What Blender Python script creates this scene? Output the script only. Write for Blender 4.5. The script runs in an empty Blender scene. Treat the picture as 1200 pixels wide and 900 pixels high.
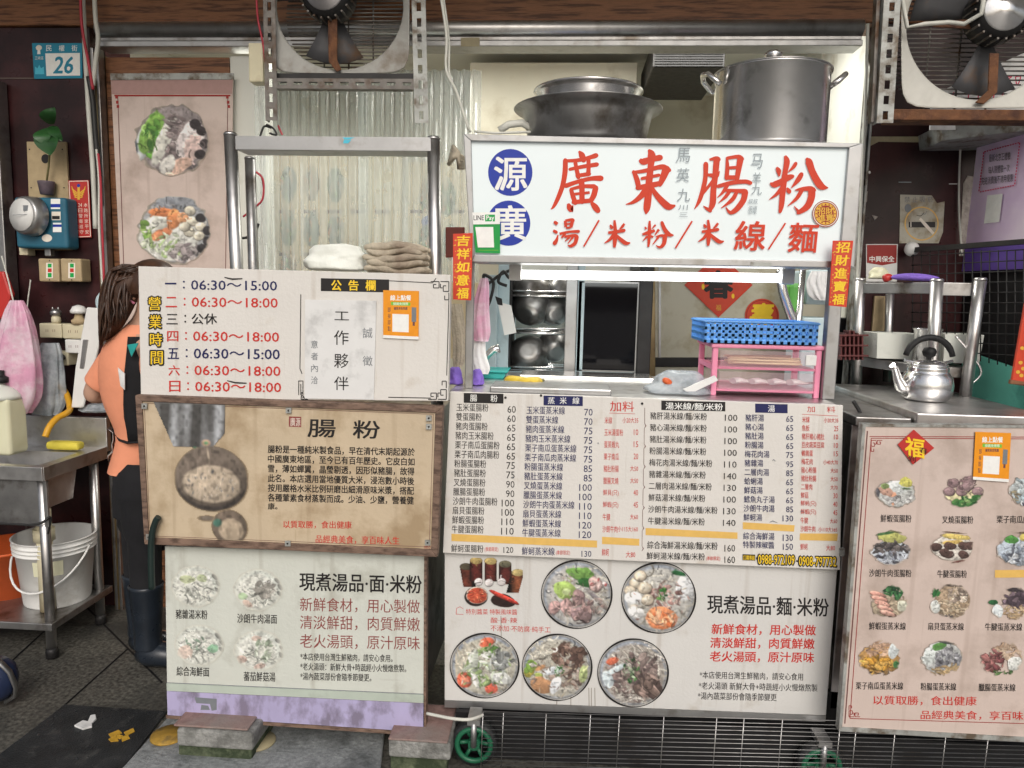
import bpy, math, random
import numpy as np
from mathutils import Vector, Matrix
random.seed(7); np.random.seed(7)
SC = bpy.context.scene
COL = SC.collection

# ------------------------------------------------------------------ camera
F, CH = 870.0, 1.5                       # focal length in photo pixels (1200 wide), eye height in metres
_p, _y, _r = map(math.radians, (7.0, 4.0, 1.25))
FW = np.array([-math.sin(_y)*math.cos(_p), math.cos(_y)*math.cos(_p), -math.sin(_p)])
_R = np.array([math.cos(_y), math.sin(_y), 0.0])
_U = np.cross(_R, FW)
RT = _R*math.cos(_r) + _U*math.sin(_r)
UP = -_R*math.sin(_r) + _U*math.cos(_r)
cam = bpy.data.objects.new('camera', bpy.data.cameras.new('camera'))
COL.objects.link(cam)
cam.data.sensor_width = 36.0
cam.data.lens = F/1200*36
cam.data.clip_start, cam.data.clip_end = 0.05, 400
cam.matrix_world = Matrix(((RT[0], UP[0], -FW[0], 0), (RT[1], UP[1], -FW[1], 0), (RT[2], UP[2], -FW[2], CH), (0, 0, 0, 1)))
SC.camera = cam

# ------------------------------------------------------------------ sky and sun (a shaded, overcast street)
wd = bpy.data.worlds.new('World'); SC.world = wd; wd.use_nodes = True
nt = wd.node_tree
sky = nt.nodes.new('ShaderNodeTexSky'); sky.sky_type = 'NISHITA'; sky.sun_disc = False
sky.sun_elevation = math.radians(35); sky.sun_rotation = math.radians(171)
sky.air_density = 1.0; sky.dust_density = 5.0
hsv = nt.nodes.new('ShaderNodeHueSaturation'); hsv.inputs['Saturation'].default_value = 0.6
bg = nt.nodes['Background']; bg.inputs['Strength'].default_value = 0.115
nt.links.new(sky.outputs[0], hsv.inputs['Color']); nt.links.new(hsv.outputs[0], bg.inputs['Color'])
sl = bpy.data.lights.new('sun', 'SUN'); sl.energy = 0.96; sl.angle = math.radians(30); sl.color = (1, .99, .975)
sun = bpy.data.objects.new('sun', sl); COL.objects.link(sun)
sun.rotation_euler = Vector((-0.16, 0.80, -0.58)).to_track_quat('-Z', 'Y').to_euler()
SC.view_settings.view_transform = 'Standard'; SC.view_settings.look = 'None'
SC.view_settings.exposure = -0.07; SC.view_settings.gamma = 1.0; SC.view_settings.use_curve_mapping = False
SC.cycles.use_denoising = True
SC.cycles.max_bounces = 7; SC.cycles.transparent_max_bounces = 12
SC.cycles.sample_clamp_indirect = 6.0

# ------------------------------------------------------------------ photo pixel -> point on a real plane
def rays(px, py):
    px = np.asarray(px, float); py = np.asarray(py, float)
    return (px[..., None]-600)/F*RT - (py[..., None]-450)/F*UP + FW
class Pl:
    """A vertical plane: facing the street at distance Y, or through two (pixel, distance) points."""
    def __init__(s, Y=None, a=None, b=None):
        if a is None:
            s.n = np.array([0, -1.0, 0]); s.d = -Y
        else:
            A = Pl(a[1])(a[0], 350); B = Pl(b[1])(b[0], 350); t = B-A
            n = np.array([t[1], -t[0], 0]); n /= np.linalg.norm(n)
            if n@(np.array([0, 0, CH])-A) < 0: n = -n
            s.n = n; s.d = n@A
    def arr(s, px, py, l=0.0):
        d = rays(px, py); o = np.array([0, 0, CH])
        t = (s.d + l - s.n@o)/(d@s.n)
        return d*t[..., None] + o
    def __call__(s, px, py, l=0.0):
        return s.arr(np.array([px]), np.array([py]), l)[0]
def W(px, py, Y): return Pl(Y)(px, py)
def G(px, py, z=0.0):
    d = rays(np.array([px]), np.array([py]))[0]
    return d*((z-CH)/d[2]) + np.array([0, 0, CH])
def rect(x0, y0, x1, y1, Y):
    """world X0,X1,Z0,Z1 of an upright rectangle seen at these pixels"""
    xm, ym = (x0+x1)/2, (y0+y1)/2
    return W(x0, ym, Y)[0], W(x1, ym, Y)[0], W(xm, y1, Y)[2], W(xm, y0, Y)[2]

# ------------------------------------------------------------------ materials
def s2l(*c):
    return tuple(((v/255)/12.92 if v <= 10.3 else ((v/255+.055)/1.055)**2.4) for v in c)
MATS = {}
def mat(name, col, rough=.55, metal=0.0, var=.12, scale=9.0, dirt=None, dirt_amt=.0, dirt_scale=5.0, bump=0.0, bump_scale=60.0,
        spec=.5, emit=0.0, trans=0.0, alpha=1.0, stretch=(1, 1, 1), rvar=.12, ior=1.45, streak=None, streak_amt=.5):
    m = bpy.data.materials.new(name); m.use_nodes = True; MATS[name] = m
    t = m.node_tree; b = t.nodes['Principled BSDF']; L = t.links
    b.inputs['Metallic'].default_value = metal
    b.inputs['Specular IOR Level'].default_value = spec
    b.inputs['Transmission Weight'].default_value = trans
    b.inputs['Alpha'].default_value = alpha; b.inputs['IOR'].default_value = ior
    tc = t.nodes.new('ShaderNodeTexCoord'); mp = t.nodes.new('ShaderNodeMapping'); mp.inputs['Scale'].default_value = stretch
    L.new(tc.outputs['Object'], mp.inputs['Vector'])
    def noise(sc, det=5):
        n = t.nodes.new('ShaderNodeTexNoise'); n.inputs['Scale'].default_value = sc; n.inputs['Detail'].default_value = det
        n.inputs['Roughness'].default_value = .6
        L.new(mp.outputs[0], n.inputs['Vector']); return n
    n1 = noise(scale)
    def mixc(f, a, bc):
        x = t.nodes.new('ShaderNodeMix'); x.data_type = 'RGBA'
        L.new(f, x.inputs[0])
        for i, v in ((6, a), (7, bc)):
            if isinstance(v, tuple): x.inputs[i].default_value = (*v, 1)
            else: L.new(v, x.inputs[i])
        return x.outputs[2]
    def ramp(src, lo, hi):
        r = t.nodes.new('ShaderNodeMapRange'); r.inputs[1].default_value = lo; r.inputs[2].default_value = hi
        L.new(src, r.inputs[0]); return r.outputs[0]
    c = mixc(ramp(n1.outputs[0], .3, .7), tuple(max(0, v*(1-var)) for v in col), tuple(min(1, v*(1+var)) for v in col))
    if dirt is not None:
        n2 = noise(dirt_scale, 8)
        lo = .68-.35*dirt_amt
        c = mixc(ramp(n2.outputs[0], lo, lo+.16), c, dirt)
    if streak is not None:
        for stc, lo_, sc_ in (((26, 26, 1.1), .60, 1.0), ((3, 3, 40), .70, 1.6), ((90, 90, 5), .66, 1.0)):
            m2 = t.nodes.new('ShaderNodeMapping'); m2.inputs['Scale'].default_value = stc; L.new(tc.outputs['Object'], m2.inputs['Vector'])
            n5 = t.nodes.new('ShaderNodeTexNoise'); n5.inputs['Scale'].default_value = sc_; n5.inputs['Detail'].default_value = 6; L.new(m2.outputs[0], n5.inputs['Vector'])
            mul = t.nodes.new('ShaderNodeMath'); mul.operation = 'MULTIPLY'; mul.inputs[1].default_value = streak_amt
            L.new(ramp(n5.outputs[0], lo_, lo_+.12), mul.inputs[0]); c = mixc(mul.outputs[0], c, streak)
    L.new(c, b.inputs['Base Color'])
    n3 = noise(scale*2.3)
    rr = t.nodes.new('ShaderNodeMapRange'); rr.inputs[3].default_value = max(.02, rough-rvar); rr.inputs[4].default_value = min(1, rough+rvar)
    L.new(n3.outputs[0], rr.inputs[0]); L.new(rr.outputs[0], b.inputs['Roughness'])
    if bump:
        n4 = noise(bump_scale, 3); bp = t.nodes.new('ShaderNodeBump'); bp.inputs['Strength'].default_value = bump
        bp.inputs['Distance'].default_value = .01
        L.new(n4.outputs[0], bp.inputs['Height']); L.new(bp.outputs[0], b.inputs['Normal'])
    if emit:
        L.new(c, b.inputs['Emission Color']); b.inputs['Emission Strength'].default_value = emit
    return m

# ------------------------------------------------------------------ mesh helpers
def wloc(o):
    v = Vector((0, 0, 0))
    while o is not None:
        v = v + o.location; o = o.parent
    return v
class MB:
    def __init__(s): s.v = []; s.f = []; s.m = []; s.s = []
    def add(s, verts, faces, mi=0, smooth=False):
        k = len(s.v); s.v.extend([tuple(map(float, p)) for p in verts])
        for f in faces: s.f.append([k+i for i in f]); s.m.append(mi); s.s.append(smooth)
        return s
    def prism(s, front, back, mi=0):
        n = len(front)
        f = [list(range(n)), list(range(2*n-1, n-1, -1))] + [[i, n+i, n+(i+1) % n, (i+1) % n] for i in range(n)]
        return s.add(list(front)+list(back), f, mi)
    def box(s, x0, x1, y0, y1, z0, z1, mi=0):
        a = [(x0, y0, z0), (x0, y0, z1), (x1, y0, z1), (x1, y0, z0)]
        return s.prism(a, [(p[0], y1, p[2]) for p in a], mi)
    def rbox(s, x0, y0, x1, y1, Y, Y2, mi=0):
        a, b, c, d = rect(x0, y0, x1, y1, Y); return s.box(a, b, Y, Y2, c, d, mi)
    def plate(s, pts, pl, t, l=0.0, mi=0):
        """pts: pixel outline on plane pl, thickness t going away from the street"""
        fr = [pl(x, y, l) for x, y in pts]
        return s.prism(fr, [p - pl.n*t for p in fr], mi)
    def sheet(s, pts, pl, l, mi=0):
        return s.add([pl(x, y, l) for x, y in pts], [list(range(len(pts)))], mi)
    def tube(s, pts, r, n=10, mi=0, smooth=True, cap=True, flat=1.0):
        pts = [Vector(p) for p in pts]; rs = r if isinstance(r, (list, tuple)) else [r]*len(pts)
        k = len(s.v); up = None
        for i, p in enumerate(pts):
            d = (pts[min(i+1, len(pts)-1)] - pts[max(i-1, 0)])
            d = d.normalized() if d.length > 1e-9 else Vector((0, 0, 1))
            if up is None: up = Vector((0, 0, 1)) if abs(d.z) < .9 else Vector((0, 1, 0))
            a = d.cross(up)
            if a.length < 1e-6: a = d.cross(Vector((1, 0, 0)))
            a.normalize(); b = a.cross(d).normalized(); up = b
            for j in range(n):
                t = 2*math.pi*j/n
                q = p + (a*math.cos(t) + b*math.sin(t)*flat)*rs[i]; s.v.append(tuple(q))
        for i in range(len(pts)-1):
            for j in range(n):
                s.f.append([k+i*n+j, k+i*n+(j+1) % n, k+(i+1)*n+(j+1) % n, k+(i+1)*n+j]); s.m.append(mi); s.s.append(smooth)
        if cap:
            s.f.append([k+j for j in range(n)][::-1]); s.m.append(mi); s.s.append(False)
            e = k+(len(pts)-1)*n
            s.f.append([e+j for j in range(n)]); s.m.append(mi); s.s.append(False)
        return s
    def lathe(s, prof, c, n=36, mi=0, axis=(0, 0, 1), smooth=True, cap=True):
        """prof: (radius, height) along axis from c"""
        ax = Vector(axis).normalized(); a = ax.orthogonal().normalized(); b = ax.cross(a); c = Vector(c); k = len(s.v)
        for r, h in prof:
            for j in range(n):
                t = 2*math.pi*j/n; s.v.append(tuple(c + ax*h + (a*math.cos(t)+b*math.sin(t))*r))
        for i in range(len(prof)-1):
            for j in range(n):
                s.f.append([k+i*n+j, k+i*n+(j+1) % n, k+(i+1)*n+(j+1) % n, k+(i+1)*n+j]); s.m.append(mi); s.s.append(smooth)
        for e, rv in ((0, True), (len(prof)-1, False)):
            if cap and prof[e][0] > 1e-5:
                q = [k+e*n+j for j in range(n)]; s.f.append(q[::-1] if rv else q); s.m.append(mi); s.s.append(False)
        return s
    def build(s, name, mats, parent=None, bevel=0.0, label=None, subs=0, seg=2):
        me = bpy.data.meshes.new(name)
        off = wloc(parent) if parent is not None else Vector((0, 0, 0))
        base = Vector((0, 0, 0))
        if parent is None and s.v:
            a = np.array(s.v); base = Vector(((a[:, 0].min()+a[:, 0].max())/2, (a[:, 1].min()+a[:, 1].max())/2, a[:, 2].min()))
        me.from_pydata([tuple(Vector(p)-off-base) for p in s.v], [], s.f)
        for m in (mats if isinstance(mats, (list, tuple)) else [mats]): me.materials.append(m)
        me.polygons.foreach_set('material_index', s.m); me.polygons.foreach_set('use_smooth', s.s)
        me.validate(); me.update()
        o = bpy.data.objects.new(name, me); COL.objects.link(o); o.parent = parent
        if parent is None: o.location = base
        if bevel:
            b = o.modifiers.new('bevel', 'BEVEL'); b.width = bevel; b.segments = seg; b.limit_method = 'ANGLE'; b.angle_limit = math.radians(40)
        if subs:
            d = o.modifiers.new('subd', 'SUBSURF'); d.levels = subs; d.render_levels = subs
        if label: o['label'] = label
        return o
def tag(o, label, cat, group=None, kind=None):
    if label: o['label'] = label
    if cat: o['category'] = cat
    if group: o['group'] = group
    if kind: o['kind'] = kind
    return o
def thing(name, label, cat, loc, group=None):
    o = bpy.data.objects.new(name, None); COL.objects.link(o); o.location = Vector(loc); o.empty_display_size = .05
    return tag(o, label, cat, group)
def struct(o): o['kind'] = 'structure'; return o

# ------------------------------------------------------------------ lettering: glyph outlines of the built-in font laid on a plane
_GC = {}
def glyph(sx, off):
    key = (sx, off)
    if key not in _GC:
        c = bpy.data.curves.new('glyph', 'FONT'); c.body = sx; c.resolution_u = 2; c.offset = off
        o = bpy.data.objects.new('glyph', c); COL.objects.link(o); bpy.context.view_layer.update()
        me = bpy.data.meshes.new_from_object(o.evaluated_get(bpy.context.evaluated_depsgraph_get()))
        n = len(me.vertices); a = np.empty(n*3); me.vertices.foreach_get('co', a); a = a.reshape(n, 3)[:, :2]
        fs = [list(p.vertices) for p in me.polygons]
        bpy.data.objects.remove(o); bpy.data.curves.remove(c); bpy.data.meshes.remove(me)
        _GC[key] = (a, fs)
    return _GC[key]
INK = {}
class Ink(MB):
    """printing on one board: text and shapes in photo pixels on plane pl, inks by name"""
    def __init__(s, pl, base=.0007): super().__init__(); s.pl = pl; s.k = base; s.used = []
    def ink(s, c):
        if c not in s.used: s.used.append(c)
        return s.used.index(c)
    def lay(s): s.k += 4e-6; return s.k
    def text(s, tx, x0, y0, x1, y1, c, off=.012, slope=0.0, shear=0.0, lift=0.0):
        a, fs = glyph(tx, 0.0)
        lo, hi = a.min(0), a.max(0); u = (a[:, 0]-lo[0])/max(hi[0]-lo[0], 1e-6); v = (a[:, 1]-lo[1])/max(hi[1]-lo[1], 1e-6)
        px = x0 + u*(x1-x0) + shear*(v-.5)*(y1-y0); py = y1 - v*(y1-y0) + slope*(px-x0)
        h = (y1-y0); mi = s.ink(c)
        if tx in '一' : h = x1-x0
        if off <= .004: sh = [(0, 0)]
        elif off < .0155: sh = [(-off*.8, 0), (off*.8, 0)]
        elif off < .05: sh = [(-off*.75, -off*.6), (off*.75, -off*.6), (-off*.75, off*.6), (off*.75, off*.6)]
        else: sh = [(off*.75*math.cos(q*math.pi/5), off*.75*math.sin(q*math.pi/5)) for q in range(10)]
        for dx, dy in sh: s.add(s.pl.arr(px+dx*h, py+dy*h, s.lay()+lift), fs, mi)
        return s
    def poly(s, pts, c):
        s.add([s.pl(x, y, s.lay()) for x, y in pts], [list(range(len(pts)))], s.ink(c)); return s
    def box4(s, x0, y0, x1, y1, c, slope=0.0):
        w = x1-x0; return s.poly([(x0, y0), (x1, y0+slope*w), (x1, y1+slope*w), (x0, y1)], c)
    def ell(s, cx, cy, rx, ry, c, n=40): return s.poly([(cx+rx*math.cos(2*math.pi*i/n), cy+ry*math.sin(2*math.pi*i/n)) for i in range(n)], c)
    def ring(s, cx, cy, rx, ry, w, c, n=56, wob=0.0):
        l = s.lay(); pts = []
        for i in range(n):
            t = 2*math.pi*i/n; k = 1+wob*math.sin(3*t+1)
            pts += [s.pl(cx+rx*math.cos(t), cy+ry*math.sin(t), l), s.pl(cx+(rx-w*k)*math.cos(t), cy+(ry-w*k)*math.sin(t), l)]
        s.add(pts, [[2*i, 2*((i+1) % n), 2*((i+1) % n)+1, 2*i+1] for i in range(n)], s.ink(c)); return s
    def line(s, pts, w, c): return s.stroke([(x, y, w) for x, y in pts], c)
    def stroke(s, pts, c, sm=False):
        """brush stroke: (x, y, width) points, as one ribbon with rounded ends"""
        P = [np.array(p, float) for p in pts]
        if sm and len(P) > 2:
            Q = []
            for i in range(len(P)-1):
                p0, p1, p2, p3 = P[max(i-1, 0)], P[i], P[i+1], P[min(i+2, len(P)-1)]
                for t in (0, .25, .5, .75):
                    Q.append(.5*((2*p1)+(-p0+p2)*t+(2*p0-5*p1+4*p2-p3)*t*t+(-p0+3*p1-3*p2+p3)*t**3))
            P = Q+[P[-1]]
        L, R = [], []
        for i, p in enumerate(P):
            d = P[min(i+1, len(P)-1)][:2]-P[max(i-1, 0)][:2]; d = d/(np.linalg.norm(d)+1e-9); nrm = np.array([-d[1], d[0]])
            L.append(p[:2]+nrm*p[2]/2); R.append(p[:2]-nrm*p[2]/2)
        l = s.lay(); n = len(P)
        vs = [s.pl(*q, l) for q in L]+[s.pl(*q, l) for q in R]
        s.add(vs, [[i, i+1, n+i+1, n+i] for i in range(n-1)], s.ink(c))
        if sm:
            for e, q in ((P[0], P[1]), (P[-1], P[-2])):
                if e[2] > 3.5: s.ell(e[0], e[1], e[2]*.46, e[2]*.46, c, 12)
        return s
    def done(s, parent, name='lettering'):
        return s.build(name, [INK[c] for c in s.used], parent)
def inkm(n, c, e=0.0, r=.5): INK[n] = mat('ink_'+n, s2l(*c), r, var=.06, scale=40, emit=e)
for n, c in dict(black=(30, 27, 27), navy=(26, 30, 84), red=(200, 52, 44), dred=(150, 35, 30), brown=(112, 72, 68), yellow=(245, 205, 45), white=(240, 240, 236),
                 orange=(206, 52, 8), blue=(24, 52, 160), green=(0, 160, 70), lime=(120, 190, 60), grey=(120, 125, 130), amber=(235, 150, 25), tan=(226, 184, 100),
                 gold=(225, 175, 60), pencil=(150, 160, 165), plum=(140, 70, 66), mauve=(170, 136, 130), mint=(178, 196, 180), lilac=(176, 164, 216), pink=(214, 40, 90), teal=(20, 130, 160),
                 sky=(80, 190, 215), cream=(232, 224, 210), vermilion=(222, 48, 22), seam=(140, 128, 116)).items(): inkm(n, c)

# ------------------------------------------------------------------ printed food pictures: small colour grids on the board
class Pic:
    def __init__(s, n=72, bgc=None, asp=1.0):
        n = int(n*1.25); s.n = n; g = (np.arange(n)+.5)/n*2-1; s.X, s.Y = np.meshgrid(g, g)
        s.c = np.zeros((n, n, 3)); s.a = np.zeros((n, n))
        s.nz = s.noise(6)*.5 + s.noise(14)*.5
        if bgc: s.c[:] = np.array(bgc)/255; s.a[:] = 1
    def noise(s, k):
        q = np.random.rand(k+2, k+2); i = np.linspace(0, k, s.n); a = i.astype(int); f = i-a; f = f*f*(3-2*f)
        r = q[a]*(1-f)[:, None]+q[a+1]*f[:, None]
        return (r[:, a]*(1-f)+r[:, a+1]*f)*2-1
    def put(s, m, col, shade=None):
        m = np.clip(m, 0, 1); col = np.array(col)/255.0
        cc = col[None, None, :] if shade is None else np.clip(col[None, None, :]*shade[..., None], 0, 1)
        s.c = s.c*(1-m[..., None])+cc*m[..., None]; s.a = np.maximum(s.a, m)
    def blob(s, cx, cy, rx, ry, rot, col, wob=.12, hi=.25, soft=.06, edge=.0):
        c, q = math.cos(rot), math.sin(rot); dx, dy = s.X-cx, s.Y-cy
        u, v = (dx*c+dy*q)/rx, (-dx*q+dy*c)/ry
        d = np.sqrt(u*u+v*v)+s.nz*wob
        m = np.clip((1-d)/max(soft/min(rx, ry)*.5, .08), 0, 1)
        sh = 1+hi*(-.5*v-.35*u)+s.nz*.12-edge*np.clip(d-.7, 0, .3)*2.4
        s.put(m, col, sh); return s
    def clump(s, cx, cy, rx, ry, cols, n, size, rot=None, hi=.35, asp=.6):
        for _ in range(n):
            t, r = random.random()*6.283, math.sqrt(random.random())
            col = np.array(random.choice(cols))*random.uniform(.82, 1.12)
            k = size*random.uniform(.7, 1.3)
            s.blob(cx+rx*r*math.cos(t), cy+ry*r*math.sin(t), k*random.uniform(.8, 1.5), k*asp*random.uniform(.5, 1.15), random.uniform(-1.6, 1.6) if rot is None else rot+random.uniform(-.3, .3), np.clip(col, 0, 255), .22, hi, .05, .8)
        return s
    def noodle(s, cx, cy, rx, ry, cols, n, w=.035, dirn=0.0, curl=.5):
        for _ in range(n):
            t, r = random.random()*6.283, math.sqrt(random.random()); x, y = cx+rx*r*math.cos(t), cy+ry*r*math.sin(t)
            a = dirn+random.uniform(-.7, .7); da = random.uniform(-curl, curl); best = np.full((s.n, s.n), 9.0)
            for _k in range(9):
                best = np.minimum(best, (s.X-x)**2+(s.Y-y)**2); x += .05*math.cos(a); y += .05*math.sin(a); a += da*.5
            s.put(np.clip((w-np.sqrt(best))/w*2.2, 0, 1), np.clip(np.array(random.choice(cols))*random.uniform(.78, 1.12), 0, 255))
        return s
    def plate(s, col=(168, 164, 152), rx=1, ry=1, rim=(150, 155, 162), soft=.03, cut=0):
        s.blob(0, 0, rx, ry, 0, rim, 0, .15, soft); s.blob(.02, .03, rx*.93, ry*.92, 0, col, 0, .12, .05); return s
    def clip(s, rx=1, ry=1, wob=0.0, soft=.03):
        d = np.sqrt((s.X/rx)**2+(s.Y/ry)**2)+s.nz*wob; s.a *= np.clip((1-d)/soft, 0, 1); return s
    def fade(s, paper, k):
        s.c = s.c*(1-k)+np.array(paper)/255*k; return s
    def detail(s, k):
        # fine strands and flecks in the colours already there
        for _ in range(k):
            i, j = random.randrange(s.n), random.randrange(s.n)
            if s.a[i, j] < .5: continue
            base = s.c[i, j]*random.choice((.6, .74, .86, 1.12, 1.2)); x, y = s.X[i, j], s.Y[i, j]; a = random.uniform(0, 6.28); da = random.uniform(-.5, .5); L_ = random.randint(2, 7)
            best = np.full((s.n, s.n), 9.0)
            for _k in range(L_): best = np.minimum(best, (s.X-x)**2+(s.Y-y)**2); x += .035*math.cos(a); y += .035*math.sin(a); a += da
            w = random.uniform(.018, .034); m = np.clip((w-np.sqrt(best))/w*2, 0, 1)*(s.a > .5)
            s.c = s.c*(1-m[..., None]*.8)+np.clip(base, 0, 1)*m[..., None]*.8
        return s
    def lay(s, name, pl, cx, cy, rx, ry, parent, l=.0012, paper=(205, 195, 180), label=None, rot=0.0, gain=1.12):
        n = s.n; paper = np.array(paper)/255
        if name != 'batter_picture': s.detail(int(n*.9))
        hf = s.noise(n//3)*.6+s.noise(n//5)*.5; hf2 = s.noise(n//4)
        s.c = np.clip(s.c*(1+.15*hf[..., None]), 0, 1); dk = np.clip((hf2-.32)*2.2, 0, 1)*.2
        s.c = s.c*(1-dk[..., None]); g_ = s.c.mean(2, keepdims=True); s.c = s.c*.86+g_*.14
        a = s.a[..., None]; col = s.c*a+paper*(1-a)
        lin = np.where(col <= .04045, col/12.92, ((np.clip(col, 0, 1)+.055)/1.055)**2.4)*gain
        keep = s.a > .04; c, q = math.cos(rot), math.sin(rot)
        idx = -np.ones((n, n), int); idx[keep] = np.arange(keep.sum())
        X, Y = s.X[keep], s.Y[keep]
        vs = pl.arr(cx+rx*(X*c-Y*q), cy+ry*(X*q+Y*c), l)
        i00, i01, i11, i10 = idx[:-1, :-1], idx[:-1, 1:], idx[1:, 1:], idx[1:, :-1]
        ok = (i00 >= 0) & (i01 >= 0) & (i11 >= 0) & (i10 >= 0)
        fs = np.stack([i00[ok], i10[ok], i11[ok], i01[ok]], 1)
        off = np.array(wloc(parent))
        me = bpy.data.meshes.new(name); me.from_pydata((vs-off).tolist(), [], fs.tolist())
        at = me.color_attributes.new('Col', 'FLOAT_COLOR', 'POINT')
        fc = np.ones((len(vs), 4)); fc[:, :3] = np.clip(lin[keep], 0, .9); at.data.foreach_set('color', fc.ravel())
        me.materials.append(PRINT); me.update()
        o = bpy.data.objects.new(name, me); COL.objects.link(o); o.parent = parent
        if label: o['label'] = label
        return o
def _print():
    m = bpy.data.materials.new('printed_picture'); m.use_nodes = True; t = m.node_tree; b = t.nodes['Principled BSDF']
    a = t.nodes.new('ShaderNodeVertexColor'); a.layer_name = 'Col'; t.links.new(a.outputs[0], b.inputs['Base Color'])
    b.inputs['Roughness'].default_value = .5; b.inputs['Specular IOR Level'].default_value = .35
    return m
PRINT = _print()

# ------------------------------------------------------------------ the materials of the place
M = {}
def mm(k, *a, **kw): M[k] = mat(k, *a, **kw)
mm('steel', (.62, .61, .60), .38, 1, .12, 12, dirt=(.40, .38, .36), dirt_amt=.4, dirt_scale=9, stretch=(1, 1, 1))
mm('steel_dull', (.38, .375, .37), .38, .92, .2, 10, dirt=(.16, .14, .12), dirt_amt=.5, dirt_scale=7)
mm('steel_bright', (.80, .79, .78), .2, .92, .08, 14, dirt=(.4, .39, .37), dirt_amt=.3, dirt_scale=12)
mm('steel_dark', (.48, .46, .46), .36, 1, .2, 8, dirt=(.09, .08, .08), dirt_amt=.5)
mm('alu', (.40, .40, .40), .42, .85, .1, 9, dirt=(.3, .29, .27), dirt_amt=.4, dirt_scale=14)
mm('rust_steel', (.20, .185, .17), .6, .6, .25, 14, dirt=(.10, .055, .03), dirt_amt=.5, dirt_scale=10, bump=.25)
mm('zinc_white', (.38, .39, .37), .55, .3, .25, 12, dirt=(.14, .11, .08), dirt_amt=.6, dirt_scale=16, bump=.1)
mm('fan_white', (.55, .54, .49), .5, 0, .12, 9, dirt=(.38, .33, .25), dirt_amt=.45, dirt_scale=4)
mm('fan_plate', (.36, .355, .33), .5, 0, .15, 9, dirt=(.17, .13, .09), dirt_amt=.6, dirt_scale=5)
mm('fan_grey', (.07, .07, .075), .6, 0, .15, 9, dirt=(.12, .07, .04), dirt_amt=.6, dirt_scale=8)
mm('rust', (.17, .075, .035), .8, .2, .35, 20, dirt=(.07, .03, .02), dirt_amt=.6, dirt_scale=14, bump=.4)
mm('black_metal', (.025, .024, .024), .5, .3, .3, 14)
mm('marble', (.050, .017, .018), .3, 0, .35, 7, dirt=(.022, .009, .010), dirt_amt=.75, dirt_scale=4, spec=.3, rvar=.1)
mm('grout', (.12, .09, .08), .8)
mm('wood', (.29, .125, .055), .5, 0, .4, 5, dirt=(.09, .035, .016), dirt_amt=.7, dirt_scale=5, stretch=(1.2, 6, 16), bump=.15)
mm('wood_frame', (.20, .13, .095), .6, 0, .25, 8, dirt=(.09, .055, .04), dirt_amt=.6, dirt_scale=12, stretch=(2, 4, 6), bump=.2)
mm('plywood', (.44, .34, .20), .7, 0, .15, 16, dirt=(.24, .17, .09), dirt_amt=.4)
mm('gold_alu', (.28, .21, .11), .4, .7, .2, 12, dirt=(.12, .08, .05), dirt_amt=.4)
mm('cream_wall', (.64, .61, .50), .45, 0, .06, 3, dirt=(.40, .35, .25), dirt_amt=.35, dirt_scale=3)
mm('kitchen_white', (.72, .72, .66), .5, 0, .05, 3, dirt=(.45, .42, .34), dirt_amt=.3, dirt_scale=4)
mm('stained_panel', (.56, .53, .42), .4, 0, .08, 3, dirt=(.33, .27, .15), dirt_amt=.5, dirt_scale=5)
mm('pale_blue', (.48, .60, .64), .35, 0, .08, 4, dirt=(.28, .33, .34), dirt_amt=.35)
mm('mint', (.20, .70, .57), .5, 0, .12, 4, dirt=(.06, .32, .27), dirt_amt=.4)
mm('black', (.008, .008, .009), .6, 0, .3, 9)
mm('black_glass', (.004, .004, .006), .06, 0, 0, 4, spec=.18, rvar=.03)
mm('board', (.71, .685, .645), .5, 0, .03, 5, streak=(.40, .33, .25), streak_amt=.3, dirt=(.60, .55, .48), dirt_amt=.25, dirt_scale=9, bump=.12, bump_scale=90)
mm('board_grey', (.66, .65, .625), .5, 0, .03, 5, streak=(.36, .30, .24), streak_amt=.32, dirt=(.55, .52, .47), dirt_amt=.25, dirt_scale=9, bump=.12, bump_scale=110)
mm('board_tan', (.58, .47, .33), .5, 0, .08, 4, streak=(.28, .19, .11), streak_amt=.3, dirt=(.38, .28, .17), dirt_amt=.6, dirt_scale=4.5, bump=.1)
mm('board_mint', (.62, .64, .58), .5, 0, .05, 4, streak=(.36, .34, .28), streak_amt=.35, dirt=(.44, .44, .38), dirt_amt=.45, dirt_scale=5, bump=.15, bump_scale=70)
mm('board_pink', (.62, .51, .455), .42, 0, .06, 3.5, streak=(.36, .27, .22), streak_amt=.3, dirt=(.44, .35, .30), dirt_amt=.55, dirt_scale=4, bump=.08)
mm('lilac_strip', (.42, .38, .58), .5, 0, .1, 9, dirt=(.22, .19, .27), dirt_amt=.62, dirt_scale=16, stretch=(1, 1, .55))
mm('mint_strip', (.47, .53, .46), .55, 0, .08, 9, dirt=(.3, .33, .28), dirt_amt=.4)
mm('sign_face', (.72, .79, .80), .25, 0, .02, 3, emit=.17, rvar=.05)
mm('paper', (.74, .74, .73), .7, 0, .05, 6, dirt=(.5, .5, .49), dirt_amt=.45, dirt_scale=9, bump=.1, bump_scale=25)
mm('old_paper', (.52, .50, .42), .8, 0, .1, 14, dirt=(.30, .25, .17), dirt_amt=.7, dirt_scale=14)
mm('red_paper', (.62, .06, .025), .45, 0, .12, 12, dirt=(.45, .04, .02), dirt_amt=.4)
mm('red_plastic', (.50, .035, .03), .35, 0, .08)
mm('amber_card', (.72, .33, .045), .5, 0, .05)
mm('white_plastic', (.74, .74, .72), .4, 0, .05, 8, dirt=(.5, .48, .43), dirt_amt=.35, dirt_scale=7)
mm('ivory', (.62, .57, .40), .45, 0, .08, 9, dirt=(.38, .32, .2), dirt_amt=.35)
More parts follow.
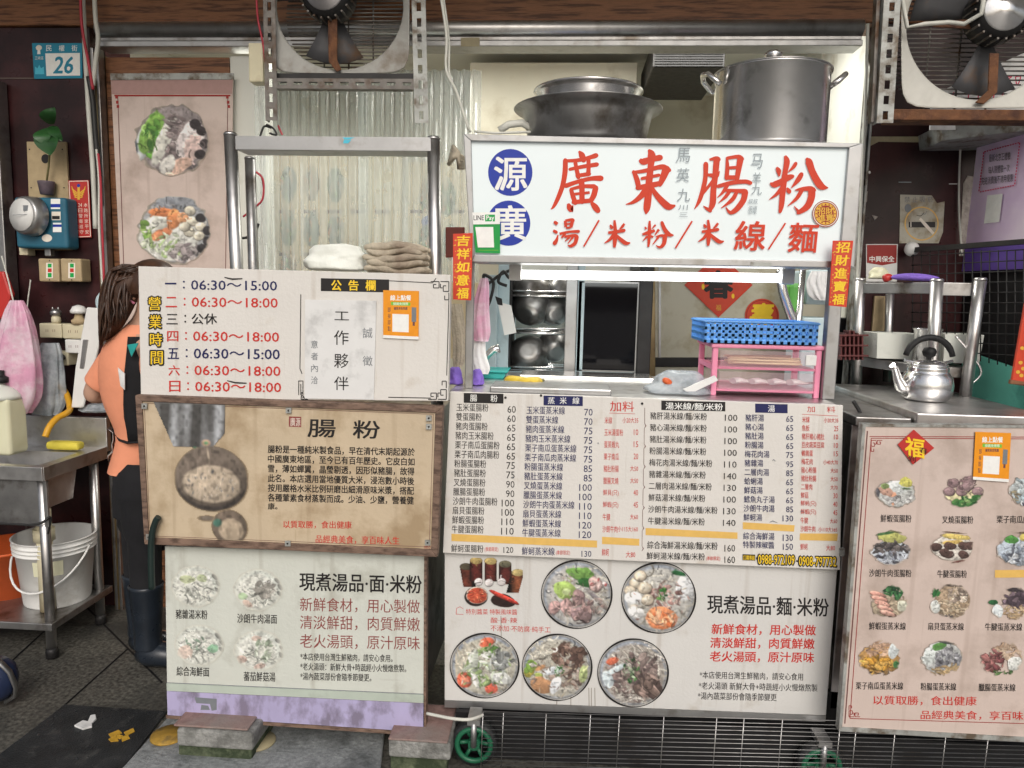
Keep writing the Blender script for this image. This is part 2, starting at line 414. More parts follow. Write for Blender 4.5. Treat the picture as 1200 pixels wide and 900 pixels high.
mm('tube_lit', (1, 1, .97), .5, 0, 0, 2, emit=6.0)
mm('tile_floor', (.088, .084, .072), .5, 0, .75, 70, dirt=(.036, .036, .033), dirt_amt=.55, dirt_scale=2.2, bump=.1, bump_scale=150)
mm('concrete', (.27, .27, .255), .8, 0, .3, 60, dirt=(.13, .13, .12), dirt_amt=.6, dirt_scale=9, bump=.6, bump_scale=90)
mm('red_brick', (.27, .17, .15), .85, 0, .25, 40, dirt=(.25, .2, .18), dirt_amt=.6, bump=.5)
mm('moss', (.10, .12, .07), .9, 0, .5, 40, dirt=(.035, .05, .025), dirt_amt=.8, dirt_scale=22, bump=.6)
mm('ramp', (.30, .315, .32), .38, .1, .3, 60, dirt=(.10, .11, .11), dirt_amt=.6, dirt_scale=5, bump=.5, bump_scale=70)
mm('rubber', (.018, .019, .02), .45, 0, .4, 30, bump=.3, bump_scale=120)
mm('mat_rubber', (.022, .024, .026), .4, 0, .4, 9, dirt=(.06, .06, .058), dirt_amt=.35, dirt_scale=20, bump=.3, bump_scale=180)
mm('clear', (.9, .92, .92), .15, 0, .03, 8, alpha=.32)
mm('clear_pink', (.86, .58, .66), .2, 0, .05, 8, alpha=.13)
mm('corrugated', (.86, .92, .88), .16, 0, .05, 5, dirt=(.66, .68, .58), dirt_amt=.3, alpha=.30, spec=1.0)
mm('pink_plastic', (.80, .28, .42), .4, 0, .06)
mm('blue_plastic', (.10, .30, .68), .4, 0, .06)
mm('pink_bag', (.78, .40, .56), .25, 0, .15, 12, dirt=(.86, .70, .78), dirt_amt=.7, dirt_scale=9, bump=1.0, bump_scale=16, alpha=.72)
mm('clear_bag', (.55, .60, .64), .25, 0, .2, 14, dirt=(.3, .34, .37), dirt_amt=.6, dirt_scale=11, bump=1.0, bump_scale=18, alpha=.6)
mm('white_bag', (.78, .78, .78), .4, 0, .08, 9, bump=.6, bump_scale=28)
mm('cloth_white', (.80, .82, .76), .85, 0, .05, 9, bump=.4, bump_scale=50)
mm('cloth_beige', (.50, .44, .34), .9, 0, .2, 22, dirt=(.26, .2, .15), dirt_amt=.5, bump=.5, bump_scale=120)
mm('purple_cloth', (.22, .13, .55), .7, 0, .25, 15, bump=.5)
mm('banana', (.62, .44, .04), .5, 0, .15, 9, dirt=(.2, .12, .03), dirt_amt=.5, dirt_scale=12)
mm('sticker_yellow', (.52, .30, .03), .6, 0, .25, 30)
mm('yellow', (.66, .56, .07), .6, 0, .1, 9)
mm('hose', (.62, .32, .02), .45, 0, .1)
mm('orange', (.66, .12, .03), .45, 0, .1)
mm('jug_plastic', (.72, .74, .68), .3, 0, .05, 5, alpha=.92)
mm('jug_liquid', (.68, .67, .48), .35, 0, .06, 4)
mm('meter_teal', (.025, .13, .20), .45, 0, .12, 9, dirt=(.02, .07, .10), dirt_amt=.3)
mm('leaf', (.022, .085, .022), .4, 0, .4, 14)
mm('stem', (.16, .15, .06), .6)
mm('pot', (.13, .10, .12), .6, 0, .4, 20)
mm('skin', (.52, .31, .22), .5, 0, .06, 9)
mm('shirt', (.82, .32, .185), .85, 0, .06, 9, bump=.6, bump_scale=9)
mm('apron', (.009, .009, .011), .9, 0, .3, 9, bump=.3, bump_scale=16)
mm('hair', (.050, .024, .014), .42, 0, .5, 30)
mm('boot', (.015, .02, .028), .3, 0, .3, 9)
mm('cable_black', (.02, .02, .02), .5); mm('cable_red', (.42, .03, .05), .5); mm('cable_white', (.62, .62, .56), .5)
mm('cable_green', (.012, .025, .022), .45)
mm('green_rim', (.015, .12, .06), .4, 0, .1)
mm('purple_poster', (.72, .54, .78), .5, 0, .15, 2.2, dirt=(.86, .74, .86), dirt_amt=.75, dirt_scale=1.6)
mm('deep_purple', (.13, .07, .36), .6, 0, .2, 5)
mm('navy', (.02, .03, .07), .3, 0, .3, 6); mm('teal_box', (.02, .32, .30), .4); mm('lime', (.12, .42, .08), .4)
mm('mustard', (.40, .24, .04), .6, 0, .3, 30, dirt=(.16,.11,.04), dirt_amt=.5, dirt_scale=20)
mm('bamboo', (.80, .66, .40), .6)
mm('tape', (.36, .31, .19), .5, 0, .15, 20); mm('peel', (.36, .32, .29), .9, 0, .3, 30, bump=.5)

# ------------------------------------------------------------------ ground and building
WY = 3.20                                             # the shop front's wall
mb = MB(); mb.add([(-60, -60, 0), (60, -60, 0), (60, 60, 0), (-60, 60, 0)], [[0, 1, 2, 3]])
struct(mb.build('pavement', M['tile_floor']))
mb = MB()
for a, b in (((0, 787), (152, 648)), ((10, 885), (150, 760)), ((90, 700), (190, 800))):
    A, B = G(*a, .002), G(*b, .002); d = B-A; n = np.array([-d[1], d[0], 0]); n = n/np.linalg.norm(n)*.004
    mb.add([A-n, A+n, B+n, B-n], [[0, 1, 2, 3]])
struct(mb.build('pavement_joint', M['black']))

def slab(px0, py0, px1, py1, Y, Y2, m, name, parent=None, z0=None, z1=None, bevel=.004):
    a, b, c, d = rect(px0, py0, px1, py1, Y)
    mb = MB(); mb.box(a, b, Y, Y2, c if z0 is None else z0, d if z1 is None else z1); return mb.build(name, m, parent, bevel)

# dark red marble pillars either side of the opening, with grout lines
xl = W(112, 200, WY)[0]; xr = W(1012, 200, WY)[0]
t = thing('marble_pillar', 'dark red marble wall with a house number plate and electric meter', 'wall', (xl-.8, WY, 0))
MB().box(xl-2.2, xl, WY, WY+.3, 0, 3.4).build('stone_facing', M['marble'], t)
mb = MB()
for y in (92,): z = W(60, y, WY)[2]; mb.box(xl-2.2, xl, WY-.0025, WY, z-.003, z+.003)
x = W(6, 200, WY)[0]; mb.box(x-.004, x+.004, WY-.003, WY, .1, 2.3)
mb.build('grout_line', M['grout'], t)
t = thing('marble_pillar', 'dark red marble wall with peeling notices right of the sign', 'wall', (xr+.3, WY, 0))
xr2 = W(1150, 200, WY)[0]+2.4
MB().box(xr, xr2, WY, WY+.05, 0, 3.4).build('stone_facing', M['marble'], t)
mb = MB(); pl = Pl(WY)
mb.plate([(1020, 160), (1102, 160), (1117, 166), (1117, 175), (1099, 175), (1094, 167), (1030, 166), (1018, 172)], pl, .002, .003)
mb.build('tape_strip', M['tape'], t)
mb = MB(); mb.plate([(1134, 206), (1141, 207), (1138, 250), (1133, 300), (1124, 300), (1127, 250), (1129, 215)], pl, .002, .003)
mb.plate([(1014, 225), (1017, 224), (1016, 236), (1013, 240)], pl, .002, .003); mb.plate([(1022, 252), (1029, 254), (1025, 258)], pl, .002, .003)
mb.build('peeling_patch', M['peel'], t)
ik = Ink(pl, .003)
ik.box4(1053, 213, 1068, 214, 'pencil'); ik.box4(1112, 215, 1122, 216, 'white'); ik.ell(1019, 202, 1.4, 1.8, 'white', 10)
ik.done(t, 'scratch')

# timber beam and rolled shutter over the opening
mb = MB(); a, b, c, d = rect(104, -40, 1029, 24, WY-.06); mb.box(a-1.6, b+1.2, WY-.02, WY+.14, c, d+.5)
tag(mb.build('timber_beam', M['wood'], None, .006), 'brown varnished timber beam across the top of the shop front', 'beam')
t = thing('roller_shutter', 'rolled up steel shutter bars under the timber beam', 'shutter', (0, WY-.02, 2.5))
ax, bx = W(112, 40, WY-.05)[0], W(1012, 40, WY-.05)[0]
def zp(y, Y=WY-.05): return W(560, y, Y)[2]
mb = MB()
mb.tube([(ax, WY-.03, zp(32)), (bx, WY-.03, zp(32))], .032, 20)
mb.build('shutter_roll', M['steel'], t)
mb = MB(); mb.box(ax, bx, WY-.035, WY+.05, zp(46), zp(41)); mb.build('shutter_slat', M['steel_dull'], t, .003)
mb = MB(); mb.box(ax, bx, WY-.05, WY+.05, zp(54), zp(47)); mb.build('bottom_rail', M['alu'], t, .003)
mb = MB(); mb.rbox(540, 44, 562, 54, WY-.056, WY-.051); mb.build('tape', M['tape'], t)
for nm, (xa, xb), lb in (('shutter_track', (1008, 1016), 'pale grey shutter track beside the right marble wall'), ('shutter_track', (113, 122), 'grey shutter track beside the food poster on the left')):
    a, b, c, d = rect(xa, 52, xb, 400, WY-.05)
    mb = MB(); mb.box(a, a+(b-a)*.35, WY-.05, WY, 0, zp(55)); mb.box(a+(b-a)*.65, b, WY-.05, WY, 0, zp(55)); mb.box(a, b, WY-.01, WY, 0, zp(55))
    tag(mb.build(nm, M['zinc_white'] if xa > 500 else M['steel_dull'], None, .002), lb, 'shutter track')
mb = MB(); a, b, c, d = rect(122, 60, 132, 500, WY); mb.box(a, b, WY-.045, WY+.02, 0, zp(60))
tag(mb.build('door_post', M['gold_alu'], None, .003), 'brass coloured aluminium door post left of the food poster', 'post')
mb = MB(); a, b, c, d = rect(131, 62, 273, 500, WY); mb.box(a, b, WY+.005, WY+.05, 0, zp(62))
tag(mb.build('timber_door', M['wood'], None, .003), 'brown timber door panel behind the tall food poster', 'panel')
mb = MB(); a, b, c, d = rect(273, 60, 312, 500, WY); mb.box(a, b, WY+.01, WY+.1, 0, zp(60))
tag(mb.build('white_post', M['kitchen_white'], None, .003), 'greyish white post between poster and corrugated sheets', 'post')

# the kitchen behind the opening
t = thing('kitchen_room', 'cream walled kitchen seen through the shop opening', 'room', (0, 4.6, 0))
kx0, kx1, KB = W(300, 200, WY)[0]-.1, xr+.03, 5.0
MB().box(kx0-.8, kx1, KB, KB+.1, 0, 3).build('rear_wall', M['cream_wall'], t)
MB().box(kx1, kx1+.1, WY+.055, KB, 0, 3).build('side_wall', M['kitchen_white'], t)
MB().box(kx0-.9, kx0-.8, WY+.31, KB, 0, 3).build('side_wall', M['kitchen_white'], t)
zc = W(560, 56, WY+.1)[2]+.24
MB().box(kx0-.9, kx1+.1, WY+.31, KB+.1, zc, zc+.1).build('ceiling', M['kitchen_white'], t)
for i_, (xx, yy) in enumerate(((W(780, 200, 3.5)[0], 3.5), (W(400, 200, 3.5)[0], 3.5))):
    t2 = thing('ceiling_lamp', ('fluorescent batten on the kitchen ceiling behind the shutter', 'fluorescent batten on the ceiling behind the corrugated sheets')[i_], 'lamp', (xx, yy, zc-.06))
    MB().box(xx-.6, xx+.6, yy-.03, yy+.03, zc-.04, zc-.002).build('batten', M['kitchen_white'], t2)
    MB().tube([(xx-.58, yy, zc-.062), (xx+.58, yy, zc-.062)], .014, 10).build('glass_tube', M['tube_lit'], t2)
    la = bpy.data.lights.new('ceiling_light', 'AREA'); la.shape = 'RECTANGLE'; la.size = 1.1; la.size_y = .06; la.energy = 20; la.color = (1, .98, .90)
    lb_ = bpy.data.objects.new('ceiling_light', la); COL.objects.link(lb_); lb_.parent = t2; lb_.location = (0, 0, -.03)
# unseen roof slab over the walkway, added to block overhead sky light
mb = MB(); mb.box(-7, 6, 1.8, WY+.02, 3.16, 3.3); tag(mb.build('shade_roof', M['kitchen_white']), 'pale unseen ceiling slab added overhead to shade the shop front', 'ceiling')
mb = MB(); mb.rbox(-60, 92, 8, 560, 3.12, 3.19); tag(mb.build('grey_pilaster', M['steel_dull'], None, .004), 'grey shutter post at the far left edge of the marble wall', 'post')
mb = MB(); mb.rbox(550, 73, 745, 200, 4.1, 4.6); mb.build('boxed_duct', M['cream_wall'], t, .006)
mb = MB(); mb.rbox(955, 56, 1030, 320, 3.9, 4.95); mb.build('wall_pier', M['kitchen_white'], t, .004)
mb = MB(); a, b, c, d = rect(765, 56, 850, 79, 3.7); mb.box(a, b, 3.7, 4.3, c, d+.05)
o = tag(mb.build('extractor_grille', M['black_metal'], None, .006), 'black slatted extractor grille under the kitchen ceiling', 'vent')
mb = MB()
for k in range(7): z = c+(d-c)*(k+.7)/8; mb.box(a+.01, b-.01, 3.694, 3.699, z-.004, z)
mb.build('slat', M['black'], o)

# ------------------------------------------------------------------ side wall at the right
SP = Pl(a=(1128, 3.19), b=(1215, 2.80))
t = thing('mint_wall', 'turquoise panel with a black top half at the right edge', 'wall', SP(1170, 600))
mb = MB(); mb.plate([(1128, 410), (1250, 452), (1270, 760), (1118, 640)], SP, .05); mb.build('turquoise_panel', M['mint'], t)
mb = MB(); mb.plate([(1128, 290), (1250, 280), (1252, 451), (1128, 409)], SP, .05, -.004); mb.build('dark_panel', M['black'], t)
t = thing('purple_poster', 'purple banner with a dotted pink notice box at the upper right', 'poster', SP(1170, 300))
mb = MB(); mb.plate([(1146, 162), (1250, 120), (1250, 312), (1128, 318)], SP, .004, .03); mb.build('banner', M['purple_poster'], t)
mb = MB(); mb.plate([(1130, 292), (1250, 280), (1250, 313), (1127, 318)], SP, .002, .034); mb.build('lower_band', M['deep_purple'], t)
ik = Ink(SP, .035)
for a, b in (((1153, 178), (1195, 167)), ((1148, 225), (1189, 217)), ((1153, 178), (1147, 225)), ((1195, 167), (1189, 217))):
    n = 14
    for i in range(n):
        u, v = (i+.1)/n, (i+.75)/n
        ik.line([(a[0]+(b[0]-a[0])*u, a[1]+(b[1]-a[1])*u), (a[0]+(b[0]-a[0])*v, a[1]+(b[1]-a[1])*v)], 1.3, 'pink')
for s_, x0, y0, x1, y1 in (('最新北京正體驗', 1159, 181, 1184, 190), ('每人限體驗一次', 1158, 195, 1183, 204), ('完結消費後不適用優惠', 1150, 208, 1187, 217)): ik.text(s_, x0, y0, x1, y1, 'black', .0, -.12)
ik.poly([(1157, 229), (1175, 227), (1171, 260), (1153, 262)], 'white')
ik.done(t)
t = thing('wall_shelf', 'pale grey metal canopy above the purple banner', 'shelf', W(1150, 160, 3.0))
mb = MB(); P_ = [(1102, 148), (1200, 131), (1230, 131), (1104, 164)]
fr = [W(1102, 146, 3.0), W(1104, 165, 3.0), W(1260, 146, 2.75), W(1260, 120, 2.75)]
mb.prism(fr, [p+np.array([.02, .45, 0]) for p in fr]); mb.build('canopy', M['zinc_white'], t, .003)

# black welded mesh fence in front of the side wall
t = thing('mesh_fence', 'black square mesh fence with a solid top rail at the right', 'fence', W(1130, 480, 2.98))
FP = Pl(a=(1068, 3.12), b=(1215, 2.50))
mb = MB(); mb.plate([(1068, 290), (1250, 276), (1250, 282), (1068, 296)], FP, .02); mb.build('top_rail', M['black_metal'], t)
mb = MB()
for x in range(1070, 1250, 10): mb.tube([FP(x, 293), FP(x-1, 408+(x-1068)*.19)], .0022, 5)
for k, y in enumerate(range(300, 412, 11)): mb.tube([FP(1068, y), FP(1250, y+(y-357)*.18)], .0022, 5)
mb.build('wire_mesh', M['black_metal'], t)

# ================================================================== the signboards
def lerp(a, b, t): return a+(b-a)*t
def border_fret(ik, x, y, sx, sy, c, k=1.0, w=1.1):
    for p in ([(0, 0), (12, 0), (12, 9), (4, 9), (4, 4), (8, 4)], [(14, 0), (26, 0), (26, 14), (18, 14), (18, 6), (22, 6)], [(26, 16), (26, 26), (20, 26), (20, 20)], [(14, 3), (14, 9), (17, 9)]):
        P = [(x+sx*(a-26)*k, y+sy*b*k) for a, b in p]
        for a, b in zip(P[:-1], P[1:]): ik.line([a, b], w, c)

# ---- light box over the counter
SY = 2.32; pl = Pl(SY)
t = thing('light_box_sign', 'white light box sign with large orange characters above the counter', 'sign', W(775, 310, SY))
out = [(543, 157), (1011, 168), (1001, 314), (552, 307)]; inn = [(552, 165), (995, 173), (984, 306), (556, 298.5)]
mb = MB()
for i in range(4):
    j = (i+1) % 4; mb.plate([out[i], out[j], inn[j], inn[i]], pl, .17, .012)
mb.build('frame', M['alu'], t, .002)
mb = MB(); mb.plate(inn, pl, .12); mb.build('face', M['sign_face'], t)
mb = MB(); mb.plate([(543, 157), (1011, 168), (1001, 314), (552, 307)], Pl(SY+.165), .004); mb.build('rear_panel', M['alu'], t)
mb = MB(); mb.plate([(880, 307), (904, 307.5), (904, 312.5), (880, 312)], pl, .002, .0145); mb.build('tape', M['zinc_white'], t)
ik = Ink(pl)
ik.ell(598, 202, 26, 27.5, 'blue'); ik.ell(596, 261.5, 25.5, 26.5, 'blue')
ik.text('源', 579.5, 184, 617.5, 223, 'white', .022); ik.text('廣', 577, 241, 616, 281, 'white', .022)
def brush(X0, Y0, strokes, c='orange', k=10.588, sm=True, sc=(1, 1)):
    for st in strokes: ik.stroke([(X0+x/k*sc[0], Y0+y/k*sc[1], w/k*(sc[0]+sc[1])/2) for x, y, w in st], c, sm)
brush(640, 170, [[(405, 75, 20), (440, 120, 75), (465, 185, 70)], [(215, 195, 35), (380, 190, 48), (520, 160, 50), (620, 128, 62)],
  [(238, 190, 60), (235, 330, 65), (205, 500, 60), (150, 650, 55), (95, 760, 38), (58, 798, 8)], [(295, 300, 40), (450, 268, 48), (630, 240, 55)],
  [(362, 215, 48), (380, 310, 52), (400, 395, 60)], [(525, 170, 52), (527, 280, 52), (522, 360, 58)], [(385, 380, 48), (535, 358, 50)],
  [(245, 505, 58), (400, 452, 50), (560, 415, 55), (680, 412, 72)], [(310, 555, 50), (335, 640, 58), (362, 715, 62)], [(305, 548, 36), (450, 512, 45), (600, 512, 55)],
  [(615, 530, 70), (592, 620, 70), (555, 690, 60)], [(440, 445, 72), (445, 560, 68), (445, 700, 68)], [(350, 608, 34), (540, 588, 34)], [(340, 708, 55), (560, 688, 55)],
  [(272, 725, 28), (292, 775, 75), (318, 812, 45), (332, 745, 14)], [(560, 712, 36), (605, 765, 76), (642, 812, 70)]])
brush(725, 170, [[(370, 55, 22), (408, 120, 98), (400, 250, 78), (378, 450, 86), (365, 650, 90), (348, 790, 82), (338, 858, 12)], [(260, 178, 36), (305, 205, 84), (400, 178, 70), (515, 155, 74)],
  [(185, 330, 42), (225, 420, 66), (250, 530, 60)], [(180, 340, 38), (330, 318, 50), (480, 278, 56), (560, 272, 66), (630, 312, 50)], [(592, 300, 100), (552, 400, 82), (512, 490, 56)],
  [(290, 415, 40), (500, 372, 40)], [(235, 530, 58), (400, 500, 70), (525, 470, 58)], [(335, 565, 86), (270, 640, 68), (180, 708, 44), (88, 736, 9)], [(400, 515, 46), (470, 620, 68), (560, 718, 86), (628, 766, 82), (705, 748, 20)]])
brush(805, 170, [[(235, 235, 62), (230, 400, 58), (200, 550, 58), (150, 700, 46), (93, 793, 8)], [(280, 180, 26), (360, 166, 56), (392, 178, 60)], [(370, 175, 80), (355, 350, 74), (330, 550, 74), (320, 720, 78), (282, 808, 44)],
  [(292, 815, 44), (250, 790, 38), (203, 754, 8)], [(250, 365, 28), (310, 376, 50), (372, 386, 46), (406, 322, 7)], [(200, 590, 46), (260, 522, 38), (322, 440, 36)],
  [(497, 150, 28), (502, 280, 50), (492, 410, 54)], [(500, 162, 40), (640, 142, 48), (688, 172, 46)], [(665, 168, 82), (642, 300, 68), (622, 420, 58)], [(520, 282, 38), (620, 276, 38)], [(490, 402, 56), (620, 402, 56)],
  [(388, 510, 46), (560, 467, 54), (720, 452, 54), (788, 470, 50)], [(500, 500, 48), (450, 580, 38), (378, 652, 8)], [(470, 560, 38), (600, 565, 44), (720, 575, 66)], [(530, 570, 46), (480, 640, 42), (393, 717, 8)],
  [(620, 580, 42), (560, 680, 52), (425, 782, 9)], [(722, 580, 78), (702, 680, 74), (622, 790, 68), (540, 838, 46), (483, 772, 12)]])
brush(895, 170, [[(264, 132, 30), (288, 200, 74), (270, 320, 64), (250, 450, 76), (235, 600, 72), (220, 750, 64), (203, 828, 40)], [(158, 275, 26), (186, 320, 62), (192, 388, 18)], [(398, 228, 46), (370, 272, 44), (308, 332, 12)],
  [(78, 470, 16), (130, 490, 78), (220, 450, 70), (310, 402, 72), (358, 388, 50)], [(215, 540, 48), (160, 610, 42), (68, 676, 7)], [(288, 528, 18), (312, 570, 58), (328, 600, 30)],
  [(468, 362, 56), (428, 430, 62), (342, 532, 10)], [(540, 178, 50), (562, 210, 88), (600, 320, 84), (660, 440, 92), (722, 515, 84), (802, 530, 9)], [(388, 560, 12), (470, 545, 44), (580, 540, 64), (625, 560, 55)],
  [(472, 560, 52), (410, 660, 46), (298, 757, 8)], [(595, 555, 92), (592, 650, 88), (542, 760, 82), (452, 826, 56), (425, 842, 40)], [(440, 835, 44), (376, 756, 8)]])
# second line in the same hand, smaller
TANG = [[(80, 80, 26), (100, 95, 20)], [(62, 150, 16), (88, 165, 24)], [(75, 262, 30), (92, 235, 22), (104, 190, 8)], [(168, 65, 20), (172, 120, 20)], [(168, 65, 18), (225, 55, 20), (238, 62, 22)], [(232, 62, 26), (218, 125, 20)], [(175, 95, 12), (220, 90, 12)], [(175, 128, 14), (218, 124, 14)],
  [(118, 180, 18), (200, 162, 16), (285, 158, 22)], [(170, 175, 18), (135, 215, 12)], [(160, 205, 16), (250, 195, 22), (270, 205, 24)], [(205, 210, 16), (165, 245, 6)], [(235, 210, 16), (190, 265, 6)], [(270, 205, 28), (255, 260, 26), (215, 288, 20), (190, 278, 5)]]
MI = [[(600, 60, 16), (608, 150, 26), (605, 230, 30), (600, 300, 18)], [(562, 100, 8), (575, 122, 24), (578, 138, 10)], [(688, 90, 16), (668, 118, 18), (645, 138, 6)], [(545, 170, 18), (610, 162, 22), (685, 150, 24)], [(600, 180, 26), (560, 230, 20), (512, 262, 5)], [(610, 185, 16), (650, 225, 26), (700, 262, 28), (740, 258, 8)]]
FEN = [[(910, 65, 14), (908, 150, 24), (905, 230, 22), (898, 295, 14)], [(868, 118, 8), (880, 138, 18)], [(962, 100, 14), (930, 135, 6)], [(845, 185, 14), (890, 172, 24), (955, 150, 20)], [(890, 200, 18), (850, 242, 5)], [(922, 195, 10), (940, 212, 18)],
  [(992, 140, 20), (955, 192, 6)], [(1018, 80, 22), (1042, 140, 28), (1080, 185, 30), (1122, 192, 6)], [(965, 205, 8), (1010, 195, 18), (1050, 200, 22)], [(990, 205, 16), (935, 275, 5)], [(1045, 200, 32), (1035, 265, 28), (1000, 298, 18), (965, 280, 5)]]
WD = lambda cs: [[(x, y, w*1.28) for x, y, w in st] for st in cs]
TANG, MI, FEN = WD(TANG), WD(MI), WD(FEN)
for cset in (TANG, MI, FEN): brush(640, 250, cset, k=7.5)
brush(640, 250, [[(465, 60, 16), (330, 292, 14)]], k=7.5); brush(640, 250, [[(1215, 165, 14), (1135, 305, 12)]], k=7.5) if False else None
brush(790, 250, [[(145, 62, 14), (10, 280, 14)], [(895, 78, 14), (758, 290, 13)]], k=6.857)
brush(790-2.2, 250, [[(x-285, y, w) for x, y, w in st] for st in MI], k=7.5, sc=(1.0, .95))
ik.text('線', 862, 259, 897, 293, 'orange', .022, .02, .10); ik.text('麵', 925, 261, 958, 295, 'orange', .02, .03, .10)
# pencilled notes and the round gold seal
for s_, x0, y0, x1, y1 in (('馬', 793, 173, 809, 190), ('英', 793, 197, 808, 213), ('九', 794, 221, 809, 236), ('川', 795, 240, 806, 246), ('三', 796, 249, 806, 254),
                           ('马', 881, 180, 894, 197), ('羊', 882, 202, 892, 216), ('九', 881, 216, 893, 228), ('叔叔', 877, 233, 888, 239), ('很壞', 877, 241, 887, 251)): ik.text(s_, x0, y0, x1, y1, 'pencil', -.012, 0, .1)
ik.ell(967.5, 250.5, 15.6, 15.8, 'cream'); ik.ring(967.5, 250.5, 15.6, 15.8, 1.0, 'dred'); ik.ell(967.5, 250.5, 13.6, 13.8, 'dred'); ik.ring(967.5, 250.5, 12.6, 12.8, 3.0, 'gold')
for i in range(16): a = i*math.pi/8; ik.ell(967.5+11*math.cos(a), 250.5+11*math.sin(a), .9, .9, 'dred', 8)
ik.text('招財', 959, 243, 976, 251, 'gold', .03); ik.text('進寶', 959, 251, 976, 259, 'gold', .03)
ik.done(t)
# payment sticker on the sign
t = thing('payment_sticker', 'green and white mobile payment sticker on the lower left of the light box', 'sticker', W(570, 297, SY-.003))
mb = MB(); mb.plate([(553.5, 249), (586, 248.5), (586, 297), (557, 296)], pl, .001, .0135); mb.build('card', mat('sticker_green', s2l(0, 150, 62), .4), t)
ik = Ink(pl, .0142)
ik.poly([(553.5, 249), (586, 248.5), (586, 262.5), (554.5, 263)], 'white'); ik.poly([(557, 266), (578, 266), (579, 290), (560, 290)], 'white'); ik.box4(568.5, 251.5, 580, 259.5, 'green')
ik.text('LINE', 555, 252.5, 567, 258, 'black', .02); ik.text('Pay', 570, 252.5, 579, 259.5, 'white', .02); ik.line([(561, 293.2), (584, 293.2)], .6, 'lime'); ik.done(t)

# red couplet strips beside the sign
def couplet(chars, cs, lb, Y):
    p = Pl(Y); t = thing('couplet_strip', lb, 'banner', p(cs[2][0], cs[2][1]), 'red couplet strips')
    mb = MB(); mb.plate(cs, p, .002); mb.build('paper_strip', M['red_paper'], t)
    ik = Ink(p); n = len(chars)
    for a, b in zip(cs, cs[1:]+cs[:1]):
        c0 = ((cs[0][0]+cs[2][0])/2, (cs[0][1]+cs[2][1])/2)
        sh = lambda q: (q[0]+(c0[0]-q[0])*.08, q[1]+(c0[1]-q[1])*.03)
        ik.line([sh(a), sh(b)], .6, 'vermilion')
    for i, ch in enumerate(chars):
        u, v = (i+.12)/n, (i+.92)/n
        xa = lerp(cs[0][0], cs[3][0], (u+v)/2); xb = lerp(cs[1][0], cs[2][0], (u+v)/2); w = xb-xa
        ik.text(ch, xa+w*.2, lerp(cs[0][1], cs[3][1], u), xb-w*.16, lerp(cs[0][1], cs[3][1], v), 'yellow', .035, 0, .12)
    for k in range(26):
        u, v = random.random(), random.random(); e = random.choice((.1, .88))+random.uniform(-.05, .05)
        xa = lerp(cs[0][0], cs[3][0], v); xb = lerp(cs[1][0], cs[2][0], v); ik.ell(lerp(xa, xb, e), lerp(cs[0][1]+3, cs[3][1]-3, v), random.uniform(.4, 1), random.uniform(.4, 1), 'gold', 7)
    ik.done(t)
couplet('吉祥如意福', [(531, 274), (554, 273), (552, 352), (531, 351)], 'red paper strip with gold characters at the left end of the light box', 2.28)
couplet('招財進寶福', [(976, 282), (1000, 282), (992, 360), (971, 358)], 'red paper strip with gold characters at the right end of the light box', 2.28)

# ---- left: opening hours
YL = 2.17; pl = Pl(YL)
t = thing('opening_hours_board', 'white notice board listing the opening hours, top of the left stack', 'sign', W(345, 468, YL))
mb = MB(); mb.plate([(162, 312), (528, 322), (525, 470), (165, 467)], pl, .03); mb.build('panel', M['board'], t, .0015)
ik = Ink(pl)
rows = [('一', '06:30～15:00', 'navy'), ('二', '06:30～18:00', 'red'), ('三', '公休', 'black'), ('四', '06:30～18:00', 'red'), ('五', '06:30～15:00', 'navy'), ('六', '06:30～18:00', 'red'), ('日', '06:30～18:00', 'red')]
ys = [(327.5, 340), (347.5, 360), (367.5, 380), (387.5, 400), (407.5, 420.5), (427.5, 440), (446.5, 459)]
for i, ((d, h, c), (a, b)) in enumerate(zip(rows, ys)):
    x = 193.5+i*.8
    if d == '一': ik.text(d, x, 331.5, x+13, 333.2, c, .02)
    else: ik.text(d, x, a+.6-(0 if d != '日' else .8), x+13, b, c, .016)
    for yy in (a+2.6, b-3): ik.ell(x+22, yy, 1.15, 1.15, c, 12)
    if h == '公休': ik.text(h, x+29.5, a, x+59, b, c, .018)
    else: ik.text(h, x+30.5, a+.8, x+131, b-.6, c, .016, .012)
for i, ch in enumerate('營業時間'):
    x, y = 174+i*.9, 348+i*21.2
    ik.text(ch, x-.7, y-.7, x+14.6, y+16.2, 'black', .085); ik.text(ch, x, y, x+14, y+15.4, 'yellow', .012)
ik.stroke([(263, 325, 1), (272, 327, 1.8), (284, 326.5, 1.2)], 'black'); ik.stroke([(266, 446, 1), (276, 448.5, 1.8), (289, 449, 1.2)], 'black')
ik.done(t); ik = Ink(pl)
ik.box4(376, 326, 456, 341, 'black', .02)
for ch, x in (('公', 388.5), ('告', 408.5), ('欄', 428.5)): ik.text(ch, x, 328.4, x+11.5, 340.4, 'yellow', .03)
ik.done(t, 'heading'); ik = Ink(pl); ik.line([(456, 329), (507, 331.5)], .9, 'black'); ik.line([(507, 331.5), (511, 326)], .9, 'black')
border_fret(ik, 526, 330, 1, 1, 'black', .82); border_fret(ik, 523, 468, 1, -1, 'black', .82); border_fret(ik, 353, 468, -1, -1, 'black', .3); 
ik.line([(526, 352), (523.5, 440)], 1, 'black'); ik.line([(352.5, 345), (351.5, 432)], 1, 'black'); ik.line([(455, 465.5), (505, 466.5)], 1, 'black')
ik.line([(351.5, 432), (354, 438)], 1, 'black'); ik.box4(349.5, 446, 355.5, 447, 'black'); ik.box4(349.5, 446, 350.5, 463, 'black'); ik.box4(354.5, 446, 355.5, 463, 'black'); ik.box4(352, 450, 353, 463, 'black')
ik.done(t, 'border_line')
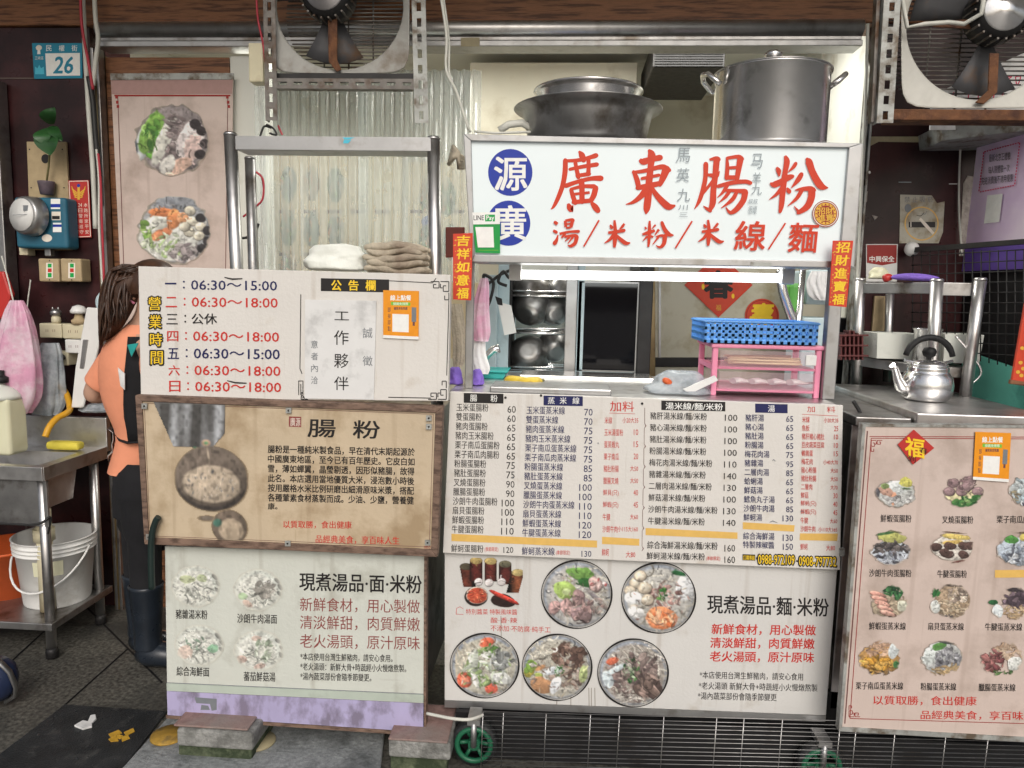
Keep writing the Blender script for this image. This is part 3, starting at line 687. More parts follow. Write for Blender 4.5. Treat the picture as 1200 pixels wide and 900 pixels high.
t = thing('paper_notice', 'handwritten white paper notice taped to the opening hours board', 'notice', pl(397, 468, .003))
mb = MB(); mb.plate([(357.5, 351), (441, 352.5), (438, 468.5), (357, 467)], pl, .0015, .0045); mb.build('sheet', M['paper'], t)
ik = Ink(pl, .0055)
for ch, y0, y1, x in (('工', 365, 375, 392), ('作', 387, 404, 391.5), ('夥', 414, 431, 391.5), ('伴', 441, 457, 391.5)): ik.text(ch, x, y0, x+17, y1, 'black', -.008, .02)
ik.done(t); ik = Ink(pl, .0055)
for ch, y0, x in (('誠', 384, 425), ('徵', 417, 425)): ik.text(ch, x, y0, x+11.5, y0+12, 'grey', -.008)
ik.done(t); ik = Ink(pl, .0055)
for i, ch in enumerate('意者內洽'): ik.text(ch, 364.5, 399+i*14, 372.5, 408+i*14, 'grey', -.008)
ik.done(t)
def order_card(cs, Y, lb, name='order_card', l=.0045):
    p = Pl(Y); t = thing(name, lb, 'card', p(cs[2][0], cs[2][1], l), 'orange online ordering cards')
    mb = MB(); mb.plate(cs, p, .001, l); mb.build('card', M['amber_card'], t)
    ik = Ink(p, l+.001)
    q = lambda u, v: (lerp(lerp(cs[0][0], cs[1][0], u), lerp(cs[3][0], cs[2][0], u), v), lerp(lerp(cs[0][1], cs[1][1], u), lerp(cs[3][1], cs[2][1], u), v))
    R_ = lambda u0, v0, u1, v1, c: ik.poly([q(u0, v0), q(u1, v0), q(u1, v1), q(u0, v1)], c)
    def T(s_, u0, v0, u1, v1, c, o=.01): a, b = q(u0, v0), q(u1, v1); ik.text(s_, a[0], a[1], b[0], b[1], c, o)
    R_(.004, .004, .996, .996, 'amber'); R_(0, .94, 1, 1, 'white'); T('線上點餐', .2, .1, .78, .2, 'white', .03); R_(.22, .24, .76, .31, 'lime'); T('掃碼免排隊', .28, .25, .7, .30, 'white')
    T('優質美食推薦', .3, .345, .68, .395, 'brown', .03)
    R_(.26, .49, .72, .86, 'white')
    for i, ch in enumerate('即掃即點'): T(ch, .13, .36+i*.13, .21, .46+i*.13, 'brown')
    R_(.8, .34, .93, .64, 'grey'); T('✎', .8, .62, .93, .74, 'grey') if False else R_(.83, .64, .89, .72, 'brown')
    ik.done(t)
order_card([(449, 340), (491, 341), (490.5, 398), (449, 396)], YL, 'orange online ordering card stuck on the opening hours board')

# ---- left: story board
YI = 2.15; pl = Pl(YI)
t = thing('story_board', 'tan framed board telling the story of rice rolls, middle of the left stack', 'sign', W(340, 650, YI))
out = [(158, 463), (519, 476.5), (512.5, 653), (169, 638)]; inn = [(166, 470.5), (510, 484), (505, 644), (174, 630)]
mb = MB()
for i in range(4): j = (i+1) % 4; mb.plate([out[i], out[j], inn[j], inn[i]], pl, .035, .006)
mb.build('frame', M['wood_frame'], t, .002)
mb = MB(); mb.plate([(162, 467), (514, 480), (508, 648), (171, 634)], pl, .02); mb.build('panel', M['board_tan'], t)
ik = Ink(pl)
ik.text('腸', 361, 491.5, 393, 512, 'black', .02, .02, .05); ik.text('粉', 414, 492.5, 445, 513.5, 'black', .02, .02, .05)
ik.box4(338.5, 488, 353, 500, 'plum', .03); ik.text('廣', 340, 489.5, 346, 499.5, 'cream', .0); ik.text('源', 346.5, 489.8, 352, 499.5, 'cream', .0)
lines = ['腸粉是一種純米製食品，早在清代末期起源於', '中國廣東地區，至今已有百年歷史。它皮白如', '雪，薄如蟬翼，晶瑩剔透，因形似豬腸，故得', '此名。本店選用當地優質大米，浸泡數小時後', '按用嚴格水米比例研磨出細滑原味米漿，搭配', '各種葷素食材蒸製而成。少油、少鹽，營養健']
for i, s_ in enumerate(lines): y = 521.6+i*11.35; ik.text(s_, 314, y, 486-i*.25, y+9.4, 'black', .022, .021)
ik.text('康。', 314, 589.5, 325, 597, 'black', .02)
ik.text('以質取勝，食出健康', 332, 610, 412, 619, 'red', .014, .01); ik.text('品經典美食，享百味人生', 370, 627, 468, 636.5, 'red', .014, .02)
for p in ([(169, 472.5), (508, 485.5)], [(508, 485.5), (503, 641)], [(503, 641), (176, 628)], [(176, 628), (169, 472.5)]): ik.line(p, .5, 'brown')
ik.text('回回', 497, 640, 507, 646, 'dred', .0)
ik.done(t)
mb = MB()
for x, y in ((169, 476), (338, 481), (502.5, 490), (502.5, 500), (337, 637), (501, 636), (174, 629.5)):
    o = MB(); o.plate([(x-3.2, y-3.2), (x+3.2, y-3.2), (x+3.2, y+3.2), (x-3.2, y+3.2)], pl, .003, .009); o.lathe([(.0028, 0), (.0028, .002), (.0, .003)], pl(x, y, .009), 10, 1, (0, -1, 0))
    o.build('screw_washer', [M['zinc_white'], M['black_metal']], t)
P = Pic(110)
P.a[:] = 0
tan = (190, 168, 138)
# hopper (top), chute, batter bowl, small pan; picture box px x 168..298, y 469..640
def tox(x): return (x-233)/65*1.0
def toy(y): return (y-554)/86
hop = (P.Y < toy(524)) & (P.X > lerp(-1, 1, .06)+(P.Y+1)*.62) & (P.X < tox(263)-np.clip(P.Y-toy(508), 0, 1)*1.2)
stripe = .75+.35*np.sin(P.X*9+P.Y*2)+.25*np.sin(P.X*23)
P.put(hop.astype(float)*.95, (128, 134, 142), np.clip(stripe, .45, 1.5)); P.put(((hop) & (P.Y < -.93)).astype(float)*.7, (90, 92, 96))
P.blob(tox(241), toy(519), .1, .06, 0, (205, 160, 130), 0); P.blob(tox(241), toy(519), .06, .035, 0, (70, 150, 100), 0); P.blob(tox(228), toy(525), .06, .03, 0, (50, 130, 90), 0)
P.blob(tox(247.5), toy(564), .68, .42, .05, (52, 48, 48), .02, .1); P.blob(tox(247.5), toy(558), .68, .43, .03, (96, 86, 78), .02, .5); P.blob(tox(248), toy(567), .55, .27, .03, (176, 160, 140), .05, .25)
P.clump(tox(248), toy(568), .45, .2, [(206, 196, 180), (120, 112, 106), (88, 92, 100), (186, 168, 142)], 90, .035)
P.blob(tox(244), toy(535), .03, .2, -.18, (196, 178, 156), 0)
P.blob(tox(270), toy(617), .34, .25, .1, (96, 84, 74), .02, .3); P.blob(tox(272), toy(620), .25, .17, .1, (168, 150, 128), .05); P.blob(tox(256), toy(612), .1, .07, 0, (60, 110, 96), .2); P.blob(tox(243), toy(607), .2, .05, 0, (110, 100, 90), .1)
P.a *= (P.Y < toy(633)); P.fade(tan, .1).lay('batter_picture', pl, 233, 554, 65, 86, t, .003, tan, rot=.02)

# ---- left: noodle soup board
YB = 2.19; pl = Pl(YB)
t = thing('soup_board', 'pale weathered noodle soup board with a lilac bottom strip, standing on bricks', 'sign', W(346, 858, YB))
mb = MB(); mb.plate([(193, 640), (498, 650), (497, 859), (196, 839)], pl, .03); mb.build('panel', M['board_mint'], t, .002)
mb = MB(); mb.plate([(195.5, 810), (497, 824.5), (497, 858), (196.5, 838)], pl, .002, .003); mb.build('bottom_strip', M['lilac_strip'], t)
mb = MB(); mb.plate([(195, 801), (497, 814.5), (497, 823.5), (195.5, 809.5)], pl, .002, .003); mb.build('mint_strip', M['mint_strip'], t)
mb = MB(); mb.plate([(194, 838.5), (497.5, 858.5), (497.5, 863), (195, 842)], pl, .03, .003); mb.plate([(497, 652), (500, 652), (499, 862), (496, 862)], pl, .03, .003); mb.build('edge_trim', M['wood_frame'], t)
ik = Ink(pl); ik.line([(195, 800), (497, 813.5)], .8, 'grey')
for p in ([(236, 824), (262, 826), (262, 842-3), (256, 840), (254, 832), (238, 831)], [(244, 833), (252, 834), (254, 839), (243, 839)]): ik.k = .0034; ik.poly([(x-8, y-7) for x, y in p], 'grey')
ik.k = .001
ik.text('現煮湯品·面·米粉', 351, 671, 494, 692, 'black', .018, .025)
for s_, y in (('新鮮食材，用心製做', 700), ('清淡鮮甜，肉質鮮嫩', 721), ('老火湯頭，原汁原味', 743)): ik.text(s_, 351.5, y, 492, y+16.5, 'plum', .002, .02)
for s_, y, x in (('*本店使用台灣生鮮豬肉，請安心食用。', 765, 460), ('*老火湯頭：新鮮大骨+時蔬經小火慢燉熬製。', 776.5, 476), ('*湯內蔬菜部份會隨季節變更。', 788, 435)): ik.text(s_, 352, y, x, y+9, 'black', .01, .02)
for s_, a, b, y in (('豬雜湯米粉', 206, 243, 714), ('沙朗牛肉湯面', 278, 324.5, 719), ('綜合海鮮面', 207, 245, 781), ('蕃茄鮮菇湯', 285.5, 322.5, 787)): ik.text(s_, a, y, b, y+11, 'black', .012, .025)
ik.done(t)
pap = (204, 203, 192)
for k, (cx, cy) in enumerate(((229, 687), (302, 691), (233, 756), (303, 762))):
    P = Pic(64); P.blob(0, 0, 1, .95, 0, (186, 196, 190), .03, .1, .2); P.blob(-.05, .05, .85, .8, 0, (212, 214, 206), .05, .1, .3)
    P.noodle(-.05, .2, .55, .4, [(228, 226, 216), (120, 126, 118), (196, 198, 188), (90, 96, 92)], 36, .04, 1.0 if k == 0 else .4)
    if k == 0: P.blob(-.3, -.3, .28, .2, 0, (164, 178, 120), .3); P.blob(.25, -.35, .22, .16, .4, (150, 168, 110), .3)
    if k == 1: P.clump(.25, .0, .35, .35, [(110, 104, 98), (150, 142, 134), (84, 80, 74)], 34, .13); P.blob(-.6, .3, .2, .16, 0, (150, 190, 130), .3); P.blob(-.4, .6, .24, .14, .6, (190, 150, 132), .3)
    if k == 2: P.blob(-.55, .3, .32, .3, 0, (222, 188, 172), .3); P.blob(.55, .15, .25, .2, 0, (80, 150, 104), .3); P.clump(-.1, -.1, .4, .3, [(70, 110, 84), (100, 120, 110)], 14, .09)
    if k == 3: P.blob(-.1, -.5, .22, .14, 0, (184, 150, 136), .3); P.blob(-.65, .4, .2, .16, .5, (186, 146, 132), .3); P.blob(.05, .7, .25, .13, -.3, (190, 150, 136), .3); P.clump(.2, .0, .4, .4, [(160, 180, 150), (196, 206, 190), (110, 136, 104)], 30, .12)
    for a, b in ((.75, -.4), (.9, -.1), (.88, .2)): P.blob(a, b, .18, .09, .9, (28, 32, 34), .3, 0)
    P.blob(.2, .92, .22, .05, -.4, (70, 76, 76), .2); P.fade(pap, .42).clip(1, .95, .06, .25).lay('dish_picture', pl, cx, cy, 30, 27, t, .0022, pap)

# ---- centre: price list
YM = 2.24; pl = Pl(YM)
t = thing('price_list_board', 'long white price list board with columns of dishes across the counter front', 'menu', W(752, 668, YM))
mb = MB(); mb.plate([(527.5, 459), (988, 475), (984.5, 668), (519, 648)], pl, .014); mb.build('panel', M['board'], t, .0015)
mb = MB(); mb.plate([(984, 643), (990, 643), (990, 652), (984, 652)], pl, .012, .006); mb.build('clip', M['zinc_white'], t)
ik = Ink(pl)
def heading(x0, y0, x1, y1, c, items):
    q = Ink(pl); q.box4(x0, y0, x1, y1, c, .02)
    for it in items: q.text(*it)
    q.done(t, 'heading')
heading(543.5, 460.5, 590, 472, 'black', (('腸', 551, 462.5, 559, 470.5, 'white', .012), ('粉', 575, 462.8, 583, 471, 'white', .012)))
heading(637, 463.5, 683, 475, 'navy', [(ch, x, 465.5, x+8, 473.5, 'white', .012) for ch, x in zip('蒸米線', (642, 656, 671))])
heading(775, 469.5, 850, 480.5, 'black', (('湯米線/麵/米粉', 780, 471.5, 847, 479.8, 'white', .016, .02),))
heading(885, 473, 923, 483.5, 'navy', (('湯', 900, 474.8, 908, 482.8, 'white', .012),))
ik.text('加料', 715, 470, 743, 482, 'red', .008, .02); ik.line([(714, 484), (744, 485)], .5, 'red')
ik.text('加', 946, 476, 955, 483, 'red', .0); ik.text('料', 969, 476.5, 979, 483.5, 'red', .0); ik.line([(940, 485.5), (982, 487.5)], .5, 'red')
def column(names, prices, xl0, xl1, yt0, yt1, h, pr0, pr1, c, cw, pdy=2.6, off=.008, poff=.004, pc=None, pw=4.9):
    n = len(names)
    for i, (s_, p_) in enumerate(zip(names, prices)):
        u = i/(n-1); x = lerp(xl0, xl1, u); y = lerp(yt0, yt1, u)
        nch = sum(.55 if ch in '/()' else 1 for ch in s_)
        ik.text(s_, x, y, x+cw*nch, y+h, c, off, .018)
        if p_: xr_ = lerp(pr0, pr1, u); ik.text(p_, xr_-pw*sum(1.55 if ord(ch) > 255 else 1 for ch in p_), y+pdy+.4, xr_, y+pdy+h-.8, pc or c, poff, .01)
D = ['玉米蛋', '雙蛋', '豬肉蛋', '豬肉玉米', '栗子南瓜蛋', '栗子南瓜肉', '粉腸蛋', '豬肚蛋', '叉燒蛋', '臘腸蛋', '沙朗牛肉蛋', '扇貝蛋', '鮮蝦蛋', '牛腱蛋']
column([d+'腸粉' for d in D], '60 60 65 65 65 65 75 75 90 90 100 100 110 110'.split(), 535, 529.5, 472.6, 615.4, 9.3, 604.5, 602, 'black', 7.45)
column([d+'蒸米線' for d in D], '70 70 75 75 75 75 85 85 100 100 110 110 120 120'.split(), 617, 612, 476, 619.5, 9.2, 694.5, 693, 'navy', 7.5)
ik.text('鮮蚵蛋腸粉', 528.8, 638, 566.5, 647, 'black', .008, .02); ik.text('(季節限定)', 568, 641, 584, 647, 'red', .0); ik.text('120', 590, 641, 601.5, 648, 'black', .004)
ik.text('鮮蚵蒸米線', 611.5, 641, 650, 650.3, 'navy', .008, .02); ik.text('(季節限定)', 651.5, 645, 668, 651, 'red', .0); ik.text('130', 681.5, 645.5, 693, 652.5, 'navy', .004)
def strip(p):
    q = Ink(pl, .0009); q.poly(p, 'tan'); q.done(t, 'cover_strip')
strip([(529, 625.5), (699.7, 633.5), (699.7, 641.7), (529, 634)]); strip([(705.5, 629), (749.3, 631.5), (749, 639.5), (705.5, 637.5)])
strip([(756.5, 618.7), (864.3, 624), (864.3, 631.6), (756.5, 627)]); strip([(870.5, 612), (931.3, 615.5), (930.5, 623), (870.5, 620)]); strip([(937.5, 625), (982, 625.3), (981, 634), (937, 633)])
column(['米線', '玉米湯蛋粉', '蛋蒸蝦丸', '栗子南瓜', '豬肚粉腸', '臘腸叉燒', '鮮貝(只)', '鮮蝦(只)', '牛腱', '沙朗牛肉'], ['小20大35', '10', '15', '20', '大50', '大50', '40', '45', '大60', '小115大160'], 708.5, 706, 488.5, 616, 8, 748, 747.5, 'red', 4.4, 0, 0, 0, None, 2.6)
ik.text('鮮蚵', 705.3, 643, 713.5, 651.5, 'red', 0); ik.text('大80', 733.5, 646, 744.5, 653.5, 'red', 0)
for k in range(7): ik.line([(755.6-k*.5, 478+k*24), (755.4-k*.5, 496+k*24)], .5, 'brown'); ik.stroke([(755.4-k*.5, 496+k*24, .4), (757.0-k*.5, 499+k*24, 1.1), (755.0-k*.5, 502+k*24, .4)], 'brown')
E_ = ['豬肝', '豬心', '豬肚', '粉腸', '梅花肉', '豬雜', '二層肉', '鮮菇', '沙朗牛肉', '牛腱']
column([d+'湯米線/麵/米粉' for d in E_], '100 100 100 100 110 140 130 100 130 140'.split(), 762, 759.5, 482.8, 606, 8.6, 864.2, 862, 'black', 7.3, 2.6)
ik.text('綜合海鮮湯米線/麵/米粉', 758.5, 634, 841, 643, 'black', .008, .018); ik.text('160', 849, 638.5, 861.5, 646.5, 'black', .004)
ik.text('鮮蚵湯米線/麵/米粉', 757.8, 647, 826, 655.5, 'black', .008, .018); ik.text('(季節限定)', 827.5, 652, 844, 657.5, 'red', 0); ik.text('160', 849, 652, 861.5, 660, 'black', .004)
E2 = ['豬肝湯', '豬心湯', '豬肚湯', '粉腸湯', '梅花肉湯', '豬雜湯', '二層肉湯', '蛤蜊湯', '鮮菇湯', '鱈魚丸子湯', '沙朗牛肉湯', '鮮蚵湯']
column(E2, '65 65 65 65 75 95 85 65 65 65 85 130'.split(), 873.7, 871.5, 485.4, 602, 8.2, 929.6, 929.5, 'navy', 7.2, 1.6, .008, .004, None, 4.1)
ik.text('綜合海鮮湯', 871, 623.7, 907.5, 632.2, 'navy', .008, .02); ik.text('130', 917.5, 626.5, 929.3, 634, 'navy', .004)
ik.text('特製辣椒醬', 870.8, 634, 907.3, 642.3, 'navy', .008, .02); ik.text('150', 917.5, 637, 929.3, 644.5, 'navy', .004)
column(['米線', '魚板', '豬肝豬心豬肚', '豆皮蔬菜豆腐', '鵪鶉蛋', '梅花肉', '豬心粉腸', '豬肚粉腸', '二層肉', '鮮菇', '鮮蚵(只)', '鮮蝦(只)', '牛腱', '沙朗牛肉'], ['小20大35', '25', '10', '10', '15', '小40大70', '大50', '大50', '大70', '30', '40', '45', '大60', '小110大165'], 940, 938, 488, 616, 7.2, 982.5, 981, 'red', 4.4, 1, 0, 0, None, 2.4)
ik.text('鮮蚵', 938, 637, 946.5, 644.5, 'red', 0); ik.text('大80', 968, 638.5, 978.5, 645.5, 'red', 0)
ik.box4(870.3, 649.5, 885, 656.5, 'black', .03); ik.text('訂購專線', 871, 650.5, 884.5, 656.3, 'yellow', .01, .03); ik.ell(887, 654.3, 1, 1.6, 'black', 10)
for s_, a, b, y in (('0988-972109', 888.5, 931, 650), ('·', 933, 934.5, 656), ('0908-797732', 936.5, 980, 652)):
    if s_ == '·': ik.ell(934, 657.5, 1, 1.2, 'black', 10); continue
    ik.text(s_, a-.5, y-.6, b+.5, y+11.6, 'black', .1, .02); ik.text(s_, a, y, b, y+11, 'yellow', .012, .02)
for x, y in ((592.3, 466), (752.5, 473), (634, 459.5+4), (961, 660)): ik.ell(x, y, 1.5, 1.5, 'black', 12)
for x, y, w in ((902, 612, 9), (938, 600, 5), (905, 540, 4), (600, 560, 2.5), (700, 520, 2)):
    ik.stroke([(x, y, .5), (x+w*.4, y-1.5, 1.0), (x+w, y+.5, .4)], 'grey')
ik.done(t)

# ---- centre: picture board
YC = 2.265; pl = Pl(YC)
t = thing('dish_picture_board', 'white board with five round bowl pictures and sauce jars under the price list', 'sign', W(745, 838, YC))
mb = MB(); mb.plate([(521, 640), (982, 655), (968, 838.5), (521, 820.5)], pl, .02); mb.build('panel', M['board_grey'], t, .0015)
mb = MB(); mb.plate([(521, 821), (968, 839), (967, 846), (521, 829)], pl, .03, .002); mb.build('bottom_edge', M['alu'], t)
ik = Ink(pl)
ik.text('現煮湯品·麵·米粉', 829, 697, 971, 718.5, 'black', .016, .03)
for s_, y, a in (('新鮮食材，用心製做', 731, 834), ('清淡鮮甜，肉質鮮嫩', 747, 832.5), ('老火湯頭，原汁原味', 763, 832)): ik.text(s_, a, y, a+122, y+12.5, 'red', .02, .012, .04)
for s_, y, a, b in (('*本店使用台灣生鮮豬肉，請安心食用', 786.5, 820, 941), ('*老火湯頭 新鮮大骨+時蔬經小火慢燉熬製', 799, 819, 958), ('*湯內蔬菜部份會隨季節變更', 811, 818, 910)): ik.text(s_, a, y, b, y+8.8, 'black', .006, .02)
ik.text('特別醬菜 特製風味醬', 546, 713.5, 606, 720, 'red', .0, .01); ik.text('酸·香·辣', 575, 723.5, 606, 730, 'red', 0, .01); ik.text('不添加·不防腐·純手工', 575, 732.5, 645, 739.5, 'red', 0, .03)
ik.poly([(534.2, 720), (534.8, 713), (535.3, 713), (534.9, 719.5), (543, 719.8), (543, 720.3)], 'red'); ik.stroke([(535, 713, .5), (539, 711, .5), (543, 713.5, .5)], 'red')
for a, b in (((587, 722), (587.4, 748)), ((669, 800), (669, 830)), ((653, 812), (652, 834)), ((690, 806), (690.5, 834)), ((693, 806), (693, 834)), ((697, 806), (697.5, 834))): ik.line([a, b], .7, 'seam')
ik.done(t)
BW = [(676, 696.5, 41, 39.5), (772, 700.5, 43, 41), (568, 780, 40, 37.5), (653, 782, 40.5, 38.5), (742, 788.5, 41, 39.5)]
pap = (196, 193, 187)
for k, (cx, cy, rx, ry) in enumerate(BW):
    P = Pic(84); P.plate(((172, 170, 166), (178, 176, 170), (176, 172, 156), (172, 168, 156), (150, 142, 134))[k], 1, 1, (140, 148, 160))
    P.noodle(0, 0, .8, .8, [(186, 180, 166), (146, 140, 128), (200, 196, 184)], 40, .035, .4, .6)
    if k == 0:
        P.blob(.1, -.62, .42, .2, .1, (110, 160, 70), .3); P.blob(.25, -.35, .25, .14, .2, (40, 96, 40), .35); P.blob(-.35, -.12, .34, .3, 0, (150, 178, 88), .2, .5); P.blob(-.3, -.08, .14, .12, 0, (188, 206, 140), .2)
        for a in range(7): P.blob(.38+.09*a-.2, .1+.1*(a % 4), .38, .075, .75, (134-8*(a % 3), 124-6*(a % 3), 118), .15, .6, .05, .5)
        for a, b, c_ in ((.55, -.3, (204, 170, 164)), (-.65, .4, (190, 150, 146)), (-.3, .38, (206, 164, 160)), (-.02, .55, (160, 130, 132)), (.05, .1, (150, 120, 120)), (.25, .6, (132, 108, 108))): P.blob(a, b, .2, .26, random.uniform(-.5, .5), c_, .25, .5, .05, .5)
        P.clump(0, .45, .6, .3, [(196, 158, 152), (120, 96, 96), (158, 124, 122)], 26, .1); P.clump(.6, -.32, .25, .12, [(150, 70, 70), (205, 180, 176)], 12, .07)
    if k == 1:
        P.blob(.72, -.3, .26, .4, .1, (226, 228, 230), .12, .3); P.clump(.15, .02, .42, .4, [(176, 136, 128), (120, 84, 80), (206, 172, 162), (150, 110, 104)], 60, .1)
        for a, b, r_ in ((-.62, -.42, .2), (-.5, -.62, .2), (-.38, -.28, .22), (-.78, -.2, .18), (-.3, .06, .2)): P.blob(a, b, r_, r_*.9, 0, (206, 190, 166), .1, .5, .05, .7); P.blob(a, b-.02, r_*.6, r_*.5, 0, (222, 212, 192), .15, .3)
        P.blob(-.7, .0, .26, .2, .1, (236, 238, 238), .05, .5); P.blob(-.62, .42, .26, .18, .3, (226, 226, 224), .05, .5)
        P.blob(.08, .58, .44, .34, .05, (230, 136, 86), .1, .4); P.clump(.1, .6, .35, .24, [(238, 156, 104), (222, 112, 60), (244, 180, 136)], 22, .13); P.clump(.1, -.1, .12, .3, [(40, 110, 40), (80, 150, 60), (24, 70, 30)], 14, .08); P.blob(.55, -.7, .22, .08, .2, (30, 90, 46), .3)
    if k == 2:
        P.noodle(-.55, -.3, .3, .5, [(216, 208, 190), (190, 180, 158)], 34, .035, 1.3, .2); P.blob(.05, -.72, .26, .17, -.4, (222, 98, 66), .15, .5); P.blob(-.6, .46, .22, .26, -.5, (222, 92, 64), .12, .5); P.blob(-.58, .46, .12, .16, -.5, (238, 140, 110), .2); P.blob(.2, .72, .2, .18, .2, (218, 92, 70), .15, .5)
        P.clump(.0, .0, .5, .6, [(190, 200, 180), (150, 176, 110), (206, 210, 200), (110, 140, 80)], 46, .16); P.clump(.48, -.18, .32, .3, [(150, 154, 152), (196, 200, 198), (96, 100, 100)], 30, .14); P.blob(.5, .4, .28, .2, .3, (204, 206, 202), .15); P.blob(-.28, -.15, .12, .4, .05, (176, 182, 170), .15, .5); P.blob(-.25, .5, .1, .3, -.3, (214, 214, 206), .15, .5); P.clump(.1, -.55, .3, .15, [(90, 140, 56), (60, 110, 46)], 10, .09)
    if k == 3:
        P.noodle(-.4, -.55, .5, .35, [(208, 202, 186), (176, 170, 154), (226, 222, 208)], 46, .03, .3, .6); P.clump(.35, -.3, .45, .4, [(110, 84, 72), (76, 56, 50), (150, 120, 106), (96, 72, 62)], 54, .14); P.clump(.3, .3, .45, .3, [(150, 130, 118), (96, 78, 70), (176, 158, 146)], 40, .12)
        P.clump(-.72, .1, .2, .3, [(196, 184, 70), (120, 160, 60), (170, 190, 90)], 14, .14); P.blob(-.45, .55, .36, .26, .4, (178, 128, 88), .1, .4); P.blob(-.12, .1, .32, .13, -.25, (214, 220, 226), .1, .4); P.blob(-.05, .55, .16, .32, .35, (222, 226, 230), .1, .4); P.blob(-.5, .02, .2, .08, -.5, (210, 150, 100), .2); P.clump(.08, .1, .16, .22, [(50, 110, 40), (80, 140, 60)], 14, .06); P.blob(.75, .2, .14, .3, .1, (170, 186, 120), .25)
    if k == 4:
        P.noodle(.25, -.55, .7, .35, [(196, 188, 176), (150, 142, 134), (216, 210, 200)], 60, .03, .5, .5); P.clump(.0, .1, .75, .65, [(134, 116, 110), (98, 82, 80), (170, 150, 142), (120, 100, 96)], 70, .16); P.blob(-.6, -.35, .2, .12, -.3, (206, 96, 66), .2); P.blob(-.5, -.1, .4, .1, -.5, (206, 220, 224), .1, .3); P.blob(-.72, .2, .16, .3, -.3, (200, 214, 220), .1, .3)
        P.clump(-.02, -.02, .26, .42, [(40, 100, 44), (70, 130, 60), (176, 196, 160), (28, 76, 34)], 36, .075); P.noodle(-.3, .75, .6, .16, [(206, 200, 190), (160, 152, 144)], 22, .03, .0, .4); P.clump(.45, .4, .4, .35, [(112, 92, 84), (150, 126, 116), (80, 64, 60)], 26, .2, .8)
    extra = ([(150, 122, 116), (112, 92, 88), (176, 150, 140)], [(182, 140, 128), (206, 190, 164), (128, 96, 88)], [(206, 206, 190), (150, 172, 110), (96, 128, 66), (186, 190, 176)], [(112, 84, 70), (190, 174, 146), (146, 120, 104)], [(116, 98, 92), (150, 132, 124), (84, 70, 68)])[k]
    P.clump(0, .1, .82, .78, extra, 34, .085, None, .5, .4)
    P.fade(pap, .06).clip(1, 1, 0, .02).lay('bowl_picture', pl, cx, cy, rx, ry, t, .003, pap)
ik = Ink(pl, .0035)
for cx, cy, rx, ry in BW: ik.ring(cx, cy, rx+1, ry+1, 1.5, 'black', 64, .45)
ik.done(t, 'bowl_outline')
P = Pic(96)
JX = lambda x: (x-573)/40; JY = lambda y: (y-683)/29.5
for x, y, tp, c1 in ((546, 664, (70, 62, 46), (96, 40, 28)), (558, 657, (176, 150, 84), (84, 26, 22)), (575, 657.5, (186, 160, 92), (84, 28, 22)), (592, 661, (96, 92, 70), (78, 26, 22)), (610-3, 671, (186, 164, 100), (110, 56, 32))):
    m = ((np.abs(P.X-JX(x)-(.14*(P.Y-JY(y)) if x < 550 else (-.2*(P.Y-JY(y)) if x > 600 else 0))) < 7.6/40) & (P.Y > JY(y)) & (P.Y < JY(y+24))).astype(float)
    P.put(m, c1, 1.1-1.6*(P.X-JX(x))**2*25*.5+P.nz*.25); P.blob(JX(x), JY(y), 8/40, 4.6/29.5, .05, tp, .03, .4)
for x, y in ((561, 682), (573, 683), (588, 682)): P.blob(JX(x), JY(y), 5.6/40, 5/29.5, 0, (214, 206, 204), .1, .5, .05, .5)
P.blob(JX(558), JY(699), 14.2/40, 12/29.5, 0, (40, 30, 28), .03); P.blob(JX(559), JY(697.5), 13.2/40, 10.6/29.5, 0, (206, 196, 180), .03); P.blob(JX(559), JY(698), 12/40, 9.6/29.5, 0, (198, 72, 44), .05); P.clump(JX(559), JY(698), .26, .28, [(222, 120, 80), (176, 44, 30), (226, 150, 104)], 60, .045)
P.blob(JX(590), JY(704), 15/40, 8/29.5, .3, (40, 24, 22), .1); 
for a in range(5): P.blob(JX(584+a*3.6), JY(697+a*1.6), 13/40, 2.6/29.5, .62, (196-8*(a % 2), 52, 40), .08, .8, .03, .3)
P.fade(pap, .06).lay('sauce_jar_picture', pl, 573, 683, 40, 29.5, t, .003, pap)

# ---- right: dish poster on the kettle cart
YP = 2.13; pl = Pl(YP)
t = thing('dish_poster_board', 'pinkish poster board of twelve dishes on the front of the kettle cart', 'poster', W(1095, 865, YP))
mb = MB(); mb.plate([(1011, 497), (1240, 499), (1240, 872), (983, 857)], pl, .025); mb.build('panel', M['board_pink'], t, .002)
mb = MB()
o4 = [(1011, 497), (1240, 499), (1240, 872), (983, 857)]; i4 = [(1014.5, 500), (1236, 502), (1236, 866), (987, 852)]
for i in range(4): j = (i+1) % 4; mb.plate([o4[i], o4[j], i4[j], i4[i]], pl, .028, .003)
mb.build('edge_trim', M['zinc_white'], t)
ik = Ink(pl); 
ik.poly([(1014.5, 500), (1236, 502), (1236, 511.5), (1021, 512)], 'plum') if False else None
for a, b in (((1021, 513.5), (1236, 514.5)), ((1021, 513.5), (996, 842)), ((996, 842), (1236, 849)), ((1019, 511.5), (1236, 512.3))): ik.line([a, b], .8, 'dred')
ik.line([(1016.5, 505), (990, 848)], 1.4, 'brown')
border_fret(ik, 1021, 516, -1, 1, 'dred', .5, .8); border_fret(ik, 995, 840, -1, -1, 'dred', .5, .8)
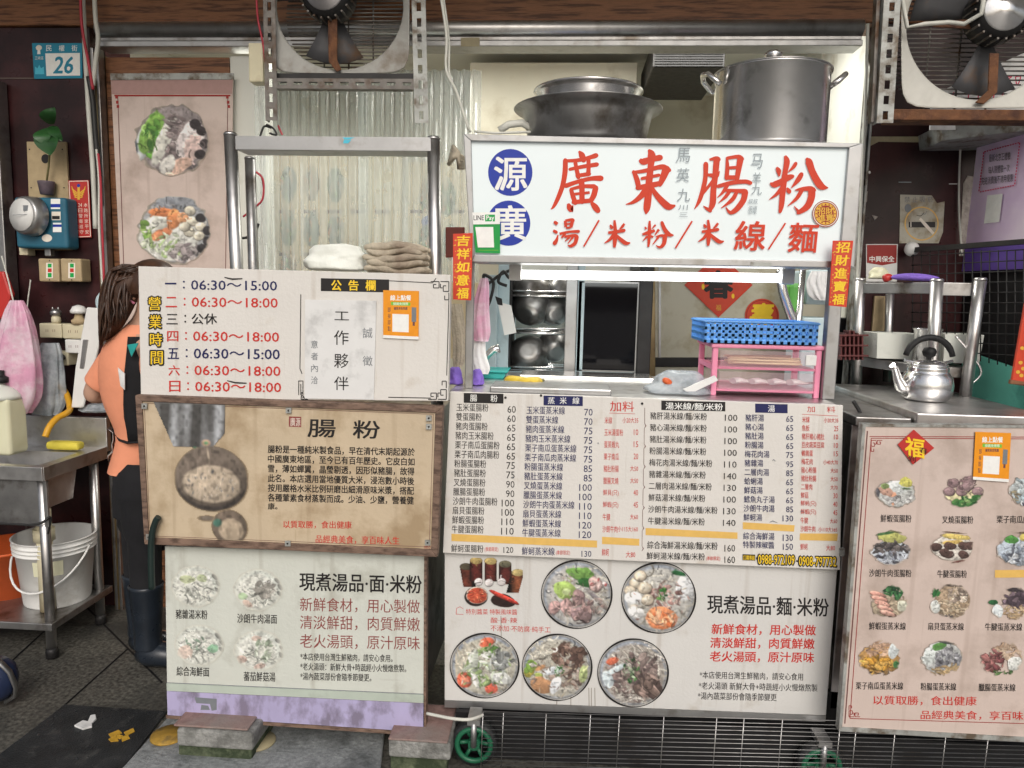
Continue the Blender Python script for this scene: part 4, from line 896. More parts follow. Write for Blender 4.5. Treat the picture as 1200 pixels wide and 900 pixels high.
LBL = [('鮮蝦蛋腸粉', 1032, 1068, 603), ('叉燒蛋腸粉', 1104, 1140.5, 604.5), ('栗子南瓜肉腸粉', 1168, 1222, 604), ('沙朗牛肉蛋腸粉', 1018.5, 1068, 667), ('牛腱蛋腸粉', 1098.5, 1133, 668),
       ('鮮蝦蛋蒸米線', 1018.5, 1061.5, 729), ('扇貝蛋蒸米線', 1087.5, 1129.5, 729.5), ('牛腱蛋蒸米線', 1154.5, 1198, 730), ('栗子南瓜蛋蒸米線', 1003, 1058.5, 799), ('粉腸蛋蒸米線', 1079, 1120.5, 800), ('臘腸蛋蒸米線', 1147, 1190, 801)]
for s_, a, b, y in LBL: ik.text(s_, a, y, b, y+9, 'black', .012, .01)
ik.poly([(1166, 668), (1230, 667.5), (1230, 676.5), (1166, 677)], 'tan')
ik.text('以質取勝，食出健康', 1023.5, 815, 1144.5, 826, 'red', .01, .01); ik.text('品經典美食，享百味人生', 1079, 832.5, 1226, 843, 'red', .01, .01)
ik.done(t)
pap = (188, 172, 158)
DC = [(1050, 576), (1128, 574), (1207, 575), (1044, 642), (1116, 640), (1193, 643), (1039, 705), (1112, 704.5), (1183, 707), (1031, 771), (1104, 771), (1173, 772)]
PKB = [(206, 150, 140), (188, 128, 120), (220, 172, 160)]
for k, (cx, cy) in enumerate(DC):
    P = Pic(64)
    if k == 0: P.blob(0, .1, .95, .75, 0, (192, 196, 194), .15, .2, .2); P.blob(.1, -.25, .5, .4, 0, (206, 214, 214), .15); P.blob(.45, -.5, .34, .28, .2, (196, 192, 84), .2); P.blob(-.45, .0, .4, .22, .5, (196, 150, 130), .25); P.blob(-.1, .4, .13, .4, .1, (216, 150, 116), .2); P.blob(-.85, .1, .12, .26, 0, (80, 80, 88), .3); P.blob(-.5, -.3, .2, .16, 0, (130, 156, 90), .3); P.blob(.5, -.15, .3, .06, .1, (70, 100, 60), .3); P.clump(.2, .4, .6, .2, [(204, 206, 206), (176, 176, 176)], 14, .2)
    if k == 1:
        P.blob(0, .3, .9, .4, 0, (206, 198, 150), .15); P.blob(.1, .68, .62, .26, -.1, (40, 104, 44), .25); P.clump(.2, .6, .55, .2, [(24, 84, 36), (70, 134, 60), (120, 160, 90)], 16, .15)
        for a, b in ((-.6, .1), (-.4, -.35), (.1, -.05), (.35, -.5), (.7, .1), (-.05, .1), (.25, -.2)): P.blob(a, b, .3, .27, 0, (142, 114, 118), .1, .6, .05, .6)
        P.clump(0, -.3, .7, .4, [(150, 122, 124), (120, 92, 98), (176, 150, 148)], 14, .14); P.blob(.6, .42, .26, .2, 0, (36, 96, 40), .25)
    if k == 2: P.blob(0, 0, .98, .8, 0, (176, 192, 198), .15, .25); P.clump(0, .0, .8, .6, [(200, 210, 212), (150, 168, 176), (176, 190, 192)], 40, .24); P.blob(.1, -.75, .4, .13, -.2, (44, 110, 50), .3); P.clump(-.7, .3, .2, .3, [(150, 140, 110), (120, 110, 90)], 8, .15); P.clump(-.1, .75, .5, .12, [(60, 60, 80), (160, 160, 170)], 8, .09)
    if k == 3: P.blob(0, .3, .95, .7, 0, (178, 188, 200), .15); P.blob(.1, -.55, .7, .3, .08, (176, 178, 92), .2); P.blob(-.2, -.78, .5, .1, -.2, (50, 96, 50), .25); P.blob(.3, -.85, .5, .08, .2, (72, 80, 44), .25); P.clump(0, .05, .8, .3, [(66, 62, 64), (92, 84, 84), (48, 46, 52), (120, 112, 112)], 46, .16); P.clump(0, .55, .8, .25, [(190, 198, 210), (140, 148, 166), (70, 72, 84)], 30, .14)
    if k == 4:
        P.blob(0, .1, .98, .7, 0, (212, 206, 196), .1); P.blob(.2, -.5, .7, .16, .12, (216, 190, 96), .2); P.blob(.1, -.72, .6, .05, .1, (96, 64, 44), .2); P.blob(0, -.2, .5, .12, -.1, (222, 184, 90), .3)
        for a, b in ((-.75, .05), (-.1, .0), (-.15, .45), (.55, .0), (.5, .45), (.8, .0), (-.35, .35)): P.blob(a, b, .28, .22, random.uniform(-.5, .5), (76, 54, 50), .25, .5, .04, .4)
        P.blob(.3, .82, .4, .07, -.2, (96, 50, 46), .2)
    if k == 5: P.blob(0, .1, .98, .8, 0, (168, 182, 196), .15, .3); P.clump(0, .3, .75, .5, [(200, 208, 216), (120, 134, 152), (160, 172, 186), (84, 90, 104)], 46, .17); P.blob(-.3, -.5, .34, .25, 0, (66, 140, 56), .25); P.blob(.5, -.6, .5, .26, .1, (200, 182, 84), .2); P.blob(.4, -.85, .6, .08, 0, (84, 66, 46), .25)
    if k == 6: 
        P.blob(.1, .2, .8, .6, 0, (160, 144, 120), .25); P.noodle(.4, .3, .4, .4, [(186, 168, 140), (150, 134, 110)], 26, .05)
        for a in range(5): P.blob(-.45+.13*a, -.4+.26*a, .46, .16, .35, (210-4*a, 146, 130), .12, .9, .05, .6)
        P.clump(.45, -.55, .5, .3, [(26, 84, 44), (50, 112, 60), (20, 64, 36)], 26, .2); P.blob(.75, .25, .26, .3, 0, (206, 208, 186), .3)
    if k == 7: P.blob(.2, .0, .85, .9, 0, (150, 128, 104), .15); P.noodle(.1, .2, .6, .6, [(190, 168, 136), (140, 118, 92), (206, 188, 160)], 50, .05); P.clump(.4, -.3, .45, .5, [(176, 158, 140), (136, 120, 108), (206, 190, 172)], 26, .18); P.blob(.3, -.85, .5, .12, 0, (64, 56, 52), .2); P.clump(-.62, -.45, .2, .2, [(30, 100, 44), (60, 130, 60)], 10, .16); P.blob(-.65, .3, .26, .36, 0, (206, 212, 208), .2); P.clump(.15, .8, .5, .1, [(70, 66, 70)], 8, .08)
    if k == 8: P.noodle(.2, .4, .6, .45, [(176, 148, 110), (206, 180, 140), (150, 122, 90)], 40, .055); P.clump(.35, -.25, .65, .4, [(88, 72, 86), (66, 54, 66), (110, 92, 104)], 50, .2); P.blob(.4, -.72, .55, .14, 0, (50, 44, 50), .2); P.blob(-.72, -.05, .22, .16, 0, (30, 96, 50), .3); P.blob(-.55, .45, .3, .42, .1, (206, 216, 220), .15)
    if k == 9: P.blob(0, .05, .95, .85, 0, (176, 130, 70), .15); P.noodle(-.1, -.45, .6, .4, [(206, 170, 140), (184, 146, 118), (166, 128, 100)], 44, .06); P.clump(-.05, .3, .7, .35, [(196, 138, 40), (176, 116, 30), (216, 164, 70)], 30, .22, None, .6); P.blob(.65, -.4, .25, .5, .2, (204, 214, 216), .15); P.clump(0, .8, .5, .1, [(60, 48, 40)], 8, .1); P.blob(.75, .35, .16, .2, 0, (50, 110, 56), .3)
    if k == 10: P.blob(0, 0, .98, .88, 0, (176, 180, 180), .12); P.blob(-.55, -.1, .35, .5, .2, (206, 216, 214), .15); P.clump(.25, .1, .6, .5, [(128, 130, 138), (160, 162, 168), (92, 94, 104)], 56, .17); P.blob(-.15, -.6, .4, .2, -.4, (76, 136, 60), .25); P.blob(.25, -.82, .5, .1, .15, (50, 56, 56), .2); P.noodle(-.1, .62, .5, .25, [(190, 160, 110), (160, 134, 96)], 26, .05)
    if k == 11: P.noodle(.2, -.4, .6, .4, [(196, 164, 136), (170, 138, 112), (210, 184, 156)], 44, .06); P.clump(-.35, .1, .5, .5, [(132, 74, 76), (110, 56, 60), (156, 96, 94)], 30, .2, None, .7); P.blob(.6, .25, .36, .4, .5, (206, 210, 206), .2); P.clump(.1, .75, .55, .12, [(60, 100, 50), (90, 130, 70), (120, 60, 56)], 14, .12)
    P.fade(pap, .10).clip(1, .98, .1, .12).lay('dish_picture', pl, cx, cy, 25.5, 22, t, .0022, pap)
# sticker on the poster
t = thing('fortune_sticker', 'small red diamond fortune sticker on the dish poster', 'sticker', pl(1072, 545, .004))
mb = MB(); mb.plate([(1071, 503.5), (1095, 525), (1070, 544.5), (1052, 521)], pl, .001, .0045); mb.build('diamond', M['red_plastic'], t)
ik = Ink(pl, .0055); ik.text('福', 1061, 512, 1083, 534, 'yellow', .03, .15); ik.text('春', 1077, 523, 1087, 530, 'black', .0, .3); ik.text('到', 1064, 533, 1073, 540, 'black', .0, .3); ik.done(t)
order_card([(1143, 506), (1185, 507.5), (1182, 565), (1140, 562)], YP, 'orange online ordering card stuck on the dish poster')

# ---- tall food poster on the timber panel
YT = 3.17; pl = Pl(YT)
t = thing('hanging_food_poster', 'tall cream poster with two painted food bowls beside the timber frame', 'poster', W(205, 345, YT))
mb = MB(); mb.plate([(130, 94), (273, 93), (269, 420), (146, 420)], pl, .004); mb.build('sheet', M['board_pink'], t)
mb = MB(); mb.plate([(129, 86), (273, 85.5), (273, 93), (129.5, 93.5)], pl, .012, .004); mb.build('top_rail', M['zinc_white'], t)
ik = Ink(pl); ik.poly([(130.2, 94), (273, 93.3), (272, 110), (131, 110.5)], 'mauve'); ik.k += 0
ik.box4(134, 111, 270, 113, 'dred'); ik.line([(138, 113), (146, 340)], .9, 'brown'); ik.line([(267, 113), (264, 340)], .9, 'brown')
for x, s_ in ((135, 1), (268, -1)):
    for a, b in ((112, 128), (118, 133), (123, 136)): ik.box4(min(x, x+s_*3)+(a-112)*.15, a, max(x, x+s_*3)+(a-112)*.15, a+3.5, 'dred')
ik.done(t)
pap = (196, 184, 168)
P = Pic(84); P.blob(.05, 0, .98, .98, 0, (140, 130, 132), .12, .2, .2); P.blob(-.72, .05, .22, .62, .3, (196, 204, 208), .1); P.blob(-.52, -.2, .28, .62, .38, (120, 176, 66), .15); P.clump(-.52, -.1, .2, .58, [(90, 160, 50), (150, 196, 90), (60, 124, 40)], 34, .13)
P.blob(-.2, .0, .2, .78, .38, (214, 214, 204), .15); P.clump(.1, -.1, .25, .7, [(128, 112, 114), (98, 86, 90), (150, 136, 136)], 60, .11, .4); P.blob(.5, .05, .36, .62, .25, (216, 206, 206), .1, .3); P.blob(.55, .2, .25, .4, .3, (222, 192, 186), .15); P.blob(.2, .72, .4, .22, -.5, (216, 176, 156), .15); P.blob(-.1, .68, .2, .3, .5, (206, 204, 198), .15)
for a, b in ((.62, -.42), (.78, -.25), (.86, .1), (.76, .4)): P.blob(a, b, .16, .15, .6, (38, 32, 36), .25)
P.blob(.5, .8, .3, .1, -.5, (80, 74, 76), .2); P.blob(-.93, .25, .06, .3, 0, (60, 70, 86), .2); P.fade(pap, .12).clip(1, 1, .08, .06).lay('bowl_picture', pl, 201, 164, 45, 43, t, .003, pap)
P = Pic(84); P.blob(.05, 0, .98, .98, 0, (150, 154, 160), .12, .25, .2); P.blob(-.1, .15, .82, .75, 0, (206, 208, 202), .1, .15); P.blob(.2, -.75, .7, .25, .1, (130, 136, 146), .1)
P.blob(-.3, -.5, .4, .14, .05, (222, 122, 66), .15, .5); P.blob(.0, -.3, .2, .32, .2, (224, 132, 74), .15, .5); P.blob(-.3, .1, .34, .16, -.4, (220, 126, 80), .15, .5); P.blob(-.4, -.22, .26, .2, 0, (214, 216, 206), .15); P.blob(.25, -.35, .16, .16, 0, (222, 150, 100), .2); P.clump(-.72, .1, .12, .35, [(110, 160, 60), (150, 190, 90)], 14, .13)
for a, b in ((.45, -.55), (.5, -.25), (.72, -.1), (.42, .05), (.68, .15), (.3, -.1)): P.blob(a, b, .17, .15, random.uniform(-.4, .4), (206, 200, 180), .15, .6, .05, .7)
P.clump(-.2, .4, .55, .35, [(206, 214, 196), (150, 180, 110), (190, 200, 176)], 50, .09); P.clump(.35, .65, .45, .28, [(150, 140, 142), (116, 106, 110), (176, 168, 168)], 44, .12)
for a, b in ((.72, -.35), (.9, .0), (.9, .3), (.75, .5)): P.blob(a, b, .15, .14, .6, (40, 38, 42), .25)
P.fade(pap, .12).clip(1, 1, .08, .06).lay('bowl_picture', pl, 203, 270, 44.5, 42, t, .003, pap)

# ================================================================== carts, frames and the things on them
# ---- the serving cart behind the price list
cx0, cx1 = W(523, 560, 2.3)[0], W(975, 560, 2.3)[0]
CT = 1.185                                              # counter top height
t = thing('serving_cart', 'stainless serving cart on green wheels behind the price list', 'cart', ((cx0+cx1)/2, 2.6, 0))
MB().box(cx0, cx1, 2.305, 2.95, CT-.03, CT).build('counter_top', M['steel'], t, .004)
MB().box(cx0+.02, cx1-.02, 2.32, 2.93, .27, CT-.032).build('cabinet', M['steel_dull'], t, .004)
a, b, c, d = rect(545, 348, 554, 470, 2.42)
for (xa, xb, ya) in ((545, 554, 348), (969, 984, 312)):
    a, b, c, d = rect(xa, ya, xb, 470, 2.40); MB().box(a, b, 2.40, 2.40+(b-a), CT, W(560, 300, 2.4)[2]).build('sign_post', M['alu'], t, .003)
a, b, c, d = rect(590, 300, 934, 311, 2.46); MB().box(a, b, 2.47, 2.56, c, d).build('lamp_batten', M['steel_dull'], t, .004)
mb = MB(); a, b, c, d = rect(575, 455, 716, 463, 2.36); mb.box(a, b, 2.33, 2.5, CT, CT+.018); mb.build('tray_edge', M['alu'], t, .004)
mb = MB(); a, b, c, d = rect(590, 456, 800, 461, 2.6); mb.box(cx0+.2, cx1-.5, 2.75, 2.93, CT, CT+.012); mb.build('drip_rail', M['steel_bright'], t, .003)
def wheel(px, py, Y, r, lb=None, parent=None, rim='green_rim'):
    c = W(px, py, Y); c[2] = r+.002; o = MB().lathe([(r*.72, -.018), (r*.95, -.018), (r, -.010), (r, .010), (r*.95, .018), (r*.72, .018), (r*.72, -.018)], c, 28, 0, (0, 1, 0), True, False).build('wheel', M['rubber'], parent)
    mb = MB(); mb.lathe([(r*.25, -.02), (r*.3, .02)], c, 16, 0, (0, 1, 0))
    for i in range(6):
        a = i*math.pi/3; mb.tube([c+np.array([math.cos(a)*r*.2, 0, math.sin(a)*r*.2]), c+np.array([math.cos(a)*r*.74, -.008, math.sin(a)*r*.74])], .007, 6)
    n = 26; mb.tube([c+np.array([math.cos(a)*r*.73, -.016, math.sin(a)*r*.73]) for a in [2*math.pi*i/n for i in range(n+1)]], .009, 6, cap=False)
    mb.build('rim', M[rim], o)
    q = MB(); q.tube([c+np.array([0, -.026, 0]), c+np.array([.0, -.026, .08])], .010, 8); q.box(c[0]-.02, c[0]+.02, c[1]-.034, c[1]+.044, c[2]+.075, c[2]+.092); q.build('fork', M['alu'], o)
wheel(556, 868, 2.20, .074, None, t); wheel(962, 878, 2.20, .074, None, t)
MB().box(cx0+.05, cx1+.9, 2.30, 2.33, .004, .26).build('shade_panel', M['black'], t)  # two black panels added below the cart, standing in for the deep shade there
MB().box(cx0+.05, cx1+.9, 2.232, 2.25, .004, .155).build('shade_panel', M['black'], t)

# fluorescent tube under the sign
t = thing('tube_lamp', 'lit white fluorescent tube under the light box', 'lamp', W(762, 323, 2.5))
A, B = W(604, 321.5, 2.5), W(922, 326, 2.5)
MB().tube([A+np.array([.02, 0, 0]), B-np.array([.02, 0, 0])], .0145, 16).build('glass_tube', M['tube_lit'], t)
for nm, p in (('socket', A), ('socket', B)): MB().box(p[0]-.02, p[0]+.02, p[1]-.02, p[1]+.02, p[2]-.02, p[2]+.035).build(nm, M['white_plastic'], t, .003)
ll = bpy.data.lights.new('tube_light', 'AREA'); ll.shape = 'RECTANGLE'; ll.size = 1.0; ll.size_y = .03; ll.energy = 1.3; ll.color = (.96, 1, .97)
lo = bpy.data.objects.new('tube_light', ll); COL.objects.link(lo); lo.parent = t; lo.location = (0, .03, -.02); lo.rotation_euler = Vector((0, .6, -.8)).to_track_quat('-Z', 'Y').to_euler()

# ---- pots on the light box
SZ = W(775, 166, 2.36)[2]+.004                          # top of the light box
def on_sign(px, Y): return np.array([W(px, 150, Y)[0], Y, SZ])
c = on_sign(688, 2.52); k = 2.52/870
zt = W(688, 131, 2.52)[2]
t = thing('wash_basin', 'wide dark steel basin sitting on the light box', 'basin', c)
MB().lathe([(.0, .004), (.175, .004), (.19, .016), (.205, zt-c[2]-.03), (.212, zt-c[2]-.01), (.238, zt-c[2]), (.241, zt-c[2]+.003), (.236, zt-c[2]+.005), (.2, zt-c[2]-.002), (.18, .02), (0, .02)], c, 56).build('bowl', M['steel_dull'], t)
c2 = c.copy(); c2[2] = zt+.006
t = thing('steel_strainer', 'shallow bright steel pan resting on top of the wide basin', 'pan', c2)
zt2 = W(684, 109, 2.52)[2]
MB().lathe([(0, -.03), (.15, -.03), (.158, .0), (.165, zt2-c2[2]-.014), (.172, zt2-c2[2]-.004), (.178, zt2-c2[2]), (.176, zt2-c2[2]+.004), (.168, zt2-c2[2]+.002), (.155, 0), (.0, -.012)], c2, 56).build('pan', M['steel_bright'], t)
c = on_sign(901, 2.54); zl = W(901, 84, 2.50)[2]
t = thing('stock_pot', 'tall shiny steel stock pot with a lid on the light box', 'pot', c)
r = (964-838)/2/870*2.44; h = zl-c[2]
MB().lathe([(0, 0), (r*.97, 0), (r, .012), (r, h-.006), (r+.004, h-.003), (r+.004, h), (r-.006, h), (r-.006, .02), (0, .02)], c, 64).build('pot_body', M['steel_bright'], t)
o = MB().lathe([(0, h+.016), (.03, h+.016), (r*.6, h+.013), (r*.9, h+.008), (r+.006, h+.004), (r+.006, h+.0015), (0, h+.0012)], c, 64).build('lid', M['steel'], t)
MB().lathe([(.008, h+.012), (.008, h+.05), (.026, h+.056), (.028, h+.066), (.018, h+.074), (0, h+.075)], c, 24).build('knob', M['steel_bright'], o)
for s_ in (-1, 1):
    p = c+np.array([s_*r, -.01, h-.025]); f = np.array([s_, 0, 0])
    pts = [p+f*x+np.array([0, y, z]) for x, y, z in ((-.004, -.055, -.02), (.012, -.054, -.008), (.034, -.045, .014), (.044, 0, .022), (.034, .045, .014), (.012, .054, -.008), (-.004, .055, -.02))]
    MB().tube(pts, .0085, 10).build('handle', M['steel_bright'], t)
# bits on the sign's top
mb = MB(); mb.tube([W(585, 153, 2.46), W(596, 146, 2.46), W(612, 144, 2.46), W(625, 152, 2.46)], .012, 8); mb.tube([W(556, 154, 2.45), W(580, 156, 2.45), W(640, 154, 2.45), W(680, 156, 2.45)], .004, 6)
tag(mb.build('loose_cable', M['cable_white']), 'loose white cable lying on the light box beside the basin', 'cable')

# ---- stainless pass frame on the left stack
t = thing('pass_frame', 'stainless pass through frame with a lipped shelf above the opening hours board', 'rack', W(395, 312, 2.5))
def post(pt, pb, Y, r, name, parent, m='steel', zbot=None):
    A, B = W(*pt, Y), W(*pb, Y)
    if zbot is not None: B = np.array([B[0], Y, zbot])
    mb = MB(); mb.tube([A, B], r, 18); mb.lathe([(r*1.04, -.002), (r*1.04, .003), (r*.8, .008), (0, .009)], A, 18); return mb.build(name, M[m], parent)
post((270, 158), (282, 330), 2.42, .021, 'post', t, 'steel', 1.1); post((508, 163), (514, 330), 2.42, .021, 'post', t, 'steel', 1.1)
post((293, 186), (299, 330), 2.85, .02, 'post', t, 'steel_dull', 1.1)
a, b, c_, d = rect(276, 160, 506, 182, 2.40)
mb = MB(); mb.box(a, b, 2.40, 2.404, d-.042, d); mb.box(a, b, 2.405, 2.50, d-.043, d-.04)
mb.box(a, b, 2.404, 2.43, d-.003, d); mb.box(a, b, 2.496, 2.50, d-.039, d); mb.build('shelf', M['alu'], t)
ik = Ink(Pl(2.40)); 
for x0, w in ((392, 3), (396, 6), (404, 4), (402, 14)): pass
ik.poly([(401, 161), (416, 161), (409, 163.5), (404, 163.5)], 'sky'); ik.poly([(403, 164), (412, 164), (408, 168), (402, 168)], 'sky'); ik.done(t, 'sticker_mark')
zb = 1.08
MB().box(W(200, 400, 2.3)[0], W(500, 400, 2.3)[0], 2.225, 2.86, .16, zb).build('cart_body', M['steel_dark'], t, .004)
# corrugated clear sheets behind the frame
def corr(px0, px1, py0, py1, Y, lb, pitch=.040):
    x0, x1, z0, z1 = rect(px0, py0, px1, py1, Y); mb = MB(); n = int((x1-x0)/pitch*8); V = []
    for i in range(n+1):
        x = x0+(x1-x0)*i/n; y = Y+.012*math.sin(2*math.pi*(x-x0)/pitch)
        V += [(x, y, z0), (x, y, z1)]
    mb.add(V, [[2*i, 2*i+2, 2*i+3, 2*i+1] for i in range(n)], 0, True)
    o = mb.build('corrugated_sheet', M['corrugated']); s_ = o.modifiers.new('thick', 'SOLIDIFY'); s_.thickness = .0015
    return tag(o, lb, 'sheet', 'clear corrugated sheets')
corr(300, 432, 82, 330, 3.02, 'clear corrugated plastic sheet under the left fan beside the junction box')
corr(420, 562, 82, 330, 3.06, 'clear corrugated plastic sheet between the left fan and the light box')
# the menu panel seen through the sheets
YQ = 3.5; pl = Pl(YQ)
t = thing('indoor_menu_panel', 'beige dish picture panel blurred behind the corrugated plastic sheets', 'poster', pl(400, 330))
mb = MB(); mb.plate([(302, 176), (470, 178), (470, 420), (302, 420)], pl, .01); mb.plate([(478, 190), (560, 190), (560, 420), (478, 420)], pl, .01); mb.build('sheet', mat('menu_panel_tan', s2l(216, 196, 160), .6), t)
ik = Ink(pl)
for x in (312, 336, 362, 392, 420, 448, 490, 512, 535):
    for y in (246, 296): ik.box4(x-9, y, x+9, y+4, 'brown')
ik.box4(352, 190, 356, 300, 'cream'); ik.ell(505, 260, 11, 8, 'blue'); ik.box4(500, 240, 508, 248, 'black'); ik.done(t)
for i, (x, y) in enumerate([(312, 218), (338, 216), (365, 214), (393, 216), (312, 268), (338, 268), (365, 268), (393, 272), (312, 314), (338, 314), (500, 230), (525, 232), (500, 284), (528, 284)]):
    P = Pic(36); c_ = random.choice([(110, 120, 90), (90, 96, 84), (150, 120, 80), (96, 110, 110)]); P.blob(0, 0, 1, 1, 0, c_, .1); P.clump(0, 0, .8, .8, [c_, (60, 70, 50), (200, 180, 150), (190, 120, 70), (120, 150, 80)], 26, .25)
    P.clip(1, 1, .1, .1).lay('dish_picture', pl, x, y, 10, 22, t, .003, (216, 196, 160))
t = None
# folded sacks and a white cloth on the ledge
def crumple(px, py, w, h, d, Y, m, name, lb, cat, seed, zb=None, n=18, amp=.25, top=.5):
    random.seed(seed); c = W(px, py, Y); mb = MB(); V = []; z0 = c[2] if zb is None else zb
    rr = [[1+random.uniform(-amp, amp) for _ in range(n)] for _ in range(9)]
    for i in range(9):
        a = i/8; zz = z0+h*a; s_ = (1-(1-top)*a**1.5)*(1.0 if i else .92)
        for j in range(n):
            t_ = 2*math.pi*j/n; k_ = s_*(.5*rr[i][j]+.5*rr[(i+1) % 9][j]); V.append((c[0]+w/2*k_*math.cos(t_), Y+d/2*k_*math.sin(t_), zz+random.uniform(-.08, .08)*h*(i > 0)))
    f = [[i*n+j, i*n+(j+1) % n, (i+1)*n+(j+1) % n, (i+1)*n+j] for i in range(8) for j in range(n)]+[list(range(n))[::-1], [8*n+j for j in range(n)]]
    mb.add(V, f, 0, True); return tag(mb.build(name, M[m], None, 0, None, 2), lb, cat)
zl = W(395, 322, 2.35)[2]-.03
crumple(394, 318, .2, .085, .14, 2.36, 'cloth_white', 'crumpled_cloth', 'crumpled white cloth on the ledge under the pass frame', 'cloth', 3, None, 16, .25, .75)
for k_, (py, w, lb) in enumerate(((317, .205, 'lowest folded beige rag in the pile under the pass frame'), (310, .185, 'second folded beige rag from the bottom of the pile'), (303, .21, 'middle folded beige rag in the pile under the pass frame'), (296, .18, 'second folded beige rag from the top of the pile'), (290, .2, 'top folded beige rag in the pile under the pass frame'))):
    c = W(467, py, 2.36); mb = MB(); random.seed(k_+5)
    for q in range(3):
        pts = [(c[0]-w/2+w*i/8, 2.36-.05+.05*q+random.uniform(-.01, .01), c[2]+.006*math.sin(i*.9+k_)+random.uniform(-.004, .004)) for i in range(9)]
        mb.tube(pts, [.009]+[.0125+random.uniform(-.003, .003) for _ in range(7)]+[.008], 10)
    o = mb.build('folded_rag', M['cloth_beige'], None, 0, None, 1); tag(o, lb, 'rag', 'folded rags under the pass frame')
mb = MB(); random.seed(11)
for q in range(6): mb.tube([W(526+q, 192-q*4, 2.6), W(532+q, 184-q, 2.55), W(538, 182+q*3, 2.55), W(544, 186+q*2, 2.6)], .008, 6)
tag(mb.build('wire_coil', M['cloth_beige']), 'beige coil of old wire left of the light box', 'wire')

# ---- fans
def slotted(px0, px1, Y, w, mname, slots, parent, horiz=False, d=.035, name='slotted_angle'):
    """slotted steel angle between two pixels, with real holes along its face"""
    A, B = W(*px0, Y), W(*px1, Y); L = B-A; n = np.linalg.norm(L); u = L/n; v = np.array([u[2], 0, -u[0]]); y = np.array([0, 1.0, 0]); mb = MB()
    def bx(s0, s1, w0, w1, y0, y1):
        q = [A+u*s0+v*w0, A+u*s1+v*w0, A+u*s1+v*w1, A+u*s0+v*w1]; mb.prism([p+y*y0 for p in q], [p+y*y1 for p in q])
    e = w*.34; bx(0, n, -w/2, -w/2+e, 0, .003); bx(0, n, w/2-e, w/2, 0, .003)
    st = n/slots
    for i in range(slots+1):
        s0 = max(0, i*st-st*.22); s1 = min(n, i*st+st*.22); bx(s0, s1, -w/2+e, w/2-e, 0, .003)
    bx(0, n, w/2-.003, w/2, .003, d); return mb.build(name, M[mname], parent)
def shroud(cs, c, r, pl, m, parent, depth=.05):
    """square fan plate with rounded corners and a round hole; cs = left, top, right, bottom pixels"""
    x0, y0, x1, y1 = cs; n = 72; O, I = [], []
    for i in range(n):
        t_ = 2*math.pi*i/n; cx, cy = (x0+x1)/2, (y0+y1)/2; a, b = (x1-x0)/2, (y1-y0)/2
        k_ = (abs(math.cos(t_))**9+abs(math.sin(t_))**9)**(-1/9); O.append((cx+a*k_*math.cos(t_), cy+b*k_*math.sin(t_))); 
        dx, dy = O[-1][0]-c[0], O[-1][1]-c[1]; q = math.hypot(dx, dy); I.append((c[0]+dx/q*r, c[1]+dy/q*r))
    mb = MB(); V = [pl(*p, 0) for p in O]+[pl(*p, -.012) for p in I]+[pl(*p, -depth) for p in O]+[pl(*p, -depth-.02) for p in I]
    f = []
    for i in range(n):
        j = (i+1) % n; f += [[i, j, n+j, n+i], [i, 2*n+i, 2*n+j, j], [n+i, n+j, 3*n+j, 3*n+i]]
    mb.add(V, f, 0, False); return mb.build('shroud', m, parent, .006)
def fan(lb, cs, c, r, Y, mot, plate_m, frame_m, mot_m, tilt=0):
    pl = Pl(Y); t = thing('exhaust_fan', lb, 'fan', pl((cs[0]+cs[2])/2, cs[3]), 'exhaust fans on the shop front')
    shroud(cs, c, r, pl, M[plate_m], t)
    C0 = pl(*c); k_ = Y/870; mb = MB()
    for i in range(-16, 17):
        z = i*r*k_/17; h = math.sqrt(max(0, (r*k_)**2-z*z)); mb.tube([C0+np.array([-h, .10, z]), C0+np.array([h, .10, z])], .0028, 5)
    for x in (-.4, .0, .4): h = r*k_*math.sqrt(1-x*x); mb.tube([C0+np.array([x*r*k_, .106, -h]), C0+np.array([x*r*k_, .106, h])], .0035, 5)
    mb.build('grille', M['rust_steel'], t)
    mb = MB(); mc = pl(*mot); R_ = r*k_*.95
    bl = MB()
    for i in range(3):
        a0 = i*2*math.pi/3+.55; V = []
        for u in (0, .25, .5, .75, 1):
            for v in (-1, -.5, 0, .5, 1):
                rr = .03+(R_-.03)*u; an = a0+v*(.36+.12*u); V.append((mc[0]+rr*math.cos(an), mc[1]+.052+.02*v, mc[2]+rr*math.sin(an)))
        bl = MB().add(V, [[a*5+b, a*5+b+1, a*5+b+6, a*5+b+5] for a in range(4) for b in range(4)], 0, True); o = bl.build('blade', M['fan_grey'], t); o.modifiers.new('thick', 'SOLIDIFY').thickness = .003
    m0 = 26*k_
    o = MB().lathe([(0, .05), (m0*1.0, .05), (m0*1.15, .0), (m0*1.15, -.035), (m0*.95, -.05)], mc, 30, 0, (0, -1, 0)).build('motor', M['black_metal'], t)
    mb = MB()
    for i in range(22):
        a = 2*math.pi*i/22; mb.box(mc[0]+math.cos(a)*m0*1.13-.003, mc[0]+math.cos(a)*m0*1.13+.003, mc[1]-.046, mc[1]+.03, mc[2]+math.sin(a)*m0*1.13-.003, mc[2]+math.sin(a)*m0*1.13+.003)
    mb.build('fin', M['rust_steel'], o)
    MB().lathe([(0, .062), (.022, .062), (.027, .058), (m0*.8, .054), (m0*.93, .044), (m0*.95, .02)], mc, 30, 0, (0, -1, 0)).build('motor_cap', M[mot_m], o)
    return t, mc, pl
YF = 2.78
t, mc, pl = fan('grey exhaust fan with black motor in a slotted steel frame over the left opening', (317, -92, 480, 86), (398.5, 8), 74, YF, (385, -6), 'fan_plate', 'zinc_white', 'steel_dark')
